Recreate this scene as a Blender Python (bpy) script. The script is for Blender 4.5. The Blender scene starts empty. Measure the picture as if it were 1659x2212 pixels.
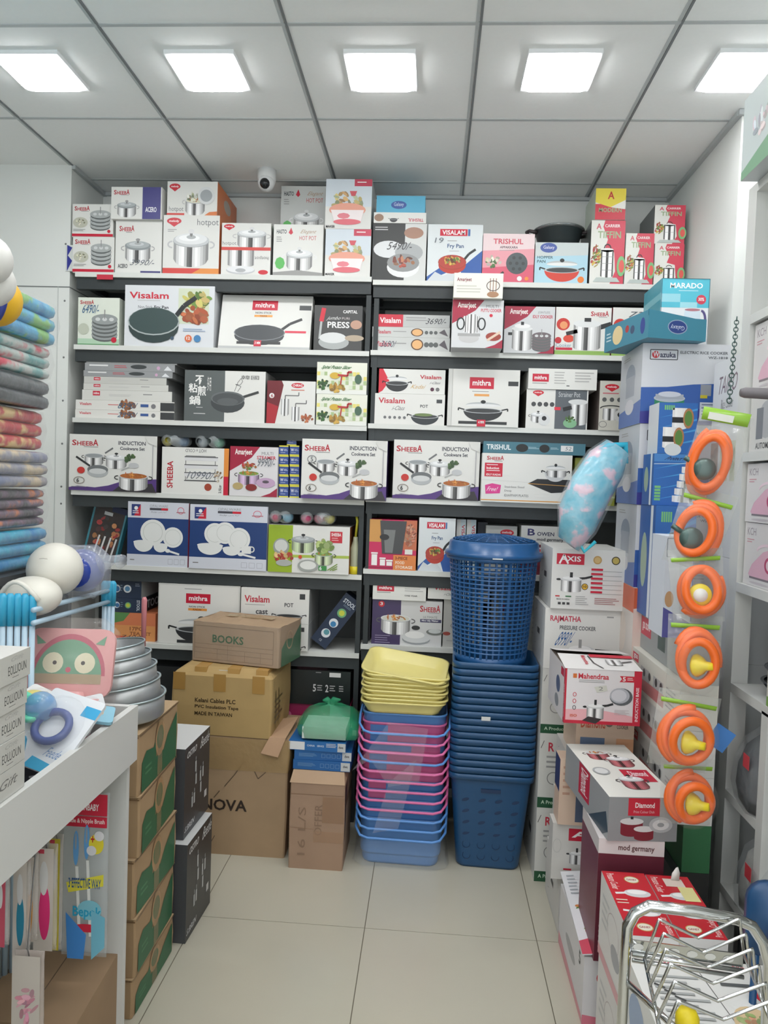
import bpy, math, random
from mathutils import Vector, Matrix
# ------------------------------------------------------------------ camera, world, light
scene = bpy.context.scene
F, YAW, PITCH, ROLL, CH = 1606.36, .0636, -.0388, .0348, 1.5683
def cam_axes():
    w = Vector((-math.sin(YAW)*math.cos(PITCH), math.cos(YAW)*math.cos(PITCH), math.sin(PITCH)))
    r = Vector((math.cos(YAW), math.sin(YAW), 0)); u = r.cross(w)
    c, s = math.cos(ROLL), math.sin(ROLL)
    return r*c+u*s, u*c-r*s, w
CR, CU, CW = cam_axes()
cd = bpy.data.cameras.new('camera'); cam = bpy.data.objects.new('camera', cd); scene.collection.objects.link(cam)
cd.sensor_fit = 'VERTICAL'; cd.sensor_height = 36; cd.lens = 36*F/2212; cd.clip_start = .02
cam.matrix_world = Matrix(((CR.x, CU.x, -CW.x, 0), (CR.y, CU.y, -CW.y, 0), (CR.z, CU.z, -CW.z, CH), (0, 0, 0, 1)))
scene.camera = cam
vs = scene.view_settings; vs.view_transform = 'Standard'; vs.look = 'None'; vs.gamma = 1; vs.exposure = 0.2
try: vs.use_curve_mapping = False
except Exception: pass
wd = bpy.data.worlds.new('world'); scene.world = wd; wd.use_nodes = True
wd.node_tree.nodes['Background'].inputs[0].default_value = (.93, .97, 1, 1)
wd.node_tree.nodes['Background'].inputs[1].default_value = 1.5
LAMP = 24.0        # brightness of the ceiling panels
CEIL = 2.979
def ray(x, y): return CW + CR*((x-829.5)/F) - CU*((y-1106)/F)
def atY(x, y, Y): d = ray(x, y); p = d*(Y/d.y); p.z += CH; return p
def atX(x, y, X): d = ray(x, y); p = d*(X/d.x); p.z += CH; return p
def atZ(x, y, Z): d = ray(x, y); p = d*((Z-CH)/d.z); p.z += CH; return p
# ------------------------------------------------------------------ materials
_M = {}
def lin(c): c /= 255; return c/12.92 if c <= .04045 else ((c+.055)/1.055)**2.4
def M(rgb, rough=.45, metal=0., alpha=1., name=None, noise=0, bump=0, scale=30, emit=0, trans=0, coat=0):
    if isinstance(rgb, str): rgb = tuple(int(rgb[i:i+2], 16) for i in (0, 2, 4))
    k = (rgb, rough, metal, alpha, noise, bump, scale, emit, trans, coat)
    if k in _M: return _M[k]
    m = bpy.data.materials.new(name or 'paint_%02x%02x%02x' % rgb); m.use_nodes = True
    nt = m.node_tree; b = nt.nodes['Principled BSDF']; c = tuple(lin(v) for v in rgb)+(1,)
    b.inputs['Base Color'].default_value = c; b.inputs['Roughness'].default_value = rough
    b.inputs['Metallic'].default_value = metal; b.inputs['Alpha'].default_value = alpha
    if trans: b.inputs['Transmission Weight'].default_value = trans
    if coat: b.inputs['Coat Weight'].default_value = coat; b.inputs['Coat Roughness'].default_value = .15
    if emit: b.inputs['Emission Color'].default_value = (1, 1, 1, 1); b.inputs['Emission Strength'].default_value = emit
    if noise or bump:
        tc = nt.nodes.new('ShaderNodeTexCoord'); n = nt.nodes.new('ShaderNodeTexNoise')
        n.inputs['Scale'].default_value = scale; n.inputs['Detail'].default_value = 4
        nt.links.new(tc.outputs['Object'], n.inputs['Vector'])
        if noise:
            mx = nt.nodes.new('ShaderNodeMix'); mx.data_type = 'RGBA'
            mx.inputs[6].default_value = tuple(v*(1-noise) for v in c[:3])+(1,); mx.inputs[7].default_value = tuple(min(1, v*(1+noise)) for v in c[:3])+(1,)
            nt.links.new(n.outputs['Fac'], mx.inputs[0]); nt.links.new(mx.outputs[2], b.inputs['Base Color'])
        if bump:
            bp = nt.nodes.new('ShaderNodeBump'); bp.inputs['Strength'].default_value = bump; bp.inputs['Distance'].default_value = .01
            nt.links.new(n.outputs['Fac'], bp.inputs['Height']); nt.links.new(bp.outputs[0], b.inputs['Normal'])
    m.diffuse_color = c; _M[k] = m; return m
def film(rgb=(225, 232, 235), alpha=.22, bump=.9, scale=18): return M(rgb, .12, 0, alpha, 'clear_film', 0, bump, scale, coat=1)
CARD = lambda rgb=(176, 142, 104): M(rgb, .8, 0, 1, 'cardboard', .12, .15, 9)
WHITE, GREYT, RED, BLACK = (222, 222, 218), (120, 120, 120), (196, 30, 58), (38, 40, 42)
def bmat(a, b, sc):
    m = bpy.data.materials.new('bedding_fabric'); m.use_nodes = True; nt = m.node_tree; p = nt.nodes['Principled BSDF']; p.inputs['Roughness'].default_value = .3; p.inputs['Coat Weight'].default_value = .6; p.inputs['Coat Roughness'].default_value = .2
    tc = nt.nodes.new('ShaderNodeTexCoord'); v = nt.nodes.new('ShaderNodeTexNoise'); v.inputs['Scale'].default_value = sc; v.inputs['Detail'].default_value = 3; cr = nt.nodes.new('ShaderNodeValToRGB'); cr.color_ramp.interpolation = 'EASE'
    cr.color_ramp.elements[0].position = .35; cr.color_ramp.elements[1].position = .62; cr.color_ramp.elements[0].color = tuple(lin(c) for c in a[0])+(1,); cr.color_ramp.elements[1].color = tuple(lin(c) for c in b)+(1,)
    if len(a) > 1: e = cr.color_ramp.elements.new(.5); e.color = tuple(lin(c) for c in a[1])+(1,)
    nt.links.new(tc.outputs['Object'], v.inputs['Vector']); nt.links.new(v.outputs[0], cr.inputs[0]); nt.links.new(cr.outputs[0], p.inputs['Base Color'])
    bp = nt.nodes.new('ShaderNodeBump'); bp.inputs['Strength'].default_value = .5; bp.inputs['Distance'].default_value = .02; nt.links.new(v.outputs[0], bp.inputs['Height']); nt.links.new(bp.outputs[0], p.inputs['Normal']); return m
# ------------------------------------------------------------------ mesh builder
class MB:
    def __init__(s): s.v = []; s.f = []; s.mi = []; s.sm = []; s.mats = []; s.T = None
    def mat(s, m):
        if not isinstance(m, bpy.types.Material): m = M(m)
        if m not in s.mats: s.mats.append(m)
        return s.mats.index(m)
    def add(s, vs_, fs, m, smooth=False):
        o = len(s.v); k = s.mat(m)
        for p in vs_:
            p = Vector(p); s.v.append(s.T @ p if s.T else p)
        for f in fs: s.f.append([o+i for i in f]); s.mi.append(k); s.sm.append(smooth)
        return s
    def box(s, a, b, m, skip=''):
        x0, y0, z0 = a; x1, y1, z1 = b
        V = [(x0, y0, z0), (x1, y0, z0), (x1, y1, z0), (x0, y1, z0), (x0, y0, z1), (x1, y0, z1), (x1, y1, z1), (x0, y1, z1)]
        FD = dict(d=(0, 3, 2, 1), u=(4, 5, 6, 7), f=(0, 1, 5, 4), r=(1, 2, 6, 5), b=(2, 3, 7, 6), l=(3, 0, 4, 7))
        if isinstance(m, dict):
            for k, fc in FD.items():
                if k not in skip: s.add([V[i] for i in fc], [(0, 1, 2, 3)], m.get(k, m['*']))
        else: s.add(V, [fc for k, fc in FD.items() if k not in skip], m)
        return s
    def tube(s, path, r, m, n=8, closed=False, cap=True):
        P = [Vector(p) for p in path]; N = len(P); rs = r if isinstance(r, (list, tuple)) else [r]*N
        vs_ = []; up = None
        for i in range(N):
            a = P[i-1] if (i > 0 or closed) else P[i]; b = P[(i+1) % N] if (i < N-1 or closed) else P[i]
            t = (b-a).normalized()
            if up is None:
                up = Vector((0, 0, 1)) if abs(t.z) < .9 else Vector((1, 0, 0))
            x = up.cross(t)
            if x.length < 1e-6: x = Vector((1, 0, 0))
            x.normalize(); y = t.cross(x); up = y
            for k in range(n):
                q = 2*math.pi*k/n; vs_.append(P[i]+(x*math.cos(q)+y*math.sin(q))*rs[i])
        fs = []
        for i in range(N if closed else N-1):
            j = (i+1) % N
            for k in range(n): fs.append((i*n+k, i*n+(k+1) % n, j*n+(k+1) % n, j*n+k))
        if cap and not closed: fs += [tuple(range(n))[::-1], tuple((N-1)*n+k for k in range(n))]
        return s.add(vs_, fs, m, True)
    def lathe(s, prof, m, n=32, c=(0, 0, 0), sx=1, sy=1):
        vs_ = []; fs = []
        for (r, z) in prof:
            for k in range(n):
                q = 2*math.pi*k/n; vs_.append((c[0]+r*math.cos(q)*sx, c[1]+r*math.sin(q)*sy, c[2]+z))
        for i in range(len(prof)-1):
            for k in range(n): fs.append((i*n+k, i*n+(k+1) % n, (i+1)*n+(k+1) % n, (i+1)*n+k))
        return s.add(vs_, fs, m, True)
    def loft(s, secs, m, cap0=True, cap1=False, smooth=True):
        n = len(secs[0]); vs_ = [p for q in secs for p in q]; fs = []
        for i in range(len(secs)-1):
            for k in range(n): fs.append((i*n+k, i*n+(k+1) % n, (i+1)*n+(k+1) % n, (i+1)*n+k))
        if cap0: fs.append(tuple(range(n))[::-1])
        if cap1: fs.append(tuple((len(secs)-1)*n+k for k in range(n)))
        return s.add(vs_, fs, m, smooth)
    def ball(s, c, r, m, n=20, sz=(1, 1, 1), jit=0, seed=1):
        rn = random.Random(seed); h = n//2; vs_ = []; fs = []
        for i in range(h+1):
            for k in range(n):
                a = math.pi*i/h; q = 2*math.pi*k/n; rr = r*(1+rn.uniform(-jit, jit)*(0 < i < h))
                vs_.append((c[0]+rr*sz[0]*math.sin(a)*math.cos(q), c[1]+rr*sz[1]*math.sin(a)*math.sin(q), c[2]+rr*sz[2]*math.cos(a)))
        for i in range(h):
            for k in range(n): fs.append((i*n+k, (i+1)*n+k, (i+1)*n+(k+1) % n, i*n+(k+1) % n))
        return s.add(vs_, fs, m, True)
    def build(s, name, parent=None, loc=None, rot=None, M4=None):
        me = bpy.data.meshes.new(name); me.from_pydata([tuple(p) for p in s.v], [], s.f)
        for m in s.mats: me.materials.append(m)
        me.polygons.foreach_set('material_index', s.mi); me.polygons.foreach_set('use_smooth', s.sm); me.update()
        o = bpy.data.objects.new(name, me); scene.collection.objects.link(o)
        if parent: o.parent = parent
        if loc is not None: o.location = loc
        if rot is not None: o.rotation_euler = rot
        if M4 is not None: o.matrix_world = M4
        return o
def tag(o, label, cat, group=None, kind=None):
    o['label'] = label
    if cat: o['category'] = cat
    if group: o['group'] = group
    if kind: o['kind'] = kind
    return o
def empty(name, loc, rot=(0, 0, 0)):
    o = bpy.data.objects.new(name, None); scene.collection.objects.link(o); o.location = loc; o.rotation_euler = rot
    o.empty_display_size = .05; return o
def struct(name, mb):
    o = mb.build(name); o['kind'] = 'structure'; return o
def rrect(w, d, r, z, cx=0, cy=0, n=4):
    P = []
    for (sx, sy, a0) in ((1, 1, 0), (-1, 1, 90), (-1, -1, 180), (1, -1, 270)):
        for i in range(n+1):
            a = math.radians(a0+90*i/n); P.append((cx+sx*(w/2-r)+r*math.cos(a), cy+sy*(d/2-r)+r*math.sin(a), z))
    return P
# ------------------------------------------------------------------ printing on faces
_T = {}
def glyphs(t, bold):
    k = (t, bold)
    if k not in _T:
        c = bpy.data.curves.new('t', 'FONT'); c.body = t; c.size = 1; c.resolution_u = 2; c.offset = .022 if bold else 0
        o = bpy.data.objects.new('t', c); scene.collection.objects.link(o); dg = bpy.context.evaluated_depsgraph_get()
        me = bpy.data.meshes.new_from_object(o.evaluated_get(dg))
        P = [(v.co.x, v.co.y) for v in me.vertices]; Fc = [tuple(p.vertices) for p in me.polygons]
        bpy.data.objects.remove(o); bpy.data.curves.remove(c); bpy.data.meshes.remove(me)
        if P:
            x0 = min(p[0] for p in P); x1 = max(p[0] for p in P); y0 = min(p[1] for p in P); y1 = max(p[1] for p in P)
            P = [((p[0]-x0)/(x1-x0+1e-9), (p[1]-y0)/(y1-y0+1e-9)) for p in P]
        _T[k] = (P, Fc)
    return _T[k]
class Art:   # u to the right, v DOWN, both 0..1 on the face
    def __init__(s, mb, O, U, V, w, h, L=None, r=(0, 0, 1, 1)):
        s.mb, s.O, s.U, s.V, s.w, s.h, s.r = mb, Vector(O), Vector(U), Vector(V), w, h, r
        s.N = s.U.cross(s.V).normalized(); s.L = L or [.0002]
    def sub(s, a, b, c, d):
        x0, y0, x1, y1 = s.r; W, H = x1-x0, y1-y0
        return Art(s.mb, s.O, s.U, s.V, s.w, s.h, s.L, (x0+a*W, y0+b*H, x0+c*W, y0+d*H))
    def pt(s, u, v):
        x0, y0, x1, y1 = s.r; u = x0+u*(x1-x0); v = y0+v*(y1-y0)
        return s.O+s.U*(u*s.w)+s.V*((1-v)*s.h)+s.N*s.L[0]
    def asp(s): x0, y0, x1, y1 = s.r; return (x1-x0)*s.w/((y1-y0)*s.h)
    def poly(s, P, c):
        s.L[0] += .00004; q = [s.pt(*p) for p in P]
        s.mb.add(q, [tuple(range(len(q)))[::-1]], mcol(c)); return s
    def rect(s, a, b, c, d, col): return s.poly([(a, b), (c, b), (c, d), (a, d)], col)
    def ell(s, u, v, ru, rv, c, a0=0, a1=360, n=20, rot=0):
        R = math.radians; P = []; k = s.asp(); cr, sr = math.cos(R(rot)), math.sin(R(rot))
        for i in range(n):
            a = R(a0+(a1-a0)*i/(n if a1-a0 == 360 else n-1)); x, y = ru*k*math.cos(a), rv*math.sin(a)
            P.append((u+(x*cr-y*sr)/k, v+x*sr+y*cr))
        return s.poly(P, c)
    def circ(s, u, v, r, c, n=16): return s.ell(u, v, r/s.asp(), r, c, n=n)
    def line(s, P, t, c):
        s.L[0] += .00004; k = s.asp(); m = mcol(c)
        for a, b in zip(P, P[1:]):
            dx, dy = (b[0]-a[0])*k, b[1]-a[1]; l = math.hypot(dx, dy) or 1; nx, ny = -dy/l*t/2/k, dx/l*t/2
            q = [s.pt(a[0]+nx, a[1]+ny), s.pt(b[0]+nx, b[1]+ny), s.pt(b[0]-nx, b[1]-ny), s.pt(a[0]-nx, a[1]-ny)]
            s.mb.add(q, [(3, 2, 1, 0)], m)
        return s
    def ring(s, u, v, ru, rv, t, c, a0=0, a1=360, n=20):
        return s.line([(u+ru*math.cos(math.radians(a0+(a1-a0)*i/n)), v+rv*math.sin(math.radians(a0+(a1-a0)*i/n))) for i in range(n+1)], t, c)
    def frame(s, a, b, c, d, t, col): return s.line([(a, b), (c, b), (c, d), (a, d), (a, b)], t, col)
    def text(s, t, a, b, c, d, col, bold=False, rot=0, shear=0):
        P, Fc = glyphs(t, bold)
        if not P: return s
        s.L[0] += .00004; q = []
        for (x, y) in P:
            x = x+shear*(y-.5)
            if rot == 90: x, y = 1-y, x       # reads upwards
            elif rot == -90: x, y = y, 1-x
            elif rot == 180: x, y = 1-x, 1-y
            q.append(s.pt(a+(c-a)*x, d-(d-b)*y))
        s.mb.add(q, Fc, mcol(col)); return s
    def lines(s, a, b, c, d, n=4, col=(150, 150, 150), seed=0, t=None):
        rn = random.Random(seed+int(a*97+b*31)); h = (d-b)/n; t = t or h*.38
        for i in range(n): s.rect(a, b+i*h, a+(c-a)*rn.uniform(.7, 1), b+i*h+t, col)
        return s
def mcol(c): return c if isinstance(c, bpy.types.Material) else M(tuple(c) if not isinstance(c, str) else c, .4)
ST = [150, 205, 235, 245, 190, 90, 70, 215, 240, 225, 200, 170, 130]
def steel(a, bot=.12, top=.0, tint=(1, 1, 1), ks=ST):     # a round metal side, printed
    n = len(ks)
    for i, g in enumerate(ks):
        x0, x1 = i/n, (i+1)/n
        f = lambda x: math.sqrt(max(0, 1-(2*x-1)**2))
        a.L[0] -= .00004
        a.poly([(x0, top*f(x0)), (x1, top*f(x1)), (x1, 1-bot+bot*f(x1)), (x0, 1-bot+bot*f(x0))], tuple(int(g*t) for t in tint))
    a.L[0] += .00004; return a
def m_pot(a, lid=1, knob=BLACK, tint=(1, 1, 1), hnd=BLACK, inside=None, glass=False):
    for sx in (-1, 1): a.ring(.5+sx*.40, .5, .09, .07, .035, hnd, -90 if sx > 0 else 90, 90 if sx > 0 else 270, 8)
    steel(a.sub(.13, .42, .87, 1), .30, .0, tint)
    a.ell(.5, .43, .385, .13, (150, 154, 156))
    if lid:
        a.ell(.5, .40, .385, .15, (192, 195, 197) if not glass else (140, 146, 148)); a.ell(.5, .37, .34, .125, (222, 224, 225) if not glass else (168, 174, 176)); a.ell(.46, .35, .22, .07, (238, 239, 240) if not glass else (196, 200, 202)); a.ell(.5, .33, .1, .045, (170, 173, 175)); a.ell(.5, .27, .03, .05, (120, 120, 120)); a.ell(.5, .2, .065, .05, knob)
    else:
        a.ell(.5, .42, .385, .125, (216, 218, 219)); a.ell(.5, .425, .35, .105, inside or (150, 155, 158))
        if inside: m_food(a.sub(.18, .32, .82, .52), [(214, 120, 40), (230, 150, 60), (200, 100, 30)], 9)
def m_saucepan(a, knob=BLACK):
    a.line([(.75, .35), (1.0, .08)], .08, (110, 112, 114)); m_pot(a.sub(0, .1, .8, 1), 0)
def m_food(a, pal, n=14, seed=3, r=.16):
    rn = random.Random(seed); r *= .72
    for i in range(int(n*1.7)):
        q = rn.uniform(0, 6.28); d = math.sqrt(rn.random())*.38; c = pal[i % len(pal)]; k = rn.uniform(.8, 1.12); g = sum(c)/3
        c = tuple(int(max(0, min(255, (v*.8+g*.2)*k))/8)*8 for v in c)
        a.ell(.5+d*math.cos(q), .5+d*math.sin(q)*.9, r*rn.uniform(.5, 1.1), r*rn.uniform(.5, 1.1), c, n=8, rot=rn.uniform(0, 90))
def m_pan(a, col=(45, 62, 62), rim=(190, 195, 195), inner=None, flip=False, food=False, hang=0):
    f = (lambda u: 1-u) if flip else (lambda u: u)
    a.line([(f(.66), .5), (f(.8), .26), (f(.97), .1)], .085, (40, 44, 46)); a.ell(f(.37), .66, .36, .3, col); a.ell(f(.37), .56, .37, .26, rim); a.ell(f(.37), .55, .355, .245, inner or tuple(int(c*.9+12) for c in col))
    if food: m_food(a.sub(.1, .32, .64, .72), [(214, 160, 50), (120, 60, 30), (90, 130, 50), (226, 190, 90)], 22)
def m_kadai(a, col=(45, 47, 50), lid=True):
    for sx in (-1, 1): a.line([(.5+sx*.36, .52), (.5+sx*.48, .46), (.5+sx*.48, .56)], .05, BLACK)
    a.ell(.5, .55, .38, .42, col, 0, 180); a.ell(.5, .55, .38, .11, (180, 184, 186)); a.ell(.5, .55, .34, .085, (60, 62, 64))
    if lid: a.ell(.5, .34, .34, .13, (180, 184, 186), 180, 360); a.ell(.5, .34, .34, .06, (225, 226, 226)); a.ell(.5, .2, .05, .07, BLACK)
def m_stack(a, n=4, col=(168, 172, 172)):       # steamer plates
    for i in range(n)[::-1]:
        v = .25+.62*i/n; a.ell(.5, v+.12, .46, .17, (96, 100, 100)); a.ell(.5, v+.06, .48, .17, col)
        for k in range(3): a.ell(.25+.25*k, v+.06, .09, .06, (205, 208, 208), n=10)
    a.line([(.5, .0), (.5, .3)], .03, (140, 140, 140))
def m_tiffin(a, n=4):
    a.ring(.5, .16, .2, .13, .03, BLACK, 180, 360); a.ell(.5, .2, .38, .06, (225, 225, 225)); steel(a.sub(.12, .2, .88, 1), .05, 0, ks=[60, 235, 250, 245, 70, 60, 240, 250, 235, 60])
    for i in range(1, n): a.line([(.12, .2+.78*i/n), (.88, .2+.78*i/n)], .012, (120, 120, 120))
def m_cooker(a):         # pressure cooker, long handle to the right
    a.line([(.6, .36), (.8, .33), (1, .24)], .1, BLACK); a.ell(.08, .42, .07, .05, BLACK); steel(a.sub(.14, .4, .7, 1), .1); a.ell(.42, .4, .3, .09, (205, 207, 208)); a.ell(.42, .35, .24, .08, (232, 233, 233)); a.rect(.38, .08, .46, .32, BLACK)
def m_iron(a):
    a.poly([(0, .85), (.12, .6), (.5, .25), (.92, .1), (1, .3), (.95, .8), (.6, .95), (.1, .95)], (222, 178, 196)); a.ell(.72, .55, .16, .2, (186, 70, 110)); a.ell(.72, .55, .1, .13, (232, 210, 220)); a.ring(.62, .28, .34, .2, .07, (236, 214, 224), 190, 340); a.rect(.05, .9, .95, .95, (130, 120, 125))
def m_logo(a, txt, bg=RED, fg=(240, 240, 240)): a.rect(0, 0, 1, 1, bg); a.text(txt, .12, .22, .88, .72, fg, True)
def m_melody(a): a.ell(.5, .38, .5, .36, (200, 40, 55)); a.poly([(.05, .5), (.95, .5), (.5, 1)], (200, 40, 55)); a.text('melody', .16, .25, .84, .55, (245, 235, 235), True)
def sheeba(a, u0, v0, u1, v1): a.text('S', u0, v0, u0+(u1-u0)*.17, v1, (178, 24, 44), True); a.text('HEEB', u0+(u1-u0)*.19, v0+(v1-v0)*.22, u0+(u1-u0)*.8, v1, (178, 24, 44), True); a.text('A', u0+(u1-u0)*.8, v0-(v1-v0)*.15, u1, v1, (178, 24, 44), True); a.lines(u0+(u1-u0)*.45, v1+.015, u1, v1+.04, 1, GREYT)
def hand(a, t, u0, v0, u1, v1, col=(104, 110, 118), sh=.12):
    mu, mv = (u0+u1)/2, (v0+v1)/2; a.text(t, mu+(u0-mu)*.85, mv+(v0-mv)*.75, mu+(u1-mu)*.85, mv+(v1-mv)*.75, col, False, 0, sh)
# ------------------------------------------------------------------ cartons
def carton(name, label, cat, P, w, d, h, yaw=0, art=None, left=None, right=None, top=None, col=WHITE, sides=None, group=None, M4=None, hollow=False, rough=.45):
    """box with its front-left-bottom corner at P, yaw degrees about that corner"""
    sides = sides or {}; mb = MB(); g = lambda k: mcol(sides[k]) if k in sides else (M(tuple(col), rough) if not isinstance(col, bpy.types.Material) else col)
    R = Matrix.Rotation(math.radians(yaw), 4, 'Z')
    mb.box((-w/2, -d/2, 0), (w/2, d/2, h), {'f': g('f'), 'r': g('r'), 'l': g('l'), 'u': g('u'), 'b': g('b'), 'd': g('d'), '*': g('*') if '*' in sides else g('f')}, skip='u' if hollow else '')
    if art: art(Art(mb, (-w/2, -d/2, 0), (1, 0, 0), (0, 0, 1), w, h))
    if left: left(Art(mb, (-w/2, d/2, 0), (0, -1, 0), (0, 0, 1), d, h))
    if right: right(Art(mb, (w/2, -d/2, 0), (0, 1, 0), (0, 0, 1), d, h))
    if top: top(Art(mb, (-w/2, -d/2, h), (1, 0, 0), (0, 1, 0), w, d))
    T = Matrix.Translation(Vector(P)) @ R @ Matrix.Translation((w/2, d/2, 0))
    o = mb.build(name, M4=M4 @ Matrix.Translation((w/2, d/2, 0)) if M4 is not None else T)
    tag(o, label, cat, group)
    return o, (P[2] if not hasattr(P, 'z') else P.z)+h
def sb(name, label, x0, x1, yt, yb, Y, base, D=.28, art=None, cat='box', dx=.0, **k):
    """carton whose front stands at depth Y, from its edges in the picture; base = height it stands on"""
    ym = (yt+yb)/2; a = atY(x0, ym, Y); b = atY(x1, ym, Y)
    zt = atY((x0+x1)/2, yt, Y).z; zb = atY((x0+x1)/2, yb, Y).z if base is None else base
    return carton(name, label, cat, (a.x+.0008, Y, zb), b.x-a.x-.0016, D, zt-zb, art=art, **k)[1]
# ------------------------------------------------------------------ the room
YB, XL, XR = 3.705, -1.708, 1.083
wallm = M((222, 225, 222), .6, 0, 1, 'painted_wall', .02, .02, 6)
tile = M((188, 184, 168), .22, 0, 1, 'floor_tile', .05, 0, 3); grout = M((104, 98, 84), .8)
mb = MB(); mb.box((-2.7, -2.6, -.05), (1.9, 3.8, -.002), grout)
for i in range(-5, 5):
    for j in range(-9, 4):
        x0 = -.1798+.6*i; y0 = 2.5554+.6*j; mb.box((x0+.0015, y0+.0015, -.002), (min(x0+.5985, 1.9), min(y0+.5985, 3.8), 0), tile)
struct('floor', mb)
mb = MB(); ctile = M((236, 238, 237), .7, 0, 1, 'ceiling_tile', .015, .05, 60); crun = M((112, 117, 120), .5); ccross = M((180, 185, 186), .6)
mb.box((-2.7, -2.6, CEIL), (1.9, 3.8, CEIL+.05), ctile)
for i in range(-3, 6):
    x = -1.1045+.6*i; mb.box((x-.0038, -2.6, CEIL-.003), (x+.0038, YB, CEIL), crun)
    mb.box((x-.016, -2.6, CEIL-.002), (x-.006, YB, CEIL), ccross)
for j in range(-8, 3):
    y = 2.3341+.6*j; mb.box((-2.7, y-.007, CEIL-.0025), (1.9, y+.007, CEIL), ccross)
struct('ceiling', mb)
struct('wall_back', MB().box((XL-.05, YB, 0), (XR+.05, YB+.08, CEIL), wallm))
jm = M((120, 124, 124), .7)
mb = MB().box((-2.6, 3.374, 0), (XL, 3.8, CEIL), wallm); zj = atY(100, 619, 3.374).z
mb.box((-2.6, 3.3725, zj-.003), (XL+.001, 3.3745, zj+.002), jm); mb.box((XL, 3.374, zj-.003), (XL+.0015, 3.7, zj+.001), jm)
mb.box((XL-.055, 3.3722, .0), (XL-.052, 3.3742, zj), M((186, 190, 188), .7))
for z in (2.62, 2.36, 2.1, 1.9, 1.7, 1.5, 1.42): mb.ball((XL-.022, 3.374, z), .005, (110, 112, 112), 8, (1, .3, 1))
struct('wall_left_return', mb)
struct('wall_left', MB().box((-2.7, -2.6, 0), (-2.6, 3.8, CEIL), wallm))
mb = MB().box((XR, 2.86, 0), (1.9, 3.8, CEIL), wallm)
struct('wall_right_return', mb)
struct('wall_right', MB().box((1.45, -2.6, 0), (1.6, 2.86, CEIL), wallm))
struct('trim_1', MB().box((XR-.018, 2.86, CEIL-.018), (XR, YB, CEIL-.001), ccross).box((XL, 3.374, CEIL-.018), (XL+.018, YB, CEIL-.001), ccross).box((XL, YB-.018, CEIL-.016), (XR, YB, CEIL-.001), ccross).box((XR-.015, 2.845, CEIL-.02), (1.45, 2.86, CEIL-.001), ccross))
# ceiling lamps
pt = ['left-most in view, over the bedding stack', 'second from the left', 'middle one, above the centre of the shelves', 'fourth, right of the middle ceiling seam', 'right-most, cut by the frame above the iron boxes']
k = 0
for j, y in enumerate((2.585, 1.385, .185, -1.015)):
    for i in range(5):
        x = -1.4245+.6*i; r = empty('ceiling_light', (x, y, CEIL-.006))
        MB().box((-.118, -.118, -.008), (.118, .118, .006), (235, 238, 240)).build('frame', r)
        MB().loft([rrect(.222, .222, .03, -.009), rrect(.22, .22, .03, -.014)], M((255, 255, 255), .5, emit=LAMP), True, True).build('diffuser', r)
        if j == 0: tag(r, 'square white ceiling light panel, ' + pt[i], 'ceiling light', 'ceiling lights')
        else: tag(r, 'square white ceiling light panel, %s in the %s row behind the camera' % (['leftmost', 'second from left', 'middle', 'second from right', 'rightmost'][i], ['', 'first', 'second', 'third'][j]), 'ceiling light', 'ceiling lights behind')
c = atZ(577, 368, CEIL); r = empty('security_camera', (c.x, c.y, CEIL))
MB().lathe([(0, -.0), (.042, 0), (.042, -.04), (.036, -.062), (0, -.062)], (225, 226, 226), 24).build('housing', r)
sh = MB().ball((0, -.012, -.062), .038, (222, 223, 224), 20).build('ball_shell', r)
MB().ball((0, -.034, -.072), .024, M((25, 27, 30), .1), 16).build('lens', sh)
tag(r, 'small white dome security camera with black lens on the ceiling', 'camera')
# ------------------------------------------------------------------ back shelving
SY = 3.35
ZL = [2.488, 2.157, 1.822, 1.487, 1.147, .787, .43]; ZR = [2.475, 2.163, 1.835, 1.503, 1.177, .832, .43]
dk = M((48, 54, 56), .5, 0, 1, 'dark_steel', .1); bw = M((214, 216, 212), .5, 0, 1, 'white_board', .05, .05, 8)
def bay(label, x0, x1, zs, ups, cu):
    r = empty('shelving_unit', ((x0+x1)/2, 3.5, 0)); T = Matrix.Translation((-(x0+x1)/2, -3.5, 0))
    def b(n, *bs):
        m = MB(); m.T = T
        for a in bs: m.box(*a)
        m.build(n, r)
    for z in zs:
        b('shelf', ((x0+.002, SY, z-.022), (x1-.002, 3.69, z), bw)); b('beam', ((x0+.004, SY+.012, z-.075), (x1-.004, SY+.04, z-.0225), dk), ((x0+.004, 3.64, z-.06), (x1-.004, 3.67, z-.0225), dk), ((x0+.004, SY+.04, z-.05), (x0+.03, 3.64, z-.0225), dk), ((x1-.03, SY+.04, z-.05), (x1-.004, 3.64, z-.0225), dk))
    for x in ups[cu:cu+1]: b('upright', ((x-.011, 3.36, 0), (x+.011, 3.40, zs[0]-.08), dk))
    for x in ups: b('rear_upright', ((x-.016, 3.66, 0), (x+.016, 3.69, zs[0]-.03), dk))
    b('back_panel', ((x0+.02, 3.692, .05), (x1-.02, 3.702, 2.40), M((104, 107, 106), .7)))
    tag(r, label, 'shelf', 'back wall shelving')
bay('left bay of the dark steel shelving with white boards on the back wall', XL+.035, -.303, ZL, (XL+.055, -.3155), 1)
bay('right bay of the dark steel shelving with white boards on the back wall', -.301, XR-.005, ZR, (-.28, XR-.03), 0)
o = MB().box((-.0, 0, 0), (.075, .003, .022), (196, 44, 66)).build('price_sticker', loc=(atY(210, 595, SY).x, SY-.0035, ZL[0]-.034)); tag(o, 'red sticker on the edge of the topmost shelf, lower left', 'sticker')
p = atY(146, 556, 3.36)
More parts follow.
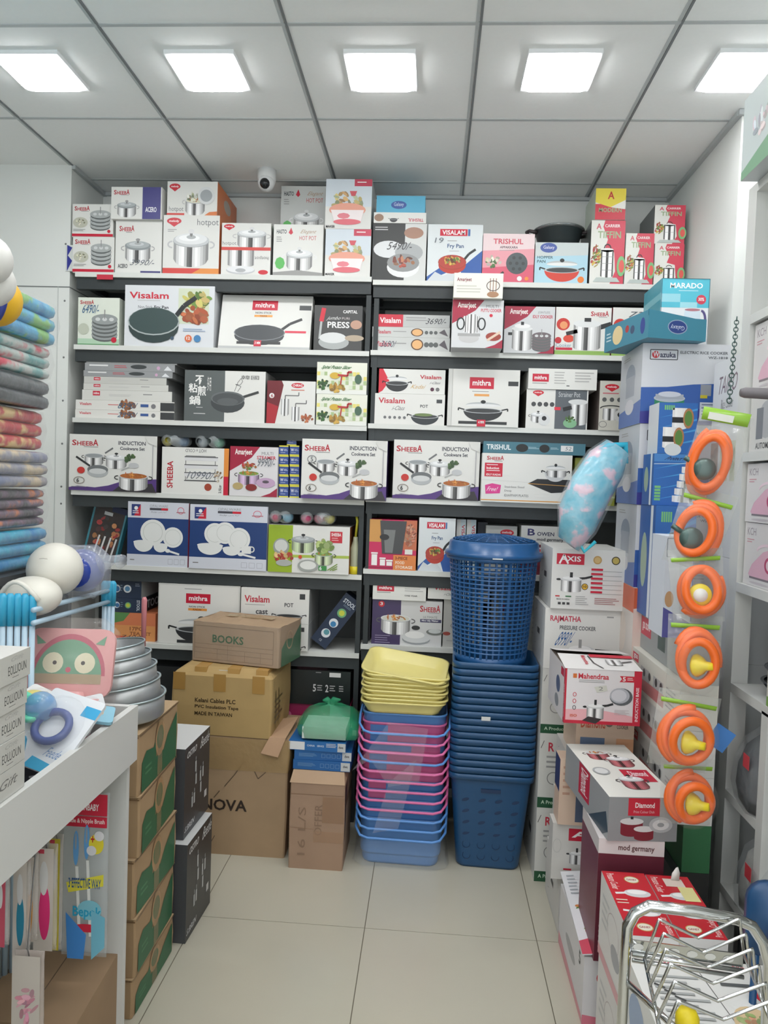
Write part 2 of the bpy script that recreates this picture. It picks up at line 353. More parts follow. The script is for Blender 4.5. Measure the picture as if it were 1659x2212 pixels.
mb = MB(); mb.box((-.015, 0, -.06), (.02, .002, .06), (206, 210, 207)); A = Art(mb, (-.015, 0, -.06), (1, 0, 0), (0, 0, 1), .035, .12); A.poly([(.2, 0), (.9, .1), (.3, .4), (.9, .6), (.2, 1)], (44, 50, 140))
o = mb.build('blue_sticker', loc=(p.x, 3.371, p.z)); tag(o, 'torn blue and white sticker strip on the left wall edge', 'sticker')
# ------------------------------------------------------------------ boxes: top shelf, left
L = ZL; Y1 = 3.365
def a_idly(a):
    sheeba(a, .05, .07, .42, .2); m_stack(a.sub(.42, .08, .95, .8), 4); a.ell(.2, .56, .18, .16, (190, 190, 175)); m_food(a.sub(.06, .44, .34, .68), [(220, 214, 190), (150, 150, 120)], 8)
    a.rect(0, .9, 1, .98, RED); a.circ(.9, .82, .05, RED); a.lines(.03, .76, .35, .84, 2)
z = sb('steamer_box', 'small white idli steamer box, lower of two at the far left of the top shelf', 157, 247, 512, 581, Y1, L[0], .2, a_idly, group='white steamer boxes, top left')
sb('steamer_box', 'small white idli steamer box, upper of two at the far left of the top shelf', 156, 245, 441, 512, Y1+.003, z, .2, a_idly, group='white steamer boxes, top left')
def a_acero(a):
    sheeba(a, .08, .1, .4, .2); m_pot(a.sub(.12, .25, .85, .8), knob=(150, 150, 150), hnd=(170, 170, 170), glass=True); a.text('ACERO', .06, .82, .27, .9, (70, 74, 78), True); a.rect(.55, .95, .98, 1, (64, 62, 120)); hand(a, '3990/-', .3, .72, .9, .86)
z = sb('casserole_box', 'tall white box with glass lidded casserole picture, blue strip at its foot, top shelf', 249, 350, 477, 586, Y1, L[0], .26, a_acero)
def a_acero2(a): sheeba(a, .05, .1, .36, .24); m_pot(a.sub(.06, .32, .56, .95), knob=(150, 150, 150), hnd=(170, 170, 170), glass=True); a.rect(.62, 0, .98, 1, (66, 64, 128)); a.text('ACERO', .68, .62, .9, .78, (235, 235, 240), True)
sb('casserole_box', 'small white casserole box with violet right half on top of the tall casserole box', 240, 350, 404, 464, Y1-.02, z+.001, .3, a_acero2, yaw=0)
def a_hot(a):
    m_melody(a.sub(.06, .04, .32, .2)); a.text('hotpot', .6, .06, .98, .2, (120, 122, 124)); m_pot(a.sub(.08, .12, .92, .88), knob=(215, 215, 216), hnd=(190, 190, 192)); a.rect(0, .9, 1, 1, (206, 66, 60)); a.poly([(.5, 1), (.68, .9), (1, .9), (1, 1)], (222, 140, 66)); a.lines(.08, .24, .24, .3, 2)
OR = (212, 120, 66)
z = sb('hotpot_box', 'large white hotpot box with steel pot picture and orange side on the top shelf', 352, 474, 465, 586, Y1-.005, L[0], .33, a_hot, sides={'r': OR})
def a_hot2(a): m_melody(a.sub(.04, .06, .26, .3)); a.text('hotpot', .04, .74, .33, .92, (120, 122, 124)); m_pot(a.sub(.3, .22, .82, 1.0), 0, hnd=(190, 190, 190), inside=(214, 212, 190)); m_food(a.sub(.34, .3, .72, .66), [(214, 214, 190), (150, 160, 120), (226, 226, 214)], 16); a.ell(.78, .42, .17, .26, (214, 216, 216)); a.ell(.78, .42, .12, .18, (160, 165, 168)); a.rect(0, .94, .35, 1, (206, 66, 60)); a.poly([(.75, 1), (.85, .9), (1, .88), (1, 1)], OR)
sb('hotpot_box', 'wide white hotpot box with long orange side lying on the large hotpot box', 361, 470, 392, 464, Y1, z+.001, .325, a_hot2, sides={'r': OR}, right=lambda a: (a.ell(.5, .4, .18, .2, (170, 160, 150)), a.rect(.7, 0, 1, 1, (200, 108, 60))))
def a_dual(a):
    m_melody(a.sub(.04, .02, .26, .14)); a.text('hotpot', .02, .35, .3, .44, GREYT); m_pot(a.sub(.22, .0, 1, .5), knob=(215, 215, 216), hnd=(190, 190, 190)); a.rect(0, .46, 1, .52, (206, 66, 60)); b = a.sub(.05, .52, .75, 1)
    b.ell(.5, .8, .42, .16, (190, 192, 195)); steel(b.sub(.12, .0, .88, .66), .1); b.ell(.5, .76, .4, .14, (225, 226, 228)); b.ell(.5, .8, .15, .08, (170, 172, 175)); a.text('hotpot', .68, .62, .96, .7, GREYT, rot=180); a.sub(.76, .88, .96, .99).ell(.5, .5, .5, .4, (200, 40, 55))
sb('hotpot_box', 'square white hotpot box printed with an upright and an upside-down pot on the top shelf', 478, 585, 482, 592, Y1, L[0], .25, a_dual)
def a_hasto(a):
    a.text('HASTO', .06, .1, .26, .18, (60, 66, 70), True); a.poly([(.3, .16), (.35, .06), (.39, .16), (.35, .2)], RED); a.text('Elegant', .55, .1, .85, .19, (170, 140, 110), shear=.2); a.text('HOT POT', .52, .22, .86, .3, (190, 80, 80)); m_pot(a.sub(.18, .35, .88, .9), knob=(215, 216, 216), hnd=(225, 225, 225)); a.ell(.14, .75, .1, .12, (90, 180, 90), n=8); a.poly([(0, 1), (0, .93), (.5, .88), (1, .93), (1, 1)], (150, 150, 148)); a.lines(.06, .24, .18, .36, 3)
z = sb('hot_pot_box', 'pale grey hot pot box with green leaves, standing in front on the top shelf', 590, 698, 485, 593, Y1, L[0], .15, a_hasto, sides={'l': (52, 56, 58)})
o, _ = carton('hot_pot_box', 'pale grey hot pot box further back, showing above the one in front', 'box', (atY(607, 440, 3.52).x, 3.52, L[0]), .232, .15, atY(650, 402, 3.52).z-L[0], art=lambda a: a_hasto(a.sub(0, 0, 1, .55)), col=(196, 198, 196))  # greyer base than the front box: shade of its depth put into the colour
def a_pink(a):
    a.rect(0, 0, 1, .55, (205, 214, 222)); a.rect(.62, 0, 1, .14, (196, 70, 92)); a.lines(.68, .05, .95, .1, 1, (240, 240, 240)); m_food(a.sub(.0, .2, .9, .75), [(214, 196, 120), (220, 170, 110), (170, 180, 140)], 20, 5, .12); a.ell(.48, .62, .4, .14, (226, 160, 140)); a.poly([(.12, .62), (.84, .62), (.78, .86), (.2, .86)], (236, 226, 226)); a.ell(.48, .86, .3, .06, (216, 110, 120)); a.ell(.4, .74, .14, .06, (222, 130, 140), n=8); a.poly([(.52, .24), (.68, .24), (.64, .34), (.56, .34)], (206, 90, 100)); a.text('MAKER', .02, .93, .22, .98, (60, 60, 60), True)
z = sb('casserole_box', 'tall shrink-wrapped casserole box with pink lidded dish, standing on the top shelf', 702, 801, 495, 597, Y1-.01, L[0], .24, a_pink, rough=.15)
sb('casserole_box', 'tall glossy casserole box with pink corner label, stacked highest beside the centre upright', 703, 803, 387, 495, Y1-.01, z+.001, .24, a_pink, rough=.15)
# top shelf, right
R_ = ZR
def a_blackpot(a): a.rect(.6, 0, 1, 1, (206, 208, 206)); a.lines(.04, .06, .3, .14, 2, (200, 200, 200)); a.ell(.76, .16, .18, .1, (160, 120, 100)); a.ell(.3, .45, .28, .15, (214, 216, 218)); a.ell(.68, .5, .26, .16, (165, 168, 170)); a.ell(.58, .76, .3, .18, (225, 226, 226)); a.ell(.58, .68, .3, .16, (140, 142, 142)); m_food(a.sub(.32, .54, .84, .8), [(180, 70, 50), (190, 120, 80), (120, 60, 40)], 12); hand(a, '5490/-', .25, .3, .78, .48, (60, 60, 62))
z = sb('multi_pot_box', 'black and white box showing an opened steel pot of meat on the top shelf', 804, 921, 483, 603, Y1, R_[0], .28, a_blackpot, col=(54, 56, 56))
z = sb('snack_pan_box', 'thin white pan box lying flat under the turquoise box', 807, 921, 459, 483, Y1-.003, z+.001, .25, lambda a: (a.ell(.1, .5, .09, .35, (150, 120, 100)), m_kadai(a.sub(.28, .2, .48, .95), lid=False), a.text('TRISHUL', .66, .55, .95, .85, (190, 60, 80), True, 180)))
sb('appam_pan_box', 'plain turquoise box lying on top of the thin white pan box', 813, 919, 423, 458, Y1+.02, z+.001, .26, lambda a: (a.ell(.46, .5, .16, .22, (60, 90, 160)), a.text('Galaxy', .36, .36, .56, .62, (210, 225, 240), False)), col=(92, 176, 208))
def a_frypan(a):
    a.rect(0, 0, 1, 1, (214, 220, 222)); a.poly([(0, .92), (.32, .7), (.42, .82), (0, 1)], (44, 88, 160)); a.poly([(.6, .78), (1, .45), (1, 1), (.7, 1)], (44, 88, 160)); a.poly([(0, 1), (.15, .83), (.3, .9), (.5, .82), (.68, 1)], (200, 206, 210)); a.rect(.22, .08, .72, .2, RED); a.text('VISALAM', .26, .1, .68, .18, (240, 240, 240), True); a.rect(.73, .08, .77, .2, (60, 100, 160)); a.lines(.36, .28, .6, .31, 1); a.text('Fry Pan', .36, .34, .66, .43, (60, 90, 130), True); a.lines(.4, .46, .6, .48, 1); m_pan(a.sub(.2, .38, .9, .88), (180, 56, 44), (150, 60, 40), food=True)
sb('frying_pan_box', 'white and blue frying pan box with a red pan, standing on the right top shelf', 923, 1042, 485, 606, Y1-.004, R_[0], .25, lambda a: (a_frypan(a), hand(a, '19', .12, .22, .3, .34)), sides={'l': (70, 80, 90)})
def a_appak(a): a.poly([(0, .35), (1, .3), (1, 1), (0, 1)], (222, 150, 160)); a.poly([(0, .7), (1, .62), (1, 1), (0, 1)], (208, 86, 110)); a.text('TRISHUL', .2, .1, .78, .21, (196, 60, 80), True); a.text('APPAKKARA', .33, .25, .68, .3, (90, 60, 70), True); a.lines(.32, .33, .68, .36, 1); a.line([(.42, .78), (.3, .88)], .05, BLACK); a.circ(.67, .6, .22, (66, 76, 80), 24); [a.circ(.67+.13*math.cos(q)/a.asp(), .6+.13*math.sin(q), .035, (44, 50, 54), 10) for q in (0, 1.05, 2.1, 3.14, 4.2, 5.25)]; a.circ(.67, .6, .035, (44, 50, 54)); m_food(a.sub(.02, .42, .4, .75), [(70, 110, 50), (225, 215, 200), (200, 190, 160)], 14); a.circ(.73, .91, .05, (225, 225, 225)); a.circ(.87, .91, .04, (226, 140, 60))
sb('snack_pan_box', 'pink snack mould pan box with a round dark mould, standing on the right top shelf', 1042, 1154, 505, 611, Y1, R_[0], .25, a_appak, col=(230, 208, 210))
def a_hopper(a): a.poly([(0, 0), (1, 0), (1, .3), (0, .35)], (196, 204, 204)); a.poly([(0, .35), (1, .3), (1, 1), (0, 1)], (170, 206, 220)); a.ell(.25, .13, .16, .12, (70, 90, 160)); a.text('Galaxy', .15, .08, .36, .18, (235, 235, 240)); a.text('HOPPER', .04, .33, .34, .4, (60, 90, 100), True); a.text('PAN', .04, .43, .2, .5, (60, 90, 100), True); m_kadai(a.sub(.08, .3, .95, .98), (204, 62, 46)); a.circ(.88, .9, .08, (226, 120, 40))
z = sb('hopper_pan_box', 'pale blue hopper pan box with a red glass-lidded pan, under the loose black wok', 1155, 1270, 524, 613, Y1-.005, R_[0], .26, a_hopper)
r = empty('wok', (atY(1207, 500, 3.49).x, 3.49, z+.001))
MB().lathe([(0, .0), (.05, .001), (.09, .03), (.108, .088), (.112, .09), (.104, .088), (.088, .034), (.048, .006), (0, .005)], M((44, 52, 54), .35), 36).build('body', r)
MB().lathe([(.107, .083), (.116, .087), (.116, .092), (.107, .092)], M((150, 155, 156), .25, .8), 36).build('rim', r)
for sx in (-1, 1): MB().tube([(sx*.1, -.03, .075), (sx*.135, -.028, .082), (sx*.145, 0, .085), (sx*.135, .028, .082), (sx*.1, .03, .075)], .008, (50, 42, 44)).build('handle', r)
tag(r, 'loose black two-handled wok lying on the pale blue hopper pan box', 'wok')
def a_tiff(a, n=4, top=.36):
    a.rect(0, 0, 1, 1, (206, 62, 84)); a.poly([(0, 0), (.4, 0), (.35, .1), (.5, .3), (.42, .45), (.7, .5), (.75, .8), (.6, 1), (0, 1)], (222, 222, 216)); a.text('A', .15, .05, .3, .14, (200, 70, 90), True); a.text('CARRIER', .4, .06, .85, .11, (235, 225, 225), True); a.text('TIFFIN', .2, .17, .88, .28, (150, 170, 130), True); m_food(a.sub(-.02, top-.02, .35, .8), [(120, 150, 60), (210, 180, 60), (200, 60, 50)], 22, 4, .13); m_tiffin(a.sub(.26, top, .74, .9), n); a.ell(.92, .72, .13, .16, (120, 180, 120)); a.ell(.93, .72, .08, .1, (216, 90, 80)); a.poly([(.1, .97), (.2, .9), (.8, .9), (.9, .97)], (180, 190, 186))
z = sb('tiffin_carrier_box', 'tall red and white tiffin carrier box beneath the yellow topped one', 1275, 1349, 476, 613, Y1-.01, R_[0], .24, a_tiff, sides={'l': (96, 100, 98)})
sb('tiffin_carrier_box', 'box with yellow top panel and red base standing on the tallest tiffin carrier box', 1286, 1352, 407, 475, Y1-.015, z+.001, .22, lambda a: (a.rect(0, .5, 1, 1, (200, 56, 72)), a.poly([(0, 0), (1, 0), (1, .45), (.5, .6), (0, .45)], (226, 208, 70)), a.text('A', .4, .1, .62, .34, (190, 50, 50), True), a.text('MODERN', .12, .62, .88, .76, (150, 170, 130), True), a.poly([(.5, .6), (1, .36), (1, .66)], (230, 228, 222))), sides={'l': (190, 200, 185)})
sb('tiffin_carrier_box', 'shorter tiffin carrier box between the tall one and the right-hand pair', 1350, 1412, 504, 613, Y1-.005, R_[0], .24, lambda a: a_tiff(a, 3, .4))
z = sb('tiffin_carrier_box', 'lower tiffin carrier box of the right-hand pair, partly behind the turquoise kettle box', 1413, 1477, 527, 614, Y1, R_[0], .24, lambda a: a_tiff(a, 2, .5))
sb('tiffin_carrier_box', 'upper tiffin carrier box of the right-hand pair against the right wall', 1413, 1480, 443, 527, Y1+.003, z+.001, .24, lambda a: a_tiff(a, 2, .42), sides={'l': (110, 114, 114)})
# ------------------------------------------------------------------ second shelf
z = sb('steamer_box', 'white and pale green steamer box with handwritten price, far left of the second shelf', 168, 258, 643, 739, Y1, L[1], .2, lambda a: (a.rect(0, .86, 1, .97, (176, 206, 180)), a.rect(0, .97, 1, 1, (70, 140, 80)), sheeba(a, .05, .06, .38, .14), m_stack(a.sub(.32, .25, .98, .9), 5, (150, 155, 155)), a.circ(.14, .66, .12, (190, 196, 180)), a.circ(.88, .88, .06, RED), hand(a, '6490/-', .08, .12, .55, .36, (60, 100, 140))), col=(220, 226, 214))
def a_vis(a):
    a.text('Visalam', .05, .11, .49, .22, (200, 40, 60), True); a.lines(.14, .245, .48, .27, 1, (180, 180, 180)); a.text('Non-Stick', .15, .33, .31, .38, (80, 84, 90)); a.text('Fry Pan', .33, .33, .49, .4, (50, 54, 60), True); a.rect(.6, .04, .94, .62, (206, 214, 190)); m_food(a.sub(.62, .06, 1.0, .42), [(200, 190, 90), (110, 150, 60), (226, 200, 110)], 22, 7, .18); m_food(a.sub(.6, .28, .96, .66), [(190, 90, 50), (206, 110, 64), (176, 80, 44)], 16, 8, .22)
    m_pan(a.sub(.04, .1, .82, .98), (46, 62, 62), (170, 178, 178), (60, 78, 78)); a.lines(.66, .7, .94, .76, 2, (150, 170, 200)); a.circ(.54, .86, .03, (70, 90, 110)); a.circ(.72, .86, .06, (214, 110, 70)); a.circ(.82, .86, .06, (70, 130, 180)); a.text('12', .7, .83, .74, .88, (240, 240, 240), True)
sb('frying_pan_box', 'large white frying pan box with dark green pan and fried food, second shelf', 269, 463, 617, 747, Y1-.012, L[1], .22, a_vis, col=(216, 219, 223), right=lambda a: a.rect(.8, 0, 1, 1, (196, 198, 200)))
p0 = atY(470, 750, 3.352); p1 = atY(668, 754, 3.352)
def a_tawa(a): a.rect(0, .96, 1, 1, (180, 182, 182)); m_logo(a.sub(.34, .1, .62, .28), 'mithra'); a.text('NON STICK', .38, .31, .56, .35, (90, 90, 90), True); a.rect(.37, .37, .57, .41, (228, 160, 80)); a.text('TAWA', .43, .375, .51, .405, (120, 60, 20), True); a.rect(.86, .18, .99, .27, (60, 64, 66)); m_pan(a.sub(.16, .38, .92, .96), (60, 64, 68), (120, 124, 128), (66, 70, 74)); a.rect(.2, .87, .68, .92, (52, 54, 56)); a.rect(.39, .85, .47, .96, RED); a.text('3 MM', .4, .87, .46, .92, (240, 240, 240), True); a.rect(.72, .66, .95, .7, (214, 50, 76))
M4 = Matrix.Translation((p0.x, SY+.004, L[1]+.001)) @ Matrix.Rotation(math.radians(-14), 4, 'X')
carton('tawa_box', 'white flat griddle pan box leaning back on the second shelf', 'box', (0, 0, 0), p1.x-p0.x, .05, .262, art=a_tawa, M4=M4)
sb('puri_press_box', 'dark grey puri press box with a red handled steel press on the second shelf', 678, 782, 660, 756, Y1-.015, L[1], .2, lambda a: (a.text('CAPITAL', .6, .1, .9, .17, (235, 235, 235), True), a.text('jumbo', .28, .24, .55, .34, (214, 214, 214), shear=.25), a.text('PURI', .58, .26, .74, .31, (200, 190, 190)), a.text('PRESS', .28, .36, .74, .5, (236, 236, 236), True), a.line([(.2, .06), (.15, .36)], .1, (206, 50, 66)), a.line([(.15, .36), (.12, .75)], .05, (180, 184, 184)), a.ell(.42, .82, .32, .16, (170, 174, 174)), a.ell(.4, .72, .28, .12, (214, 216, 216)), a.ell(.88, .42, .12, .1, (190, 150, 130)), a.ell(.85, .72, .2, .07, (176, 160, 140))), col=(74, 74, 74), right=lambda a: a.rect(0, 0, 1, 1, (150, 152, 152)))
# second shelf right
def a_flat(a, hd=None): a.text('Visalam', .04, .3, .24, .68, (190, 60, 80), True); a.lines(.27, .4, .46, .6, 1); a.ell(.58, .5, .08, .4, (90, 60, 40)); a.ell(.58, .5, .065, .32, (226, 176, 120)); [a.circ(u, .5, .18, (90, 94, 94)) for u in (.7, .76, .82)]; a.poly([(.86, .5), (.93, .15), (.98, .85)], (90, 84, 90)); hd and hand(a, hd, .1, .2, .32, .8, (70, 74, 90))
z = sb('flat_pan_box', 'thin grey pan box with a handwritten price, lowest of three lying on the second shelf', 804, 972, 729, 752, Y1, R_[1], .3, lambda a: a_flat(a, '3690/'), col=(196, 198, 196))
z = sb('flat_pan_box', 'thin grey pan box without handwriting, middle of three lying on the second shelf', 804, 972, 707, 729, Y1, z+.0005, .3, a_flat, col=(196, 198, 196))
sb('flat_pan_box', 'thin box with red left end, topmost of three lying on the second shelf', 814, 972, 680, 706, Y1, z+.0005, .3, lambda a: (a.rect(0, 0, .36, 1, (196, 44, 64)), a.text('Visalam', .04, .26, .33, .7, (238, 235, 235), True), a.lines(.4, .2, .75, .6, 2), hand(a, '3690/-', .66, .2, .98, .8, (60, 60, 66))), col=(186, 188, 187))
MAR = (160, 34, 62)
def a_amr(a, t1, t2, mot):
    a.poly([(0, 0), (.62, 0), (.45, .22), (.2, .38), (0, .5)], MAR); a.poly([(1, 1), (.66, 1), (.85, .93), (1, .82)], MAR); a.text('Amarjeet', .1, .05, .46, .2, (238, 234, 230), True); a.text(t1, .66, .1, .9, .16, (120, 120, 124)); a.text(t2, .56, .18, .96, .25, (190, 50, 74), True); mot(a)
z = sb('puttu_cooker_box', 'maroon and grey puttu steamer box jutting out from the second shelf', 976, 1087, 648, 755, 3.24, R_[1], .3, lambda a: a_amr(a, 'MULTI', 'PUTTU COOKER', lambda b: (b.circ(.76, .32, .035, RED), steel(b.sub(.3, .3, .46, .72)), steel(b.sub(.22, .34, .32, .68)), steel(b.sub(.46, .34, .54, .68)), b.ring(.17, .5, .07, .12, .03, BLACK), b.ring(.58, .5, .07, .12, .03, BLACK), b.ell(.34, .8, .2, .1, (190, 190, 190)), b.rect(.12, .7, .56, .76, (160, 160, 160)), b.ell(.82, .76, .15, .09, (150, 60, 50)), b.line([(.7, .84), (.95, .66)], .05, (214, 190, 170)))), col=(204, 206, 208))
sb('puttu_cooker_box', 'cream box with a brown line drawing, on top of the jutting maroon box', 980, 1087, 590, 647, 3.21, z+.001, .12, lambda a: (a.text('Amarjeet', .06, .18, .36, .38, (130, 50, 70), True), a.lines(.06, .5, .6, .85, 3, (190, 190, 180)), [a.line([(u, .2), (u, .85)], .03, (140, 100, 80)) for u in (.74, .8, .86)], a.ring(.8, .5, .13, .2, .03, (80, 60, 60)), a.ell(.8, .85, .12, .12, (160, 120, 90))), col=(222, 222, 212))
sb('idli_cooker_box', 'maroon and grey idli steamer box beside the jutting puttu box', 1089, 1198, 662, 759, 3.34, R_[1], .28, lambda a: a_amr(a, 'JOINTLESS', 'IDLY COOKER', lambda b: (steel(b.sub(.16, .48, .56, .95)), b.ell(.36, .48, .21, .05, (220, 222, 222)), b.ell(.36, .42, .16, .05, (236, 236, 236)), b.rect(.33, .33, .39, .4, BLACK), b.rect(.08, .56, .16, .62, BLACK), m_stack(b.sub(.55, .48, .95, .95), 5, (110, 100, 104)))), col=(204, 206, 208))
def a_cook(a, hd=None): a.rect(0, .91, 1, 1, (140, 176, 90)); a.ell(.14, .36, .12, .13, (196, 50, 40)); a.ell(.15, .38, .07, .08, (226, 150, 100)); a.ell(.25, .66, .1, .08, (210, 70, 50)); a.ell(.06, .7, .06, .07, (190, 40, 50)); sheeba(a, .63, .08, .95, .18); a.line([(.78, .42), (1, .34)], .1, BLACK); a.line([(.2, .56), (.4, .5)], .08, BLACK); steel(a.sub(.33, .34, .82, .9), .1); a.ell(.57, .34, .25, .08, (220, 222, 222)); a.rect(.52, .22, .64, .3, BLACK); a.text('Cooker', .02, .76, .3, .84, (110, 150, 170)); a.rect(.02, .85, .32, .9, RED); hd and hand(a, hd, .26, .06, .9, .22, (80, 90, 100))
sb('pressure_cooker_box', 'white pressure cooker box with red peppers and green base, fully visible, second shelf', 1199, 1320, 664, 761, 3.355, R_[1], .28, a_cook, sides={'l': (150, 40, 50)})
sb('pressure_cooker_box', 'white pressure cooker box with a big handwritten price, half hidden by the turquoise open box', 1322, 1440, 665, 762, 3.36, R_[1], .28, lambda a: a_cook(a, '7390'), sides={'l': (150, 40, 50)})
# ------------------------------------------------------------------ third shelf
SILV = (150, 152, 154)
def a_slim(a): a.lines(.05, .2, .3, .7, 1, (225, 225, 225)); a.ell(.6, .4, .09, .3, (60, 64, 66)); a.lines(.33, .25, .5, .7, 2, (190, 70, 80)); a.circ(.82, .5, .25, (200, 160, 190)); a.poly([(.88, .8), (.92, .2), (.97, .8)], (220, 222, 226))
def a_vf(a, hd): a.text('Visalam', .04, .25, .16, .55, (196, 50, 70), True); a.lines(.33, .4, .46, .6, 1, (200, 90, 90)); m_food(a.sub(.44, .0, .62, 1), [(150, 90, 50), (180, 110, 70)], 8, 3, .3); a.rect(.66, .3, .74, .6, (60, 90, 150)); a.circ(.79, .5, .25, (120, 120, 124)); a.rect(.86, .1, 1, .95, (60, 62, 64)); hand(a, hd, .42, .1, .64, .9, (50, 90, 120))
def a_mf(a): m_logo(a.sub(.12, .1, .2, .55), 'mithra'); a.lines(.3, .4, .6, .65, 2, (190, 190, 188)); a.lines(.68, .3, .8, .5, 1, (120, 120, 120))
zz = L[2]
for (x0, x1, yt, yb, c, ar, lb) in [(162, 377, 887, 905, (222, 221, 216), lambda a: a_vf(a, '2990/'), 'white pan box with blue handwritten price at the very bottom of the flat pile'),
    (163, 377, 866, 887, (222, 221, 216), lambda a: a_vf(a, '8390/'), 'white pan box second from the bottom of the flat pile'), (177, 372, 844, 866, (212, 212, 207), a_mf, 'thick plain white pan box with small red logo in the flat pile, third up'),
    (180, 364, 830, 844, (206, 206, 201), a_mf, 'plain white pan box with small red logo, middle of the flat pile'), (181, 360, 815, 830, (196, 196, 191), a_mf, 'plain pale grey pan box right under the three silvery sleeves'),
    (180, 373, 802, 815, SILV, a_slim, 'silvery black pan sleeve, lowest of the three shiny ones on the flat pile'), (183, 378, 786, 802, SILV, a_slim, 'silvery black pan sleeve, middle of the three shiny ones on the flat pile'), (186, 383, 770, 786, (166, 168, 168), a_slim, 'silvery pan sleeve at the very top of the flat pile')]:
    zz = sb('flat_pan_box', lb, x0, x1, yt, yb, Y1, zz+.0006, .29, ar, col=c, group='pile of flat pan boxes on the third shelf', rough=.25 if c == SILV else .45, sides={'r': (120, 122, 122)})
def a_chin(a):
    a.rect(0, 0, .5, 1, (92, 98, 98)); a.text('不', .13, .1, .24, .28, (235, 235, 232), True); a.text('粘', .05, .26, .16, .44, (235, 235, 232), True); a.text('煎', .16, .3, .27, .5, (235, 235, 232), True); a.text('鍋', .06, .5, .2, .68, (235, 235, 232), True); a.text('多用', .28, .12, .33, .4, (225, 225, 222), False); a.lines(.15, .72, .25, .75, 1, (200, 200, 200)); a.lines(.12, .84, .28, .88, 1, (200, 200, 200)); a.text('韓國', .7, .08, .92, .16, (100, 100, 100)); a.line([(.62, .4), (.66, .22), (.7, .14), (.72, .2), (.69, .27), (.63, .26), (.7, .3), (.66, .4)], .008, (60, 62, 64))
    a.line([(.7, .52), (.92, .4)], .05, (60, 62, 62)); a.ell(.54, .62, .21, .2, (66, 70, 72)); a.ell(.54, .54, .21, .14, (104, 108, 110)); a.ell(.54, .55, .19, .12, (78, 82, 84)); a.ell(.54, .6, .13, .07, (92, 96, 98))
sb('wok_box', 'grey and white frying pan box with large Chinese characters on the third shelf', 398, 573, 801, 912, Y1-.008, L[2], .25, a_chin, sides={'r': (150, 150, 148)})
sb('noodle_press_box', 'white and dark red snack press box with two steel cylinders on the third shelf', 576, 681, 823, 917, Y1-.012, L[2], .22, lambda a: (a.poly([(0, 0), (.3, 0), (.34, .1), (.18, 1), (0, 1)], (110, 32, 40)), a.poly([(0, .5), (.24, .6), (.18, 1), (0, 1)], (170, 40, 50)), a.circ(.1, .35, .06, (230, 230, 230)), a.text('6', .08, .31, .13, .39, (150, 30, 40), True), a.ell(.63, .1, .13, .06, (196, 40, 56)), a.text('CHIRAG', .53, .07, .73, .13, (240, 235, 235), True), a.lines(.5, .2, .78, .25, 1, (200, 110, 90)), steel(a.sub(.3, .42, .46, .82)), a.line([(.38, .42), (.38, .34), (.66, .34), (.66, .26)], .025, (120, 120, 120)), steel(a.sub(.52, .6, .68, .94)), a.line([(.6, .6), (.6, .52), (.82, .52), (.82, .44)], .025, (120, 120, 120)), m_food(a.sub(.68, .74, 1, 1), [(200, 110, 60), (180, 90, 50)], 14)))
def a_spir(a):
    a.rect(0, .0, 1, 1, (226, 228, 214)); rn = random.Random(4)
    for i in range(14):
        for j in range(4):
            if rn.random() < .6: a.rect(i/14+.005, .3+j*.14, (i+1)/14-.005, .42+j*.14, rn.choice([(226, 214, 120), (170, 190, 140), (214, 222, 200), (200, 216, 150)]))
    a.rect(0, .88, 1, 1, (226, 228, 222)); a.text('Spiral Potato Slicer', .1, .1, .68, .24, (70, 120, 70), True, shear=.12); m_food(a.sub(0, .5, .28, .95), [(60, 110, 50), (50, 90, 44)], 16); m_food(a.sub(.22, .65, .6, 1.0), [(200, 160, 60), (186, 140, 50)], 12, 3, .22); a.ell(.36, .42, .1, .1, (206, 170, 60)); a.line([(.42, .4), (.62, .42), (.62, .3), (.7, .3)], .06, (180, 50, 50)); a.line([(.5, .4), (.48, .7)], .04, (180, 50, 50)); a.ell(.83, .52, .07, .15, (70, 100, 80))
z = sb('potato_slicer_box', 'yellow checked potato slicer box, lower of the pair on the third shelf', 683, 793, 852, 920, Y1-.015, L[2], .2, a_spir, sides={'r': (60, 120, 70)}, group='potato slicer boxes')
sb('potato_slicer_box', 'yellow checked potato slicer box, upper of the pair on the third shelf', 684, 793, 783, 851, Y1-.013, z+.001, .2, a_spir, sides={'r': (60, 120, 70)}, group='potato slicer boxes')
def a_vk(a): a.poly([(0, 0), (.06, 0), (.16, .5), (.06, .9), (0, 1)], (206, 40, 60)); m_kadai(a.sub(.05, .12, .5, .95)); a.text('Visalam', .62, .22, .94, .38, (190, 40, 60), True); a.text('i-Class', .78, .48, .93, .58, (100, 100, 104), shear=.2); a.text('Kadai', .5, .62, .7, .78, (206, 170, 110), shear=.2); a.circ(.81, .8, .08, (80, 40, 60)); a.circ(.89, .8, .08, (110, 110, 110))
def a_vp(a): a.text('Visalam', .05, .14, .43, .32, (190, 40, 60), True); a.text('i-Class', .26, .4, .43, .54, (100, 100, 104), shear=.2); a.text('POT', .65, .34, .76, .44, (60, 64, 66), True); a.rect(.88, .16, .96, .28, (60, 64, 66)); m_kadai(a.sub(.46, .35, .98, 1.02), (50, 56, 60), False); a.ell(.7, .67, .13, .05, (110, 130, 80)); [a.circ(.15+.07*i, .78, .05, (110, 112, 114), 8) for i in range(5)]
z = sb('pot_box', 'white cooking pot box with black pot under the red edged kadai box, third shelf', 809, 961, 851, 917, Y1-.012, R_[2], .27, a_vp)
sb('kadai_box', 'white kadai box with red left edge stacked on the cooking pot box', 818, 962, 798, 850, Y1-.01, z+.001, .25, a_vk)
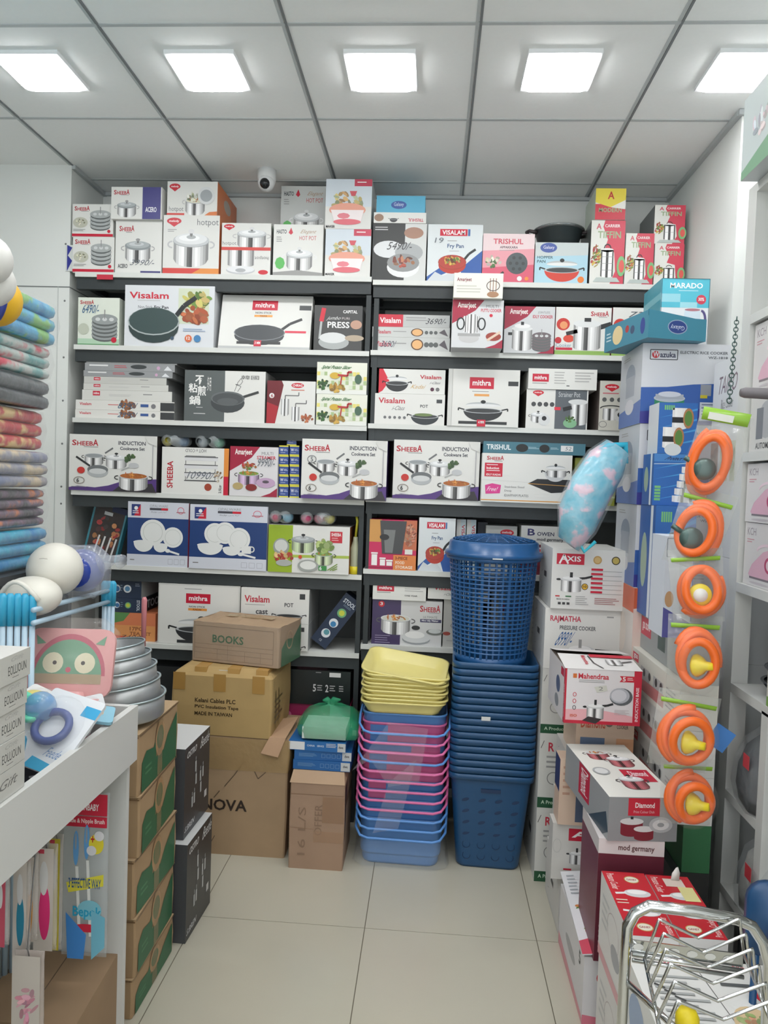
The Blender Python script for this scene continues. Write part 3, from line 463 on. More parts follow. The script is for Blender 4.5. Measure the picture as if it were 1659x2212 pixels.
def a_mk(a): m_logo(a.sub(.3, .14, .64, .34), 'mithra'); a.lines(.34, .38, .62, .41, 1); a.rect(.37, .43, .58, .47, (226, 160, 90)); a.rect(.84, .2, .98, .28, (56, 58, 60)); m_kadai(a.sub(.14, .48, .86, .92)); a.rect(.16, .91, .84, .96, (50, 52, 54)); a.rect(.42, .88, .54, 1, RED); a.text('4 MM', .44, .9, .52, .95, (240, 240, 240), True); a.rect(0, 0, .06, 1, (206, 206, 202)); a.line([(.06, 0), (.06, 1)], .006, (160, 160, 156))
sb('kadai_box', 'large square white box with a black lidded wok and red logo on the third shelf', 967, 1122, 798, 920, Y1-.02, R_[2], .28, a_mk)
z = sb('strainer_pot_box', 'grey and white strainer pot box with an open steel pot on the third shelf', 1136, 1270, 842, 924, Y1-.015, R_[2], .27, lambda a: (a.rect(.47, 0, .98, 1, (92, 98, 104)), m_melody(a.sub(.1, .02, .28, .18)), a.text('Strainer Pot', .52, .05, .87, .18, (200, 204, 206)), [a.circ(.12+.1*i, .38, .06, (70, 72, 74)) for i in range(4)], a.rect(.46, .44, .56, .52, (214, 50, 70)), m_pot(a.sub(.04, .5, .36, .86)), a.circ(.3, .78, .15, (214, 216, 216)), a.circ(.3, .74, .06, BLACK), steel(a.sub(.72, .3, .99, .9)), a.ell(.84, .3, .16, .07, (214, 216, 216)), a.line([(.6, .5), (.74, .44)], .1, BLACK), a.ell(.72, .85, .11, .12, (130, 180, 140)), m_food(a.sub(.62, .64, .82, .86), [(90, 130, 60), (70, 110, 50)], 12)), sides={'l': (70, 68, 60)})
sb('flat_pan_box', 'long white box with small red logo lying on the strainer pot box', 1141, 1290, 797, 840, Y1-.02, z+.001, .28, lambda a: (m_logo(a.sub(.06, .26, .3, .64), 'mithra'), a.lines(.06, .7, .3, .8, 1), a.lines(.38, .15, .56, .8, 5, (176, 176, 174)), a.lines(.68, .15, .96, .7, 4, (176, 176, 174)), a.lines(.56, .8, .62, .9, 1, BLACK)))
sb('strainer_pot_box', 'narrow cream box with dotted pot symbols at the right end of the third shelf', 1294, 1362, 823, 928, Y1-.02, R_[2], .25, lambda a: (m_melody(a.sub(.16, .06, .62, .22)), a.lines(.1, .24, .7, .3, 1, (200, 110, 120)), [a.circ(.16+.24*i, .38, .045, (90, 92, 92)) for i in range(4)], a.ring(.4, .56, .36, .06, .02, BLACK, 180, 360), steel(a.sub(.12, .56, .6, .8)), a.circ(.68, .7, .12, (206, 206, 204)), a.circ(.68, .68, .05, BLACK), a.ring(.14, .88, .12, .06, .01, GREYT)), col=(204, 202, 192), sides={'l': (110, 100, 96)})
# ------------------------------------------------------------------ fourth shelf
PUR = (84, 56, 124)
def a_ind(a, n=None):
    a.poly([(0, .95), (.1, .92), (.3, .94), (.45, .9), (.6, .82), (.8, .78), (1, .76), (1, 1), (0, 1)], PUR); sheeba(a, .03, .1, .33, .2); a.text('INDUCTION', .56, .1, .87, .17, (66, 68, 80), True); a.text('Cookware Set', .58, .2, .86, .26, (66, 68, 80), True)
    a.poly([(.5, 1), (.58, .9), (.95, .84), (1, 1)], (54, 50, 56)); m_saucepan(a.sub(.14, .2, .5, .56)); m_pot(a.sub(.38, .26, .7, .6)); a.line([(.08, .4), (.24, .56)], .035, BLACK); a.ell(.33, .66, .12, .1, (176, 180, 182)); a.ell(.33, .62, .12, .08, (110, 114, 116)); a.ell(.33, .65, .1, .05, (206, 208, 208))
    m_food(a.sub(.62, .3, .76, .5), [(80, 110, 60), (60, 90, 50)], 8, 2, .25); a.line([(.6, .62), (.72, .54)], .02, (170, 172, 172)); a.ell(.74, .53, .06, .05, (190, 192, 194)); m_pot(a.sub(.52, .52, .96, .98), 0, inside=(170, 100, 50)); a.ell(.14, .64, .045, .06, (196, 50, 44)); a.ring(.12, .82, .06, .06, .012, (130, 120, 110)); a.text('6', .09, .78, .12, .86, (60, 60, 60), True); a.lines(.03, .93, .28, .95, 1)
    if n: a.ring(.12, .34, .05, .06, .01, (90, 92, 100)); a.text('5', .105, .3, .135, .38, (90, 92, 100))
    a.line([(.955, .1), (.955, .72)], .015, (170, 170, 174)); a.poly([(.86, 0), (.97, 0), (1, .06), (1, .18), (.9, .12)], (214, 214, 210))
sb('cookware_set_box', 'white and purple induction cookware set box at the far left of the fourth shelf', 149, 339, 940, 1064, Y1-.02, L[3], .25, a_ind, sides={'r': (50, 46, 52)}, group='induction cookware set boxes')
sb('cookware_set_box', 'white and purple induction cookware set box in the middle with a circled number written', 651, 836, 950, 1073, 3.31, L[3]+.001, .27, lambda a: a_ind(a, 1), sides={'r': (70, 50, 110)}, group='induction cookware set boxes')
sb('cookware_set_box', 'white and purple induction cookware set box on the right bay behind the laundry basket lid', 849, 1036, 952, 1078, Y1-.02, R_[3], .27, a_ind, sides={'l': (60, 50, 70)}, group='induction cookware set boxes')
sb('steamer_rack_box', 'white box standing on its side with sideways red lettering and a steel rack picture', 349, 494, 967, 1065, Y1-.012, L[3], .26, lambda a: (a.text('SHEEBA', .08, .3, .17, .88, (180, 30, 46), True, 90), a.text('HOT n COLD', .35, .03, .66, .1, (80, 80, 84), False, 180), a.frame(.36, .18, .8, .7, .012, (60, 60, 62)), [a.rect(.34, .2+.17*i, .84, .28+.17*i, (214, 214, 216)) for i in range(3)], [a.line([(.34, .2+.17*i), (.84, .2+.17*i)], .02, (90, 90, 92)) for i in range(4)], a.circ(.7, .84, .08, (160, 70, 50)), a.rect(.93, 0, 1, .6, (222, 140, 60)), a.rect(.93, .6, 1, 1, RED), a.text('2.5Ltr', .86, .78, .9, .96, (60, 60, 66), True, 90), hand(a, '10990/-', .36, .48, .86, .7), m_food(a.sub(.78, .45, .92, .78), [(200, 190, 170), (170, 130, 90)], 8)), sides={'r': (150, 70, 50)})
sb('casserole_box', 'maroon and white multi steamer box with a handwritten price on the fourth shelf', 496, 600, 965, 1069, Y1-.017, L[3], .24, lambda a: a_amr(a, 'MULTI', 'STEAMER', lambda b: (m_pot(b.sub(.1, .36, .7, .78), 0, tint=(.9, .78, .92), inside=(120, 150, 70)), m_food(b.sub(.2, .3, .6, .5), [(90, 140, 60), (206, 120, 50), (196, 50, 50)], 16), b.ell(.76, .72, .2, .1, (190, 160, 190)), b.ell(.76, .7, .07, .03, (90, 80, 90)), b.ell(.18, .8, .11, .07, (180, 160, 110)), b.ell(.46, .82, .12, .07, (130, 40, 40)), hand(b, '9990/-', .55, .2, .98, .42))), col=(216, 214, 216))
# loose open flap behind the maroon box
def scrub(x, y, lb, yaw=0, base=None, Y=3.37):
    return sb('scrub_pack', lb, x-10.5, x+10.5, y-10.5, y+10.5, Y, base, .07, lambda a: (a.rect(0, 0, 1, .12, (222, 214, 70)), a.rect(0, .9, 1, 1, (222, 214, 70)), a.text('W', .12, .3, .45, .6, (225, 230, 240), True), a.lines(.5, .36, .92, .6, 2, (200, 210, 230)), a.lines(.15, .7, .8, .8, 1, (200, 210, 230))), cat='pack', col=(40, 70, 140), group='small blue scrub packs', yaw=yaw, rough=.2)
for ci, (cx, cn) in enumerate([(613, 'left'), (636, 'right')]):
    zz = L[3]
    for k in range(5): zz = scrub(cx, 1059-21.5*k, 'small blue and yellow pack, %s in the %s column of the blue packs' % (['lowest', 'second from bottom', 'middle', 'second from top', 'highest'][k], cn), 0, zz+.0005)
scrub(630, 953, 'small blue and yellow pack lying alone on top of both pack columns', 6, zz+.001)
z = sb('idli_kadai_box', 'wide white box with a pan on an induction hob and a pink splash, fourth shelf', 1040, 1235, 981, 1087, 3.30, R_[3], .3, lambda a: (a.rect(0, .95, 1, .97, (214, 150, 60)), a.line([(0, .55), (1, .6)], .004, (190, 190, 188)), sheeba(a, .05, .06, .24, .14), a.rect(.03, .2, .23, .48, RED), a.lines(.05, .23, .2, .27, 1, (235, 220, 222)), a.text('Induction', .05, .28, .19, .33, (240, 235, 235), True), a.lines(.05, .35, .2, .39, 1, (235, 220, 222)), a.text('IDLY KADAI', .05, .42, .21, .46, (240, 235, 235), True), a.poly([(.04, .66), (.12, .62), (.22, .65), (.21, .82), (.05, .84)], (214, 60, 140)), a.text('Free!', .07, .69, .18, .78, (240, 225, 235), False, shear=.2), a.text('Stainless Steel', .26, .66, .48, .7, GREYT), a.text('Deep', .26, .74, .34, .79, GREYT), a.text('IDIAPPAM PLATES', .26, .83, .53, .88, GREYT), a.poly([(.52, .6), (.62, .5), (.98, .5), (1, .62), (.9, .76), (.78, .78)], (40, 40, 42)), a.line([(.52, .6), (1, .63)], .012, (200, 150, 80)), m_kadai(a.sub(.66, .12, .98, .56), (200, 202, 204)), steel(a.sub(.72, .32, .94, .46), .3)))
z2 = sb('griddle_box', 'long flat teal box with white lettering on top of the pan and hob box', 1044, 1265, 956, 986, 3.30, z+.001, .3, lambda a: (a.text('TRISHUL', .03, .25, .27, .7, (225, 232, 234), True), a.ell(.38, .5, .06, .35, (30, 34, 36)), a.lines(.44, .4, .55, .6, 2, (170, 200, 210)), a.ell(.6, .5, .05, .35, (30, 34, 36)), a.lines(.66, .4, .74, .6, 2, (170, 200, 210)), a.rect(.76, .2, .88, .7, (220, 222, 222)), hand(a, '52', .8, .25, .87, .65)), col=(70, 118, 134))
sb('cookware_set_box', 'olive green box half hidden behind the hanging blue toy bag', 1240, 1330, 990, 1086, 3.33, R_[3], .3, lambda a: (a.circ(.3, .5, .2, (200, 204, 190)), a.circ(.3, .5, .14, (100, 104, 96)), a.rect(.0, .8, 1, .84, (190, 200, 130))), col=(146, 152, 60))
# ------------------------------------------------------------------ fifth shelf
NAV = (34, 62, 116)
def a_opal(a, mug):
    a.rect(0, .25, 1, .82, NAV); a.rect(.06, .04, .21, .22, (44, 60, 120)); a.poly([(.21, .04), (.21, .22), (.1, .22)], (196, 40, 60)); a.circ(.135, .1, .03, (235, 235, 235)); a.lines(.08, .14, .19, .2, 2, (235, 235, 235)); a.text('OPALWARE', .36, .04, .66, .08, (150, 154, 160)); a.rect(.36, .09, .66, .125, (70, 72, 80)); a.rect(.55, .09, .66, .125, (200, 40, 60)); a.text('طقم سفرة', .38, .14, .64, .17, (120, 124, 130)); a.ring(.87, .12, .05, .05, .01, (214, 110, 130)); a.lines(.8, .14, .97, .18, 1, (180, 120, 130))
    W = (226, 228, 226); G = (196, 200, 196)
    for (u, v, r) in ([(.42, .47, .2), (.75, .54, .16)] if not mug else [(.33, .45, .17), (.46, .43, .17), (.64, .52, .18)]): a.circ(u, v, r, W, 26); a.circ(u, v, r*.78, G, 24); a.circ(u, v, r*.74, W, 24)
    for (u, v, s) in [(.27, .69, .17), (.55, .73, .12)]: a.ell(u, v-.06, s, .035, W); a.ell(u, v-.05, s*.95, .14*s/.17, W, 0, 180)
    a.line([(.64, .74), (.86, .8)], .03, W); a.ell(.67, .75, .04, .03, W)
    if mug: a.rect(.68, .62, .8, .74, W); a.ring(.81, .67, .03, .04, .018, W)
    a.rect(0, .82, 1, 1, (206, 210, 220)); a.lines(.05, .9, .15, .94, 1, GREYT); [a.frame(.68+.1*i, .88, .75+.1*i, .96, .006, (170, 174, 184)) for i in range(3)]
sb('dinner_set_box', 'smaller blue and white dinner set box with two plates and bowls on the fifth shelf', 275, 407, 1085, 1223, Y1-.01, L[4], .28, lambda a: a_opal(a, 0), col=(206, 210, 220), sides={'r': (190, 60, 90)})
sb('dinner_set_box', 'wider blue dinner set box with three plates and a mug on the fifth shelf', 409, 577, 1092, 1231, Y1-.02, L[4], .28, lambda a: a_opal(a, 1), col=(206, 210, 220))
z5 = sb('cookware_set_box', 'lime green and white six piece cookware box with a cabbage in a pot', 579, 755, 1136, 1237, 3.34, L[4], .27, lambda a: (a.rect(0, 0, .3, 1, (150, 176, 40)), a.poly([(.3, .62), (1, .6), (1, .66), (.3, .68)], (170, 190, 80)), sheeba(a, .78, .14, .9, .2) if 0 else a.rect(.76, .1, .91, .34, (196, 40, 56)), a.text('SHEEBA', .775, .13, .895, .2, (240, 235, 235), True), a.lines(.78, .23, .88, .32, 2, (230, 170, 170)), m_pot(a.sub(.24, .1, .62, .58), tint=(.85, .92, .75), glass=True), a.ell(.16, .46, .1, .18, (150, 156, 150)), a.ell(.16, .44, .08, .13, (206, 208, 204)), m_food(a.sub(.04, .52, .34, .86), [(196, 50, 40), (210, 70, 50), (226, 190, 120)], 20), a.ell(.2, .8, .1, .07, (170, 174, 170)), m_pot(a.sub(.54, .4, .84, .82), 0, tint=(.9, .96, .8), inside=(120, 160, 80)), m_food(a.sub(.58, .26, .82, .62), [(150, 180, 90), (130, 164, 76), (176, 196, 116)], 16, 3, .26), a.ell(.5, .84, .13, .13, (160, 164, 160)), a.ell(.5, .83, .1, .09, (222, 224, 220)), a.circ(.4, .66, .04, (206, 80, 40)), a.rect(.63, .83, .73, .93, (60, 140, 70)), a.text('6', .64, .84, .67, .92, (235, 235, 235), True), [a.line([(.74+.03*i, .92), (.86, .78+.05*i)], .02, (120, 150, 60)) for i in range(3)]), sides={'r': (170, 110, 60)})
sb('food_storage_box', 'pink and orange food storage box with a see-through window on the fifth shelf', 797, 900, 1123, 1233, Y1-.01, R_[4], .2, lambda a: (a.rect(0, 0, .25, .45, (206, 150, 80)), a.rect(.72, 0, 1, .6, (196, 110, 76)), m_food(a.sub(.7, .0, 1.02, .6), [(206, 130, 96), (176, 90, 64), (216, 150, 120)], 30, 4, .12), a.poly([(.22, .02), (.78, .02), (.7, .68), (.28, .68)], (70, 70, 72)), a.poly([(.3, .2), (.55, .2), (.5, .66), (.34, .66)], (120, 122, 122)), a.ell(.32, .35, .1, .06, (44, 44, 46)), a.rect(.76, .58, .92, .68, (222, 220, 214)), a.rect(.52, .7, 1, 1, (220, 130, 66)), a.text('3-PIECE', .56, .73, .82, .79, (110, 50, 20), True), a.text('FOOD', .57, .82, .76, .88, (240, 225, 205), True), a.text('STORAGE', .57, .91, .93, .97, (240, 225, 205), True), [(a.rect(u, v, u+w, .92, (240, 236, 236)), a.rect(u-.01, v-.04, u+w+.01, v-.01, (240, 236, 236))) for u, v, w in ((.06, .7, .12), (.24, .8, .11), (.38, .84, .12))], a.rect(0, .95, .52, .97, (150, 30, 70))), col=(200, 44, 92), sides={'r': (190, 110, 60)})
carton('frying_pan_box', 'white and blue frying pan box turned slightly, beside the food storage box', 'box', (atY(902, 1200, 3.36).x+.002, 3.365, R_[4]), .165, .045, atY(940, 1118, 3.36).z-R_[4]-.002, yaw=3, art=a_frypan)
for k, (x0, lb) in enumerate([(986, 'grey spine of a frying pan box standing end-on, nearer to the turned one'), (1008, 'white spine of a frying pan box standing end-on, further right')]):
    carton('frying_pan_box', lb, 'box', (atY(x0, 1150, 3.42).x, 3.42, R_[4]), .042, .24, atY(1000, 1122, 3.42).z-R_[4], art=lambda a: (a.rect(.45, 0, 1, 1, (206, 222, 226)), a.text('VISALAM', .55, .1, .9, .62, (190, 40, 60), True, -90)))
sb('utensil_box', 'pale grey box with a small red oval logo behind the laundry basket lid', 1048, 1116, 1136, 1230, 3.43, R_[4], .2, lambda a: (a.ell(.68, .14, .22, .07, (196, 40, 56)), a.text('melody', .52, .11, .84, .17, (240, 235, 235), True)), sides={'r': (60, 110, 70)}, col=(196, 198, 194))
sb('juicer_box', 'white box with dark lettering and red glasses picture between laundry basket and toy bag', 1124, 1240, 1137, 1240, 3.40, R_[4], .22, lambda a: (a.text('OWEN', .3, .12, .62, .2, (60, 64, 90), True), a.text('B', .12, .06, .26, .2, (60, 60, 110), True), a.text('mod germany', .3, .24, .8, .32, (60, 62, 70), True), a.rect(0, .38, 1, 1, (110, 34, 50)), a.rect(.1, .44, .5, .6, (230, 224, 224)), [a.circ(.16+.1*i, .5, .03, (206, 60, 70)) for i in range(4)]))
# dark boxes at the back of the fifth shelf
sb('storage_carton', 'dark grey box at the back of the fifth shelf above the spines', 1030, 1052, 1128, 1230, 3.5, R_[4], .15, col=(70, 74, 84))
# ------------------------------------------------------------------ sixth shelf
DB = (36, 50, 74)
def a_stool(a, g): a.circ(.2, .5, .22, (222, 226, 230)); a.circ(.22, .52, .15, (60, 110, 160)); a.circ(.55, .5, .22, (110, 170, 120) if g else (222, 226, 230)); a.circ(.55, .5, .14, (190, 200, 70) if g else (90, 140, 180)); a.text('STOOL', .82, .12, .92, .88, (206, 214, 222), True, -90) if g else a.lines(.8, .2, .95, .4, 2, (150, 160, 180)); a.lines(.32, .3, .4, .7, 3, (110, 130, 150))
p = 3.39
z = sb('tea_set_box', 'orange tea set box with a handwritten price under two navy stool boxes', 243, 336, 1324, 1392, p, L[5], .24, lambda a: (a.poly([(0, 0), (.4, 0), (.25, .3), (0, .4)], (90, 140, 80)), a.rect(0, .45, 1, 1, (220, 150, 90)), a.text('17PCS', .4, .5, .78, .64, (140, 80, 50), True), a.text('TEA SET', .4, .68, .9, .8, (140, 80, 50), True), a.poly([(0, .8), (.5, .9), (.5, 1), (0, 1)], (206, 90, 60)), hand(a, '7490/-', .15, .78, .85, .98, (80, 50, 60))), col=(214, 124, 84))
z = sb('folding_stool_box', 'navy folding stool box with green round picture, lower of two over tea set box', 238, 308, 1292, 1324, p, z+.001, .27, lambda a: a_stool(a, 1), col=DB, right=lambda a: a.text('STOOL', .1, .2, .9, .8, (200, 205, 212), True), sides={'r': (40, 42, 48)})
sb('folding_stool_box', 'navy folding stool box with white side, upper of two under the fifth shelf', 238, 306, 1252, 1290, p, z+.001, .27, lambda a: a_stool(a, 0), col=DB, sides={'r': (186, 190, 192), 'u': (60, 70, 80)})
def a_mk2(a): a.lines(.32, .07, .56, .1, 1); m_logo(a.sub(.34, .15, .64, .31), 'mithra'); a.text('NON STICK', .38, .35, .58, .38, (90, 90, 90), True); a.rect(.37, .39, .6, .43, (226, 150, 70)); a.text('KADAI', .43, .395, .53, .425, (120, 60, 20), True); m_kadai(a.sub(.12, .45, .95, .98)); a.rect(.24, .92, .7, .97, (50, 52, 54)); a.frame(.01, .01, .99, .99, .01, (200, 200, 196))
sb('kadai_box', 'big white wok box with red logo, half hidden by the green printed brown carton', 341, 518, 1263, 1390, 3.36, L[5], .3, a_mk2, sides={'r': (196, 196, 192)})
def a_vpot(a, t=1): t and (a.text('Visalam', .05, .22, .42, .42, (190, 40, 60), True), a.lines(.06, .48, .36, .52, 1), a.text('cast', .22, .62, .4, .76, (70, 70, 74), True)); t and a.text('POT', .64, .4, .77, .52, (60, 64, 66), True); a.rect(.86, .12, .94, .28, (60, 64, 66)); m_kadai(a.sub(.45, .5, .97, 1.2 if not t else 1.0), (60, 64, 66), False)
z = sb('pot_box', 'white cooking pot box at the bottom of the pair, mostly behind the books carton', 521, 666, 1346, 1406, 3.345, L[5], .3, lambda a: a_vpot(a, 0), sides={'r': (176, 178, 178)})
sb('pot_box', 'white cooking pot box with red lettering, upper of the pair on the sixth shelf', 520, 668, 1272, 1345, 3.345, z+.001, .3, a_vpot, sides={'r': (176, 178, 178)}, top=lambda a: (a.ell(.45, .5, .25, .3, (60, 62, 62)), a.rect(.75, .3, .82, .5, (80, 82, 82))))
pa = atY(703, 1401, 3.40)
MS = Matrix.Translation((pa.x-.0, 3.39, L[5]+.004)) @ Matrix.Rotation(math.radians(38-2), 4, 'Y')
carton('folding_stool_box', 'navy folding stool box leaning diagonally at the right end of the sixth shelf', 'box', (0, 0, 0), .085, .1, .27, art=lambda a: (a.text('STOOL', .15, .08, .9, .16, (214, 220, 228), True), a.lines(.3, .18, .85, .22, 2, (120, 140, 160)), a.circ(.5, .33, .08, (110, 170, 120)), a.circ(.5, .33, .05, (200, 206, 70)), a.circ(.48, .55, .08, (220, 224, 228)), a.circ(.5, .57, .05, (60, 130, 180)), a.circ(.48, .77, .08, (220, 224, 228)), a.circ(.48, .75, .05, (90, 150, 160)), a.text('CE', .4, .9, .55, .94, (190, 200, 210))), col=DB, M4=MS @ Matrix.Translation((-.085, 0, 0)), sides={'r': (30, 38, 54)})
z = sb('idli_cooker_box', 'purple and white mini idli maker box with steel pots on the sixth shelf', 803, 955, 1297, 1395, 3.375, R_[5], .26, lambda a: (a.rect(0, 0, .41, 1, (66, 52, 92)), a.circ(.13, .1, .07, (196, 36, 50)), a.text('3', .11, .06, .15, .13, (240, 240, 240), True), sheeba(a, .68, .1, .97, .24), a.text('ULTIMATE', .73, .33, .93, .38, GREYT), a.rect(.69, .4, .99, .47, (56, 50, 90)), a.text('Mini Idly Maker', .71, .41, .95, .46, (225, 225, 230), True), m_pot(a.sub(.06, .14, .62, .78), 0, inside=(206, 206, 196), hnd=(90, 90, 92)), a.ell(.64, .86, .2, .12, (150, 154, 156)), a.ell(.64, .82, .2, .12, (206, 208, 208)), a.ell(.62, .76, .14, .08, (232, 232, 230)), a.ell(.63, .6, .06, .05, BLACK), a.ell(.9, .68, .12, .07, (110, 114, 110)), a.ell(.9, .66, .09, .05, (196, 200, 200)), [a.lines(.05, .8+.05*i, .3, .83+.05*i, 1, (170, 160, 190)) for i in range(4)]), col=(206, 206, 206))
sb('flat_pan_box', 'white box with red logo lying on the purple idli maker box', 805, 921, 1253, 1296, 3.365, z+.001, .25, lambda a: (m_logo(a.sub(.08, .26, .4, .58), 'mithra'), a.lines(.08, .62, .36, .72, 1), a.lines(.6, .2, .95, .6, 4, (180, 180, 178)), a.text('ONE YEAR', .6, .72, .84, .8, (90, 92, 92), True)))
z = sb('pot_box', 'grey box standing right of the idli maker, mostly behind the laundry basket', 957, 1040, 1296, 1397, 3.38, R_[5], .25, lambda a: (a.ell(.1, .72, .1, .04, (150, 60, 50)), a.ring(.35, .55, .15, .05, .01, (90, 90, 90)), a.lines(.1, .86, .3, .9, 1)), col=(178, 178, 174))
sb('pot_box', 'white pot box lying on the grey box behind the laundry basket', 924, 1055, 1257, 1296, 3.37, z+.001, .25, lambda a: (a.text('Visalam', .1, .25, .48, .5, (190, 40, 60), True), a.text('i-Class', .28, .64, .42, .78, (90, 92, 94), shear=.2)))
sb('storage_carton', 'dark narrow box end-on at the left of the purple idli maker box', 795, 801, 1290, 1388, 3.43, R_[5], .2, col=(50, 48, 54))
for (x0, x1, y0, y1, lb) in [(1060, 1140, 1262, 1397, 'grey shadowed box at the back of the sixth shelf behind the laundry basket'), (1142, 1182, 1262, 1395, 'pale box at the back of the sixth shelf right of the laundry basket')]:
    sb('storage_carton', lb, x0, x1, y0, y1, 3.41, R_[5], .2, lambda a: (a.rect(.3, .3, .9, .42, (150, 50, 90)), a.lines(.2, .5, .8, .8, 4)), col=(170, 172, 168))
# bottom row
z = sb('storage_carton', 'magenta box at the bottom behind the tape carton, under the black appliance box', 610, 757, 1521, 1566, 3.37, ZL[6], .28, lambda a: (a.circ(.08, .5, .15, (220, 120, 160)), a.rect(.7, 0, 1, 1, (180, 182, 182))), col=(160, 42, 90))
z = sb('black_appliance_box', 'black box with white warranty lettering under the sixth shelf', 622, 757, 1449, 1521, 3.36, z+.001, .28, lambda a: (a.lines(.66, .04, .88, .2, 1, (222, 222, 220), t=.13), a.lines(.44, .04, .56, .1, 1, (150, 150, 150)), a.text('5', .40, .4, .45, .62, (214, 214, 214), True), a.lines(.47, .42, .56, .62, 3, (190, 190, 190)), a.text('2', .6, .4, .65, .62, (214, 214, 214), True), a.lines(.67, .42, .76, .62, 3, (190, 190, 190)), a.lines(.82, .42, .9, .62, 3, (190, 190, 190))), col=(34, 40, 40), rough=.3)
sb('storage_carton', 'thin pink box lying on the black appliance box', 642, 708, 1432, 1447, 3.42, z+.001, .2, col=(190, 120, 140))
z = sb('storage_carton', 'black carton low on the left, between metal tins and tape carton', 320, 420, 1440, 1525, 3.37, ZL[6]+.06, .25, col=(30, 33, 36))
sb('storage_carton', 'purple carton at the bottom left, beneath the black carton', 320, 420, 1526, 1560, 3.36, ZL[6], .25, col=(70, 50, 130)) if 0 else None
sb('storage_carton', 'red box lid on the low shelf behind the yellow trays', 786, 935, 1410, 1560, 3.40, ZR[6], .24, col=(176, 34, 50))
# ------------------------------------------------------------------ brown cartons on the floor
CB = CARD((164, 138, 108)); CB2 = CARD((176, 148, 98)); TAPE = M((190, 160, 112), .18, 0, .55, 'packing_tape', .05, .3, 40)
def part_box(name, parent, a, b, m): return MB().box(a, b, m).build(name, parent)
r = empty('cardboard_carton', (-.753, 3.15, 0))
mb = MB(); mb.loft([rrect(.395, .31, .006, 0, n=1), rrect(.405, .315, .006, .2, n=1), rrect(.40, .312, .006, .38, n=1), rrect(.415, .33, .006, .5, n=1)], CB, True, True, False)
A = Art(mb, (-.2, -.1595, 0), (1, 0, 0), (0, 0, 1), .40, .5); A.text('ENOVA', .03, .53, .59, .625, (52, 42, 36), True)
for P in ([(.55, .2), (.45, .32), (.35, .42)], [(.3, .46), (.24, .52)], [(.72, .22), (.66, .28), (.7, .34), (.78, .28), (.76, .22)], [(.2, .8), (.16, .86), (.22, .9), (.26, .84)]): A.line(P, .006, (90, 76, 62))
mb.build('body', r)
MB().loft([rrect(.407, .321, .01, .36, n=2), rrect(.422, .34, .01, .43, n=2), rrect(.424, .342, .01, .498, n=2)], TAPE, False, False).build('tape_band', r)
off = Vector((.753, -3.15, 0)); P = [atY(563, 1627, 2.962), atY(600, 1636, 2.962), atY(582, 1598, 2.975), atY(617, 1606, 2.975), atY(608, 1552, 3.2), atY(645, 1548, 3.2)]
P[2].z = P[3].z = .512
mb = MB(); q = [p+off for p in P]
for i in (0, 2):
    Q = [q[i], q[i+1], q[i+3], q[i+2]]; mb.add(Q+[p+Vector((0, .004, -.004)) for p in Q], [(0, 1, 2, 3), (7, 6, 5, 4), (0, 4, 5, 1), (1, 5, 6, 2), (2, 6, 7, 3), (3, 7, 4, 0)], CARD((184, 150, 120)))
mb.build('flap', r)
tag(r, 'tall brown carton with big black letters standing on the floor under the tan one', 'carton')
r = empty('cardboard_carton', (-.828, 3.155, .503), (0, 0, math.radians(-2)))
mb = MB(); mb.loft([rrect(.42, .34, .008, 0, n=2), rrect(.43, .345, .01, .12, n=2), rrect(.425, .342, .014, .245, n=2), rrect(.40, .32, .014, .258, n=2), rrect(.33, .27, .014, .278, n=2)], CB2, True, True, False)
A = Art(mb, (-.215, -.173, 0), (1, 0, 0), (0, 0, 1), .43, .256); C2 = (62, 50, 32)
A.text('Kelani Cables PLC', .24, .4, .64, .47, C2, True); A.text('PVC Insulation Tape', .24, .51, .67, .58, C2, True); A.text('MADE IN TAIWAN', .24, .62, .61, .68, C2, True)
for u in (.02, .42, .8): A.rect(u, .0, u+.12, .28, M((168, 130, 70), .3))
A = Art(mb, (.216, -.17, 0), (0, 1, 0), (0, 0, 1), .34, .25); [A.line([(u, .25), (u+.05, .9)], .03, (96, 84, 50)) for u in (.15, .3)]; A.lines(.1, .4, .5, .85, 5, (110, 96, 60))
mb.build('body', r)
mb = MB(); 
for u in (-.12, .02, .14): mb.box((u, -.16, .2575), (u+.05, .13, .2792), M((186, 146, 84), .25))
mb.box((-.02, -.15, .262), (.06, -.115, .268), (214, 214, 210)); mb.build('tape_strip', r)
tag(r, 'tan carton with dark three-line printing, middle of the pile of brown cartons', 'carton')
r = empty('cardboard_carton', (-.778, 3.178, .786), (0, 0, math.radians(-11.5)))
mb = MB(); w, d, h = .398, .25, .168; mb.loft([rrect(w, d, .006, 0, n=2), rrect(w*1.01, d, .008, h*.6, n=2), rrect(w, d, .012, h, n=2)], CARD((162, 136, 110)), True, False, False)
for i in range(12):
    for j in range(8):
        f = lambda i, j: (-w/2+w*i/12, -d/2+d*j/8, h-.001+.012*math.sin(math.pi*i/12)*math.sin(math.pi*j/8)+.003*math.sin(i*2.1+j))
        mb.add([f(i, j), f(i+1, j), f(i+1, j+1), f(i, j+1)], [(0, 1, 2, 3)], CARD((170, 144, 116)), True)
A = Art(mb, (-w/2, -d/2-.0016, 0), (1, 0, 0), (0, 0, 1), w, h); A.text('BOOKS', .24, .3, .6, .5, (40, 92, 56), True)
K = (110, 88, 64); A.frame(.03, .1, .94, .93, .008, K); [A.line([(.03, v), (.94, v)], .006, K) for v in (.55, .66, .78)]; [A.line([(u, .66), (u, .93)], .006, K) for u in (.3, .42, .62, .8)]; A.line([(.42, .55), (.42, .66)], .006, K)
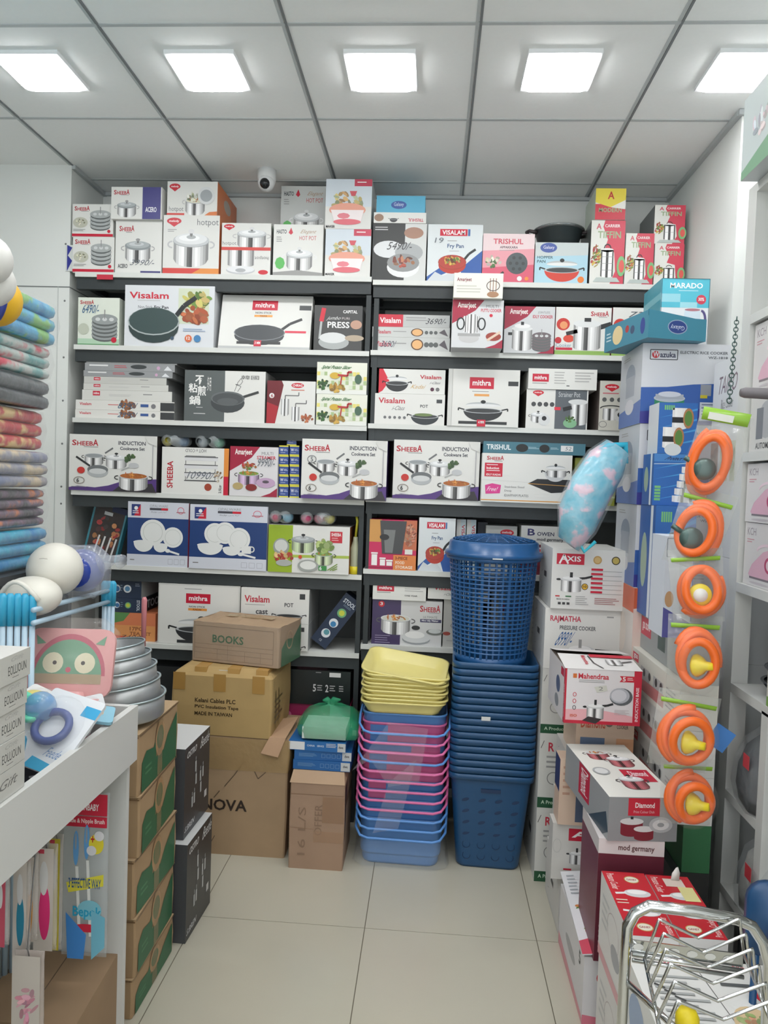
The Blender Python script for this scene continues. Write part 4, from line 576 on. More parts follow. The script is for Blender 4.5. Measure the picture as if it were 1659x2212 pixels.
A = Art(mb, (w/2+.0022, -d/2, 0), (0, 1, 0), (0, 0, 1), d, h); A.poly([(.1, 1), (.1, .55), (.3, .35), (.6, .4), (.95, .1), (.95, 1)], (34, 100, 62)); A.ring(.45, .4, .13, .22, .04, (176, 142, 104)); mb.build('body', r)
MB().box((-.1, -.02, h+.0115), (.12, .03, h+.0125), TAPE).build('tape_strip', r)
MB().loft([rrect(w+.006, d+.006, .01, .002, n=2), rrect(w+.01, d+.006, .01, h*.7, n=2), rrect(w+.004, d+.004, .01, h+.002, n=2)], M((220, 215, 205), .12, 0, .12, 'shrink_film', 0, .8, 14), False, False).build('shrink_film', r)
tag(r, 'brown carton printed in green, topmost of the carton pile and wrapped in film', 'carton')
# offer carton and what is on it
r = empty('cardboard_carton', (-.415, 3.06, 0), (0, 0, 0))
mb = MB(); w, d, h = .22, .27, .352; mb.loft([rrect(w, d, .004, 0, n=1), rrect(w*1.02, d, .004, .2, n=1), rrect(w, d, .004, h, n=1)], CARD((162, 134, 112)), True, True, False)
A = Art(mb, (-w/2, -d/2-.0015, 0), (1, 0, 0), (0, 0, 1), w, h); A.text('16 L/S', .16, .28, .3, .84, (138, 112, 92), False, 90); A.text('OFFER', .46, .24, .6, .6, (138, 112, 92), False, 90); A.line([(.0, .13), (1, .13)], .005, (130, 100, 74)); A.line([(.0, .52), (.45, .53)], .004, (140, 108, 80)); A.rect(.6, .15, 1, .45, M((170, 134, 104), .15, 0, .5)); A.rect(.45, .55, 1, .68, M((186, 150, 120), .15, 0, .5))
A = Art(mb, (w/2+.0025, -d/2, 0), (0, 1, 0), (0, 0, 1), d, h); A.poly([(.05, .05), (.3, .02), (.1, .7)], (70, 50, 40)); A.rect(.1, .2, 1, .3, M((170, 134, 104), .15, 0, .5))
mb.build('body', r); m = MB(); m.add([(-w/2-.003, -d/2-.003, h), (w/2, -d/2-.003, h), (w/2-.01, -.08, h+.03), (-w/2, -.08, h+.03), (-w/2, d/2, h+.03), (w/2-.01, d/2, h+.03), (-w/2, d/2, h), (w/2, d/2, h)], [(0, 1, 2, 3), (3, 2, 5, 4), (4, 5, 7, 6), (0, 3, 4, 6), (1, 7, 5, 2)], CARD((176, 148, 120))); m.build('flap', r)
tag(r, 'small brown carton with sideways handwriting, on the floor beside the plastic buckets', 'carton')
BL = (34, 96, 160)
z = .383
for k, (dx, lb, c) in enumerate([(0, 'blue box with silver end patch, lowest of the three over the handwritten carton', BL), (.004, 'blue box with silver end patch, middle of the three over the handwritten carton', BL), (-.02, 'blue box with a white label panel, directly under the green bag', (40, 104, 168))]):
    o, z = carton('appliance_box', lb, 'box', (-.528+dx, 2.985, z+.0008), .235, .2, .039, yaw=[-1, 1, -2][k], col=c, group='small blue boxes', art=lambda a, k=k: (a.rect(0, .1, .28, .95, (222, 224, 226)) if k == 2 else a.lines(.08, .3, .4, .7, 4, (110, 150, 190)), a.rect(.84 if k < 2 else .86, .05, 1, .95, (190, 194, 196)), a.text('dwe', .88, .3, .96, .6, (60, 60, 66), True), [a.frame(.48+.09*i, .3, .54+.09*i, .7, .03, (120, 156, 196)) for i in range(4)] if k < 2 else (a.text('CHINA', .32, .35, .46, .55, (200, 214, 230), True), a.text('SERVICE', .5, .35, .62, .55, (200, 214, 230), True), a.lines(.66, .15, .84, .6, 3, (220, 222, 224)))))
r = empty('plastic_bag', (-.390, 3.08, z))
mb = MB(); rn = random.Random(8); secs = []
for k, (s, zz) in enumerate([(.75, .003), (1.0, .012), (1.02, .04), (.94, .075), (.74, .1), (.46, .118), (.12, .13), (.1, .14)]):
    secs.append([(x*s*(1+rn.uniform(-.05, .05)), y*s*(1+rn.uniform(-.05, .05)), zz+(rn.uniform(-.005, .005) if k > 1 else 0)) for (x, y, _) in rrect(.255, .2, .05, 0)])
GB = M((60, 178, 128), .25, 0, .45, 'green_bag', .1, .9, 22)
mb.loft(secs, GB, True, True).build('bag_body', r)
mb = MB(); mb.tube([(0, 0, .13), (.012, -.01, .15), (.04, -.02, .155)], [.012, .014, .004], GB); mb.tube([(0, 0, .13), (-.02, 0, .148), (-.035, -.01, .145)], [.012, .013, .004], GB); mb.build('knot', r)
MB().box((-.105, -.094, .01), (.075, .06, .058), (214, 220, 216)).build('boxed_contents', r)
tag(r, 'knotted translucent green plastic bag holding a white box, on the small blue boxes', 'bag')
# ------------------------------------------------------------------ green printed cartons on the left
GC = CARD((168, 140, 106))
zt = [0, .12, .295, .47, .65, .832]
names = ['lowest, on the floor', 'second from the floor', 'middle', 'second from the top', 'topmost, under the metal tins']
for k in range(5):
    h = zt[k+1]-zt[k]-.002; r = empty('cardboard_carton', (-.985, 2.20, zt[k]+.001), (0, 0, math.radians([-.5, .8, -1.2, 1.8, .4][k])))
    mb = MB(); w, d = .36, .33; sg = [(0, 1), (.5, 1.012), (1, .995)]
    mb.loft([rrect(w*s, d*s, .005, h*t, n=1) for t, s in sg], GC, True, True, False)
    A = Art(mb, (w/2+.003, -d/2, 0), (0, 1, 0), (0, 0, 1), d, h); G = (32, 98, 62)
    A.poly([(.06, .98), (.06, .5), (.16, .36), (.34, .42), (.4, .3), (.4, .62), (.6, .62), (.7, .42), (.95, .16), (.95, .98)], G); A.ell(.5, .36, .12, .3, (176, 140, 100)); A.ell(.5, .34, .085, .2, (70, 110, 76)); A.lines(.14, .62, .34, .8, 2, (70, 130, 90)); A.rect(.44, .02, .56, .98, M((190, 160, 120), .15, 0, .35)); A.line([(0, .03), (1, .02)], .02, (110, 84, 58))
    A = Art(mb, (-w/2, -d/2-.002, 0), (1, 0, 0), (0, 0, 1), w, h); A.line([(0, .05), (1, .05)], .02, (120, 92, 64))
    mb.build('body', r); m = MB()
    m.box((w/2-.11, -d/2-.004, h-.001), (w/2+.002, d/2, h+.001), CARD((180, 154, 120))); m.build('flap', r)
    tag(r, 'brown carton with green printed side, %s, of the counter stack' % names[k], 'carton', 'stack of green printed cartons')
# black juicer boxes
for k, (y0, z0, h, x0, lb) in enumerate([(2.40, .001, .337, -1.0, 'black tall box with white top and white script, standing on the floor, lower of two'), (2.43, .340, .31, -1.025, 'black tall box with white top and white script, upper of two beside brown cartons')]):
    def a_b(a): a.text('OSTRO', .08, .06, .45, .13, (214, 216, 216), True, shear=.1); a.text('Beetle', .62, .04, .98, .16, (224, 226, 226), False, 0, .2); [(a.rect(u, v, u+.05, v+.12, (190, 194, 194)), a.rect(u+.01, v-.05, u+.04, v-.01, (150, 154, 156))) for u, v in ((.4, .25), (.42, .4), (.6, .42), (.7, .4), (.62, .56), (.28, .62), (.36, .6))]; a.text('S.BREN', .04, .88, .4, .94, (200, 202, 204), True, 0, .1); a.rect(.8, .72, .9, .8, (200, 200, 200))
    carton('blender_box', lb, 'box', (x0, y0, z0), .23, .25, h, yaw=-2, right=a_b, col=(46, 48, 52), sides={'u': (206, 208, 208), 'f': (70, 72, 76)}, rough=.35, group='black tall boxes')
# ------------------------------------------------------------------ metal tins on the cartons
tin = M((172, 175, 176), .42, .7, 1, 'aluminium', .05, .12, 25)
zz = .838
for k, (xr, yr, rad) in enumerate([(346, 1513, .132), (340, 1471, .128), (332, 1440, .118), (320, 1412, .105), (306, 1388, .092)]):
    Y = 2.13; pr_ = atY(xr, yr, Y); cx = pr_.x-rad; hh = .062-.004*k
    zc = pr_.z-hh-.004
    r = empty('cake_tin', (cx, Y+.02, max(zc-.012, .848 if k == 0 else 0)), (0, math.radians(-7 if k else -1), 0))
    bd = MB().lathe([(0, .0), (rad*.965, 0), (rad*.985, .004), (rad, hh), (rad*.985, hh), (rad*.965, .006), (0, .004)], tin, 40).build('body', r)
    MB().lathe([(rad*.99, hh-.001), (rad*1.03, hh), (rad*1.03, hh+.004), (rad*.985, hh+.003)], M((186, 202, 206), .3, .6), 40).build('rim', bd)
    tag(r, 'round aluminium cake tin, %s of the tilted stack of five' % ['largest and lowest', 'second largest', 'middle one', 'second smallest', 'smallest and topmost'][k], 'cake tin', 'cake tins')
# ------------------------------------------------------------------ plastic buckets, trays
PB = lambda c: M(c, .28, 0, 1, 'bucket_plastic', .04)
BLU, PNK, YEL, NVY = (82, 132, 192), (196, 98, 146), (226, 214, 136), (32, 78, 120)
def tub(w, d, h, m, name='body', taper=.86, lip=.012, parent=None, n=5):
    mb = MB(); t = .003; rr = .045
    mb.loft([rrect(w*taper, d*taper, rr, 0, n=n), rrect(w*(taper+.02), d*(taper+.02), rr, .01, n=n), rrect(w*.985, d*.985, rr, h-.012, n=n), rrect(w, d, rr, h-.010, n=n), rrect(w+lip, d+lip, rr, h-.006, n=n), rrect(w+lip, d+lip, rr, h, n=n), rrect(w-.006, d-.006, rr, h, n=n), rrect(w*taper-.006, d*taper-.006, rr, .006, n=n)], m, True, True)
    return mb.build(name, parent)
cols = [(BLU, BLU), (BLU, BLU), (BLU, BLU), (BLU, PNK), (BLU, PNK), (PNK, PNK), (PNK, PNK), (PNK, PNK), (BLU, BLU), (PNK, PNK), (PNK, PNK), (BLU, BLU)]
bz = [.002+.0395*i for i in range(12)]; ord_ = ['lowest, on the floor', 'second from the floor', 'third from the floor', 'fourth from the floor', 'fifth from the floor', 'sixth from the floor', 'seventh from the floor', 'eighth from the floor', 'ninth from the floor', 'tenth from the floor', 'second from the top', 'topmost, just under the yellow trays']
for k, (c, hc) in enumerate(cols):
    r = empty('rectangular_bucket', (-.076, 3.13, bz[k]), (0, 0, math.radians(-1.5+.4*(k % 3)))); w, d, h = .345, .27, .196
    tub(w, d, h, PB(c), 'body', .9 if k == 0 else .95, .004, r)
    y0 = -d/2-.012; q = [(-w/2-.012, 0, h-.012)]; dz = .10+.012*(k % 3); front = -d/2-.016
    for t in range(13):
        a = t/12; q.append((-(w/2+.010)*math.cos(math.pi*a) if 0 else (-(w/2+.012)+(w+.024)*a), front-.002, h-dz))
    P_ = [(-w/2-.013, -.0, h-.012), (-w/2-.014, -d/4, h-.03), (-w/2-.012, -d/2+.02, h-.055), (-w/2+.01, front, h-.072), (-w/2+.04, front-.004, h-.08), (w/2-.04, front-.004, h-.08), (w/2-.01, front, h-.072), (w/2+.012, -d/2+.02, h-.055), (w/2+.014, -d/4, h-.03), (w/2+.013, 0, h-.012)]
    MB().tube(P_, .0055, PB(tuple(min(255, int(v*1.12)) for v in hc)), 6).build('handle', r)
    nm = 'pink' if c == PNK else 'blue'; hn = 'pink' if hc == PNK else 'blue'
    tag(r, '%s plastic bucket with %s handle, %s, in the nested stack' % (nm, hn, ord_[k]), 'bucket', 'nested rectangular buckets')
ty = bz[-1]+.196
for k in range(9):
    last = k == 8; zz = ty+.002+.0155*k
    r = empty('plastic_tray', (-.083+(.004 if k % 2 else -.003), 3.10, zz+(.008 if last else 0)), (math.radians(10 if last else 0), math.radians([0, .6, -.5, .8, 1.2, .4, 1.6, 2.4, 7][k]), math.radians([0, 1, -1, .5, -1.5, 1, -.6, 2, -5][k])))
    tub(.34, .25, .048, PB(YEL), 'tray_body', .88, .01, r)
    tag(r, 'pale yellow plastic tray, ' + ['lowest, lying on the top blue bucket', 'second from the bottom of its pile', 'third from the bottom of its pile', 'fourth from the bottom of its pile', 'in the middle of its pile', 'fourth from the top of its pile', 'third from the top of its pile', 'just under the tilted one', 'topmost and tilted forward'][k], 'tray', 'stack of yellow trays')
# clear wrapping around the buckets
rn = random.Random(5); mb = MB(); n = 30; rows = []
for (zz, s) in ((.002, 1.12), (.01, 1.16), (.04, 1.08), (.08, 1.06), (.105, 1.03)):
    rows.append([(x*s+rn.uniform(-.006, .006), y*s+rn.uniform(-.006, .006), zz) for (x, y, _) in rrect(.34, .27, .05, 0, n=7)])
mb.loft(rows, film((225, 235, 245), .12), False, False)
F0 = lambda x, y, Y: Vector(atY(x, y, Y))-Vector((-.076, 3.13, 0))
for (a, b, c, d) in [((760, 1665), (840, 1560), (925, 1575), (800, 1640)), ((800, 1640), (925, 1575), (905, 1690), (840, 1700)), ((840, 1690), (900, 1640), (860, 1790), (805, 1800))]:
    mb.add([F0(*a, 2.945), F0(*b, 2.935), F0(*c, 2.93), F0(*d, 2.94)], [(0, 1, 2, 3)], film((230, 225, 235), .12))
r = mb.build('plastic_wrap', loc=(-.076, 3.13, 0)); tag(r, 'crumpled clear plastic wrap around the foot and front of the bucket stack', 'plastic wrap')
# navy laundry bins
nv = PB(NVY)
def navybin(k, zz):
    r = empty('laundry_bin', (.2875, 3.14, zz), (0, 0, math.radians(-2+.5*(k % 2)))); w, d, h = .335, .30, .40; n = 5; rr = .04
    mb = MB(); T = .76
    mb.loft([rrect(w*T, d*T, rr, 0, n=n), rrect(w*(T+.02), d*(T+.02), rr, .012, n=n), rrect(w*.97, d*.97, rr, h-.03, n=n), rrect(w*.975, d*.975, rr, h-.024, n=n), rrect(w+.012, d+.012, rr, h-.024, n=n), rrect(w+.014, d+.014, rr, h-.003, n=n), rrect(w+.008, d+.008, rr, h, n=n), rrect(w-.006, d-.006, rr, h, n=n), rrect(w*T-.01, d*T-.01, rr, .01, n=n)], nv, True, True)
    if k == 0:
        dkn = M((20, 50, 88), .4)
        for i in range(4):
            for j in range(6):
                v = .05+.048*j; y = -(d*T/2+(d*.97-d*T)/2*v/(h-.03))-.001; x = (-.085+.057*i)*(1+.25*v/.4)
                if j < 2: mb.tube([(x+.016*math.cos(q*.6283), y, v+.016*math.sin(q*.6283)) for q in range(10)], .0014, dkn, 5, True)
                else: mb.add([(x+.015*math.cos(q), y-.0006, v+.007*math.sin(q)+.004*math.cos(q)) for q in [.6283*t for t in range(10)]], [tuple(range(10))], dkn)
        mb.box((-.04, -.147, .325), (.04, -.144, .34), dkn)
    mb.build('body', r); return r
for k in range(17):
    r = navybin(k, .002+.0285*k); od = ['on the floor showing its dimpled side', 'second from the floor', 'third from the floor', 'fourth from the floor', 'fifth from the floor', 'sixth from the floor', 'seventh from the floor', 'eighth from the floor', 'ninth, halfway up', 'tenth from the floor', 'eleventh, just above the white barcode', 'sixth from the top', 'fifth from the top', 'fourth from the top', 'third from the top', 'second from the top', 'topmost, holding the round basket'][k]
    tag(r, 'navy plastic laundry bin in the nested stack, ' + od, 'laundry bin', 'nested navy laundry bins')
o = MB().box((0, 0, 0), (.036, .001, .016), (214, 216, 214)).build('barcode_label', r.parent, loc=(atY(1040, 1550, 2.975).x, 2.9735, atY(1040, 1552, 2.975).z-.008)); tag(o, 'small white barcode sticker on a rim of the navy laundry bins', 'label')
# round lattice basket with lid
RZ = .002+.0285*16+.40-.02; r = empty('laundry_basket', (.268, 3.15, RZ)); H = .437; r0, r1 = .152, .184
nv2 = PB((32, 84, 136)); rad = lambda z: r0+(r1-r0)*z/H
mb = MB(); mb.lathe([(0, .0), (r0*.97, 0), (r0, .01), (rad(.035), .035), (rad(.035)-.004, .035), (r0*.93, .008), (0, .006)], nv2, 48)
N = 40
for i in range(N):
    q = 2*math.pi*i/N; c, s = math.cos(q), math.sin(q); wd_ = .0034 if i % 4 else .0058
    V = []
    for zz in (.03, H):
        for (dr, dt) in ((0, -wd_), (0, wd_), (-.004, wd_), (-.004, -wd_)): V.append(((rad(zz)+dr)*c-dt*s, (rad(zz)+dr)*s+dt*c, zz))
    mb.add(V, [(0, 1, 5, 4), (1, 2, 6, 5), (2, 3, 7, 6), (3, 0, 4, 7)], nv2)
for j in range(21):
    zz = .055+(H-.085)*j/20; hh = .0028; mb.lathe([(rad(zz)+.001, zz-hh), (rad(zz)+.001, zz+hh), (rad(zz)-.004, zz+hh), (rad(zz)-.004, zz-hh), (rad(zz)+.001, zz-hh)], nv2, 48)
mb.lathe([(r1-.004, H-.01), (r1+.012, H-.008), (r1+.014, H+.006), (r1-.004, H+.006)], nv2, 48)
mb.build('basket_body', r)
mb = MB(); z0 = H+.008; mb.lathe([(.196, z0-.004), (.205, z0), (.204, z0+.014), (.19, z0+.018), (.186, z0+.055), (.176, z0+.062), (.17, z0+.062), (.17, z0-.002), (.196, z0-.004)], nv2, 56)
dome = lambda t: z0+.062+.022*(1-(t/.172)**2)
for t in [.02, .036, .052, .068, .084, .1, .116, .132, .148, .164]: mb.lathe([(t-.0028, dome(t)), (t+.0028, dome(t)), (t+.0028, dome(t)+.003), (t-.0028, dome(t)+.003), (t-.0028, dome(t))], nv2, 48)
for i in range(24):
    q = 2*math.pi*i/24; mb.tube([(t*math.cos(q), t*math.sin(q), dome(t)+.002) for t in (.015, .06, .11, .172)], .0028, nv2, 5)
mb.lathe([(0, dome(0)), (.02, dome(0)), (.02, dome(0)+.004), (0, dome(0)+.005)], nv2, 16); ld = mb.build('lid', r)
MB().box((-.02, -.2065, z0-.001), (.02, -.2045, z0+.004), (214, 216, 214)).build('sticker', ld)
tag(r, 'tall round navy lattice laundry basket with lid, standing on the nested bins', 'laundry basket')
# ------------------------------------------------------------------ white counter on the left
CX, CY1, CZ = -.75, 1.89, .963
wb = M((206, 207, 204), .45, 0, 1, 'counter_white', .03, .03, 5)
r = empty('display_counter', (-1.05, .9, 0)); T = Matrix.Translation((1.05, -.9, 0))
def cp(n, *bs):
    m = MB(); m.T = T
    for a, b in bs: m.box(a, b, wb)
    return m.build(n, r)
cp('front_board', ((CX-.018, .25, CZ-.145), (CX, CY1, CZ)))
cp('end_panel', ((-1.32, CY1-.018, 0), (CX-.019, CY1, CZ)))
cp('near_end_panel', ((-1.32, .25, 0), (CX-.019, .268, CZ)))
cp('tray_bottom', ((-1.32, .269, CZ-.16), (CX-.019, CY1-.019, CZ-.146)))
cp('back_board', ((-1.338, .25, 0), (-1.321, CY1, CZ)))
tag(r, 'white display counter with a shallow tray of baby goods along the left edge', 'counter')
TZ = CZ-.145
# gift boxes at the near corner
zz = CZ
for k in range(5):
    def a_g(a, k=k):
        if k == 4-4: a.text('Gift', .66, .3, .9, .62, (120, 120, 116), shear=.2)
        else: a.text('EOLLIOUN', .68, .4, .94, .72, (96, 98, 96)); a.lines(.74, .82, .86, .88, 1, (130, 130, 126)); a.text('Gift', .72, .1, .9, .26, (176, 176, 172), shear=.2)
    zz = carton('gift_box', 'flat grey gift box with %s, %s of five on the counter' % (['a script word' if k == 0 else 'dark lettering', ['lowest', 'second lowest', 'middle', 'second highest', 'topmost'][k]][0], ['lowest', 'second lowest', 'middle', 'second highest', 'topmost'][k]), 'gift box', (-.975+[0, .002, -.003, .004, .008][k], 1.12+[0, -.002, .003, 0, .004][k], zz+.0012), .215, .24, .0525, yaw=[0, .5, -.4, .8, 1.2][k], right=a_g, col=(196, 196, 190), sides={'u': (204, 204, 200)}, group='pile of grey gift boxes')[1]
# goods in the tray
def pouch(name, lb, cat, P, w, d, rot, col, dec, t=.008, al=None):
    r = empty(name, P, rot); mb = MB()
    mb.loft([rrect(w, d, .008, 0, n=2), rrect(w, d, .008, t, n=2)], M(col, .35), True, True, False)
    A = Art(mb, (-w/2, -d/2, t), (1, 0, 0), (0, 1, 0), w, d); dec(A) if dec else None
    mb.build('backing_card', r); return r
def torus(mb, c, ra, rb, rt, m, tilt=None, n=24):
    mb.tube([(c[0]+ra*math.cos(2*math.pi*i/n), c[1]+rb*math.sin(2*math.pi*i/n), c[2]) for i in range(n)], rt, m, 8, True); return mb
R3 = lambda a, b, c: (math.radians(a), math.radians(b), math.radians(c))
r = pouch('teether_pack', 'white blister pack holding a blue and navy ring feeder, lying in the counter tray', 'pack', (-.822, 1.60, CZ+.022), .15, .185, R3(42, 8, -16), (216, 220, 224), lambda a: (a.rect(.72, .1, 1, .24, (60, 160, 206)), a.poly([(.45, .86), (.95, .9), (.8, 1), (.4, 1)], (70, 166, 206)), a.text('Feeder', .62, .7, .92, .82, (120, 150, 190), shear=.2)))
m = torus(MB(), (.0, 0, .024), .04, .036, .009, (40, 62, 130)); m.build('ring_handle', r)
MB().ball((-.055, .03, .03), .035, M((120, 170, 220), .1, 0, .6), 16).build('feeder_bulb', r); MB().ball((-.01, .005, .012), .07, film((235, 240, 245), .1), 20, (1.05, 1.1, .5)).build('blister', r)
tag(r, 'white blister card with a blue and navy ring feeder in the counter tray', 'pack')
r = pouch('teether_pack', 'x', 'pack', (-.835, 1.44, CZ+.0), .045, .13, R3(60, 0, 10), (50, 140, 176), lambda a: a.text('Junior', .2, .2, .8, .8, (190, 220, 236), False, 90)); tag(r, 'narrow teal card with upright script beside the blue ring feeder card', 'pack')
r = pouch('baby_spoon_pack', 'x', 'pack', (-.885, 1.70, CZ+.015), .2, .1, R3(20, 6, 10), (222, 222, 222), lambda a: (a.rect(.15, .7, .35, 1, (80, 170, 200)), a.rect(.7, .4, .9, .6, (226, 180, 190))))
MB().tube([(-.08, 0, .02), (0, .01, .026), (.07, 0, .02)], .012, M((214, 220, 220), .15, 0, .5), 8).build('clear_tube', r); tag(r, 'clear tubes on a white card lying behind the blue ring feeder card', 'pack')
r = pouch('bib_clip_pack', 'x', 'pack', (-.80, 1.73, CZ+.02), .1, .07, R3(15, 10, 20), (130, 180, 200), lambda a: (a.ell(.45, .45, .3, .3, (226, 160, 80)),)); tag(r, 'small pale blue card with an orange patch at the back of the tray', 'pack')
r = pouch('mirror_pack', 'x', 'pack', (-.90, 1.77, CZ-.06), .14, .12, R3(30, -15, 30), (60, 62, 70), lambda a: (a.rect(.6, .5, 1, .9, (200, 90, 110)), a.rect(.1, .2, .6, .8, (160, 170, 176)))); tag(r, 'dark crumpled pack with pink corner in the far right of the tray', 'pack')
for k, (P, rt, lb) in enumerate([((-.96, 1.66, CZ+.085), R3(10, 0, -12), 'mint green rounded clip, upper of two above the tray goods'), ((-.95, 1.62, CZ+.06), R3(5, 5, -5), 'mint green rounded clip, lower of two above the tray goods')]):
    r = empty('baby_clip', P, rt); MB().tube([(-.07, .01, 0), (-.02, .02, .003), (.05, -.004, .0), (.075, -.02, 0)], .008, (110, 214, 180), 8).build('clip_arm', r); MB().lathe([(0, 0), (.016, 0), (.016, .012), (0, .012)], (110, 214, 180), 16, (.075, -.02, -.004)).build('clip_disc', r); tag(r, lb, 'clip', 'mint green clips')
tag(MB().loft([[(x*s, y*s, z) for (x, y, _) in rrect(.24, .16, .04, 0)] for s, z in ((1, 0), (.95, .05), (.7, .095), (.2, .11))], film((226, 230, 232), .35), True, True).build('clear_pouch', loc=(-.95, 1.66, CZ-.05)), 'heap of clear packaging under the mint green clips', 'packaging')
for k, (x, y, w, d, h, c, lb) in enumerate([(-1.0, 1.35, .1, .12, .12, (96, 80, 150), 'purple rounded pack in the tray behind the grey gift boxes'), (-.86, 1.40, .06, .05, .1, (206, 120, 140), 'small pink pack in the tray beside the teal card'), (-1.1, 1.5, .2, .2, .13, (190, 190, 196), 'grey pack deep in the tray behind the ring feeder'), (-1.1, 1.7, .2, .16, .12, (70, 74, 84), 'dark pack deep in the tray behind the clear tubes'), (-.84, 1.62, .1, .1, .1, (54, 58, 66), 'dark box in the tray under the orange patched card')]):
    carton('tray_pack', lb, 'pack', (x-w/2, y-d/2, TZ+.0005), w, d, h, yaw=8*k, col=c, art=lambda a: a.lines(.2, .3, .8, .7, 3, (210, 210, 214)))
carton('open_white_box', 'open white box with pink corner at the near end of the tray', 'box', (-.85, 1.22, TZ+.0005), .08, .11, .13, yaw=5, col=(216, 214, 212), sides={'u': (120, 100, 86)}, right=lambda a: a.poly([(0, .2), (.3, .6), (.2, .7), (0, .4)], (214, 70, 90)))
for k, (P, w, d, rt, c, dc, lb) in enumerate([((-.90, 1.47, CZ+.02), .09, .12, R3(30, -10, 25), (214, 220, 222), (150, 190, 214), 'white card with pale blue patch tucked behind the ring feeder card'), ((-.93, 1.74, CZ+.035), .14, .08, R3(24, 12, -20), (224, 222, 220), (226, 206, 90), 'white card with a round yellow patch in the tray before the dish set'), ((-.86, 1.79, CZ+.01), .12, .07, R3(28, -8, 32), (206, 210, 214), (214, 120, 150), 'pale card with a pink patch at the far end of the tray')]):
    r = pouch('baby_goods_pack', 'x', 'pack', P, w, d, rt, c, lambda a, dc=dc: (a.ell(.35, .4, .3, .26, dc), a.lines(.5, .55, .9, .85, 3, (150, 156, 170)))); MB().ball((0, 0, .012), w*.42, film((236, 240, 244), .14), 14, (1, .7, .35)).build('blister', r); tag(r, lb, 'pack', 'baby goods in the tray')
# owl dish set
r = empty('dish_set', (-.935, 1.86, CZ+.012), R3(-16, 0, 6)); r.scale = (1.12,)*3
PK, GN = (224, 160, 160), (110, 160, 130)
mb = MB(); mb.loft([[(x, .0+yy, z+.085) for (x, z, _) in rrect(.205, .16, .03, 0)] for yy in (.012, 0)][::-1], M(PK, .4), True, True, False)
A = Art(mb, (-.1025, -.0005, .005), (1, 0, 0), (0, 0, 1), .205, .16)
A.ell(.5, .68, .42, .6, (190, 90, 110), 180, 360); A.ell(.5, .7, .38, .54, GN, 180, 360); A.rect(.12, .66, .88, .8, (170, 150, 120)); [A.circ(u, .5, .15, (226, 220, 190)) for u in (.32, .68)]; [A.circ(u, .5, .03, (60, 50, 50)) for u in (.34, .66)]; A.circ(.5, .6, .04, (200, 90, 110)); A.poly([(.1, .1), (.22, .22), (.12, .24)], GN); A.poly([(.9, .1), (.78, .22), (.88, .24)], GN)
mb.build('plate', r)
MB().lathe([(0, 0), (.03, 0), (.034, .05), (.031, .05), (.027, .004), (0, .004)], PK, 24, (.06, -.045, -.045)).build('cup', r)
mb = MB(); mb.loft([rrect(.14, .03, .012, -.05, 0, -.02), rrect(.15, .035, .012, .02, -.03, -.02)], M(PK, .4), True, True); mb.build('small_bowl', r)
MB().loft([rrect(.225, .09, .02, -.05, 0, -.02), rrect(.23, .09, .02, .06, 0, -.01), rrect(.22, .05, .02, .16, 0, .0), rrect(.15, .02, .01, .19)], film((232, 226, 220), .1), False, True).build('clear_wrap', r)
tag(r, 'wrapped pink and green owl-faced children dish set at the far end of the counter', 'dish set')
# cardboard boxes beneath the counter
z = carton('cardboard_carton', 'brown carton under the counter beside the green printed stack, nearest the aisle', 'carton', (-1.02, 1.60, .001), .25, .26, .30, yaw=3, col=CARD((150, 124, 96)), top=lambda a: a.line([(.5, 0), (.5, 1)], .01, (96, 76, 56)))[1]
carton('cardboard_carton', 'brown carton under the counter nearer the camera than the other', 'carton', (-1.08, 1.26, .001), .27, .30, .26, yaw=-4, col=CARD((144, 118, 90)), top=lambda a: a.line([(0, .5), (1, .5)], .01, (96, 76, 56)))
carton('cardboard_carton', 'dark blue box on the floor under the counter at the left frame edge', 'box', (-1.02, .98, .001), .25, .25, .40, yaw=2, col=(36, 50, 96), right=lambda a: a.text('SHOP', .2, .4, .8, .5, (120, 140, 190), False))
# packs hanging under the counter
def hang(name, lb, x0, x1, yt, yb, Y, col, draw, al=.35, header=None, grp='packs hanging under the counter'):
    a = atY(x0, yt, Y); b = atY(x1, yt, Y); zb = atY((x0+x1)/2, yb, Y).z; w = b.x-a.x; h = a.z-zb
    r = empty(name, ((a.x+b.x)/2, Y, zb)); mb = MB()
    mb.loft([[(x, y, z) for (x, y, _) in rrect(w*s, t, t*.45, 0, n=2)] for z, s, t in ((0, .98, .004), (h*.12, 1, .02), (h*.5, .97, .024), (h*.9, .97, .012), (h, 1, .003))], M(col, .15, 0, al, 'pack_film', 0, .5, 30), True, True)
    mb.build('pack_film', r); m2 = MB(); A = Art(m2, (-w/2, -.014, 0), (1, 0, 0), (0, 0, 1), w, h); draw(A); m2.build('contents', r)
    MB().tube([(0, 0, h-.02), (0, -.01, h+.01), (0, .02, TZ-.004-zb if TZ-zb-h > .02 else h+.02)], .0015, (120, 120, 120), 5).build('hook', r)
    tag(r, lb, 'pack', grp); return r
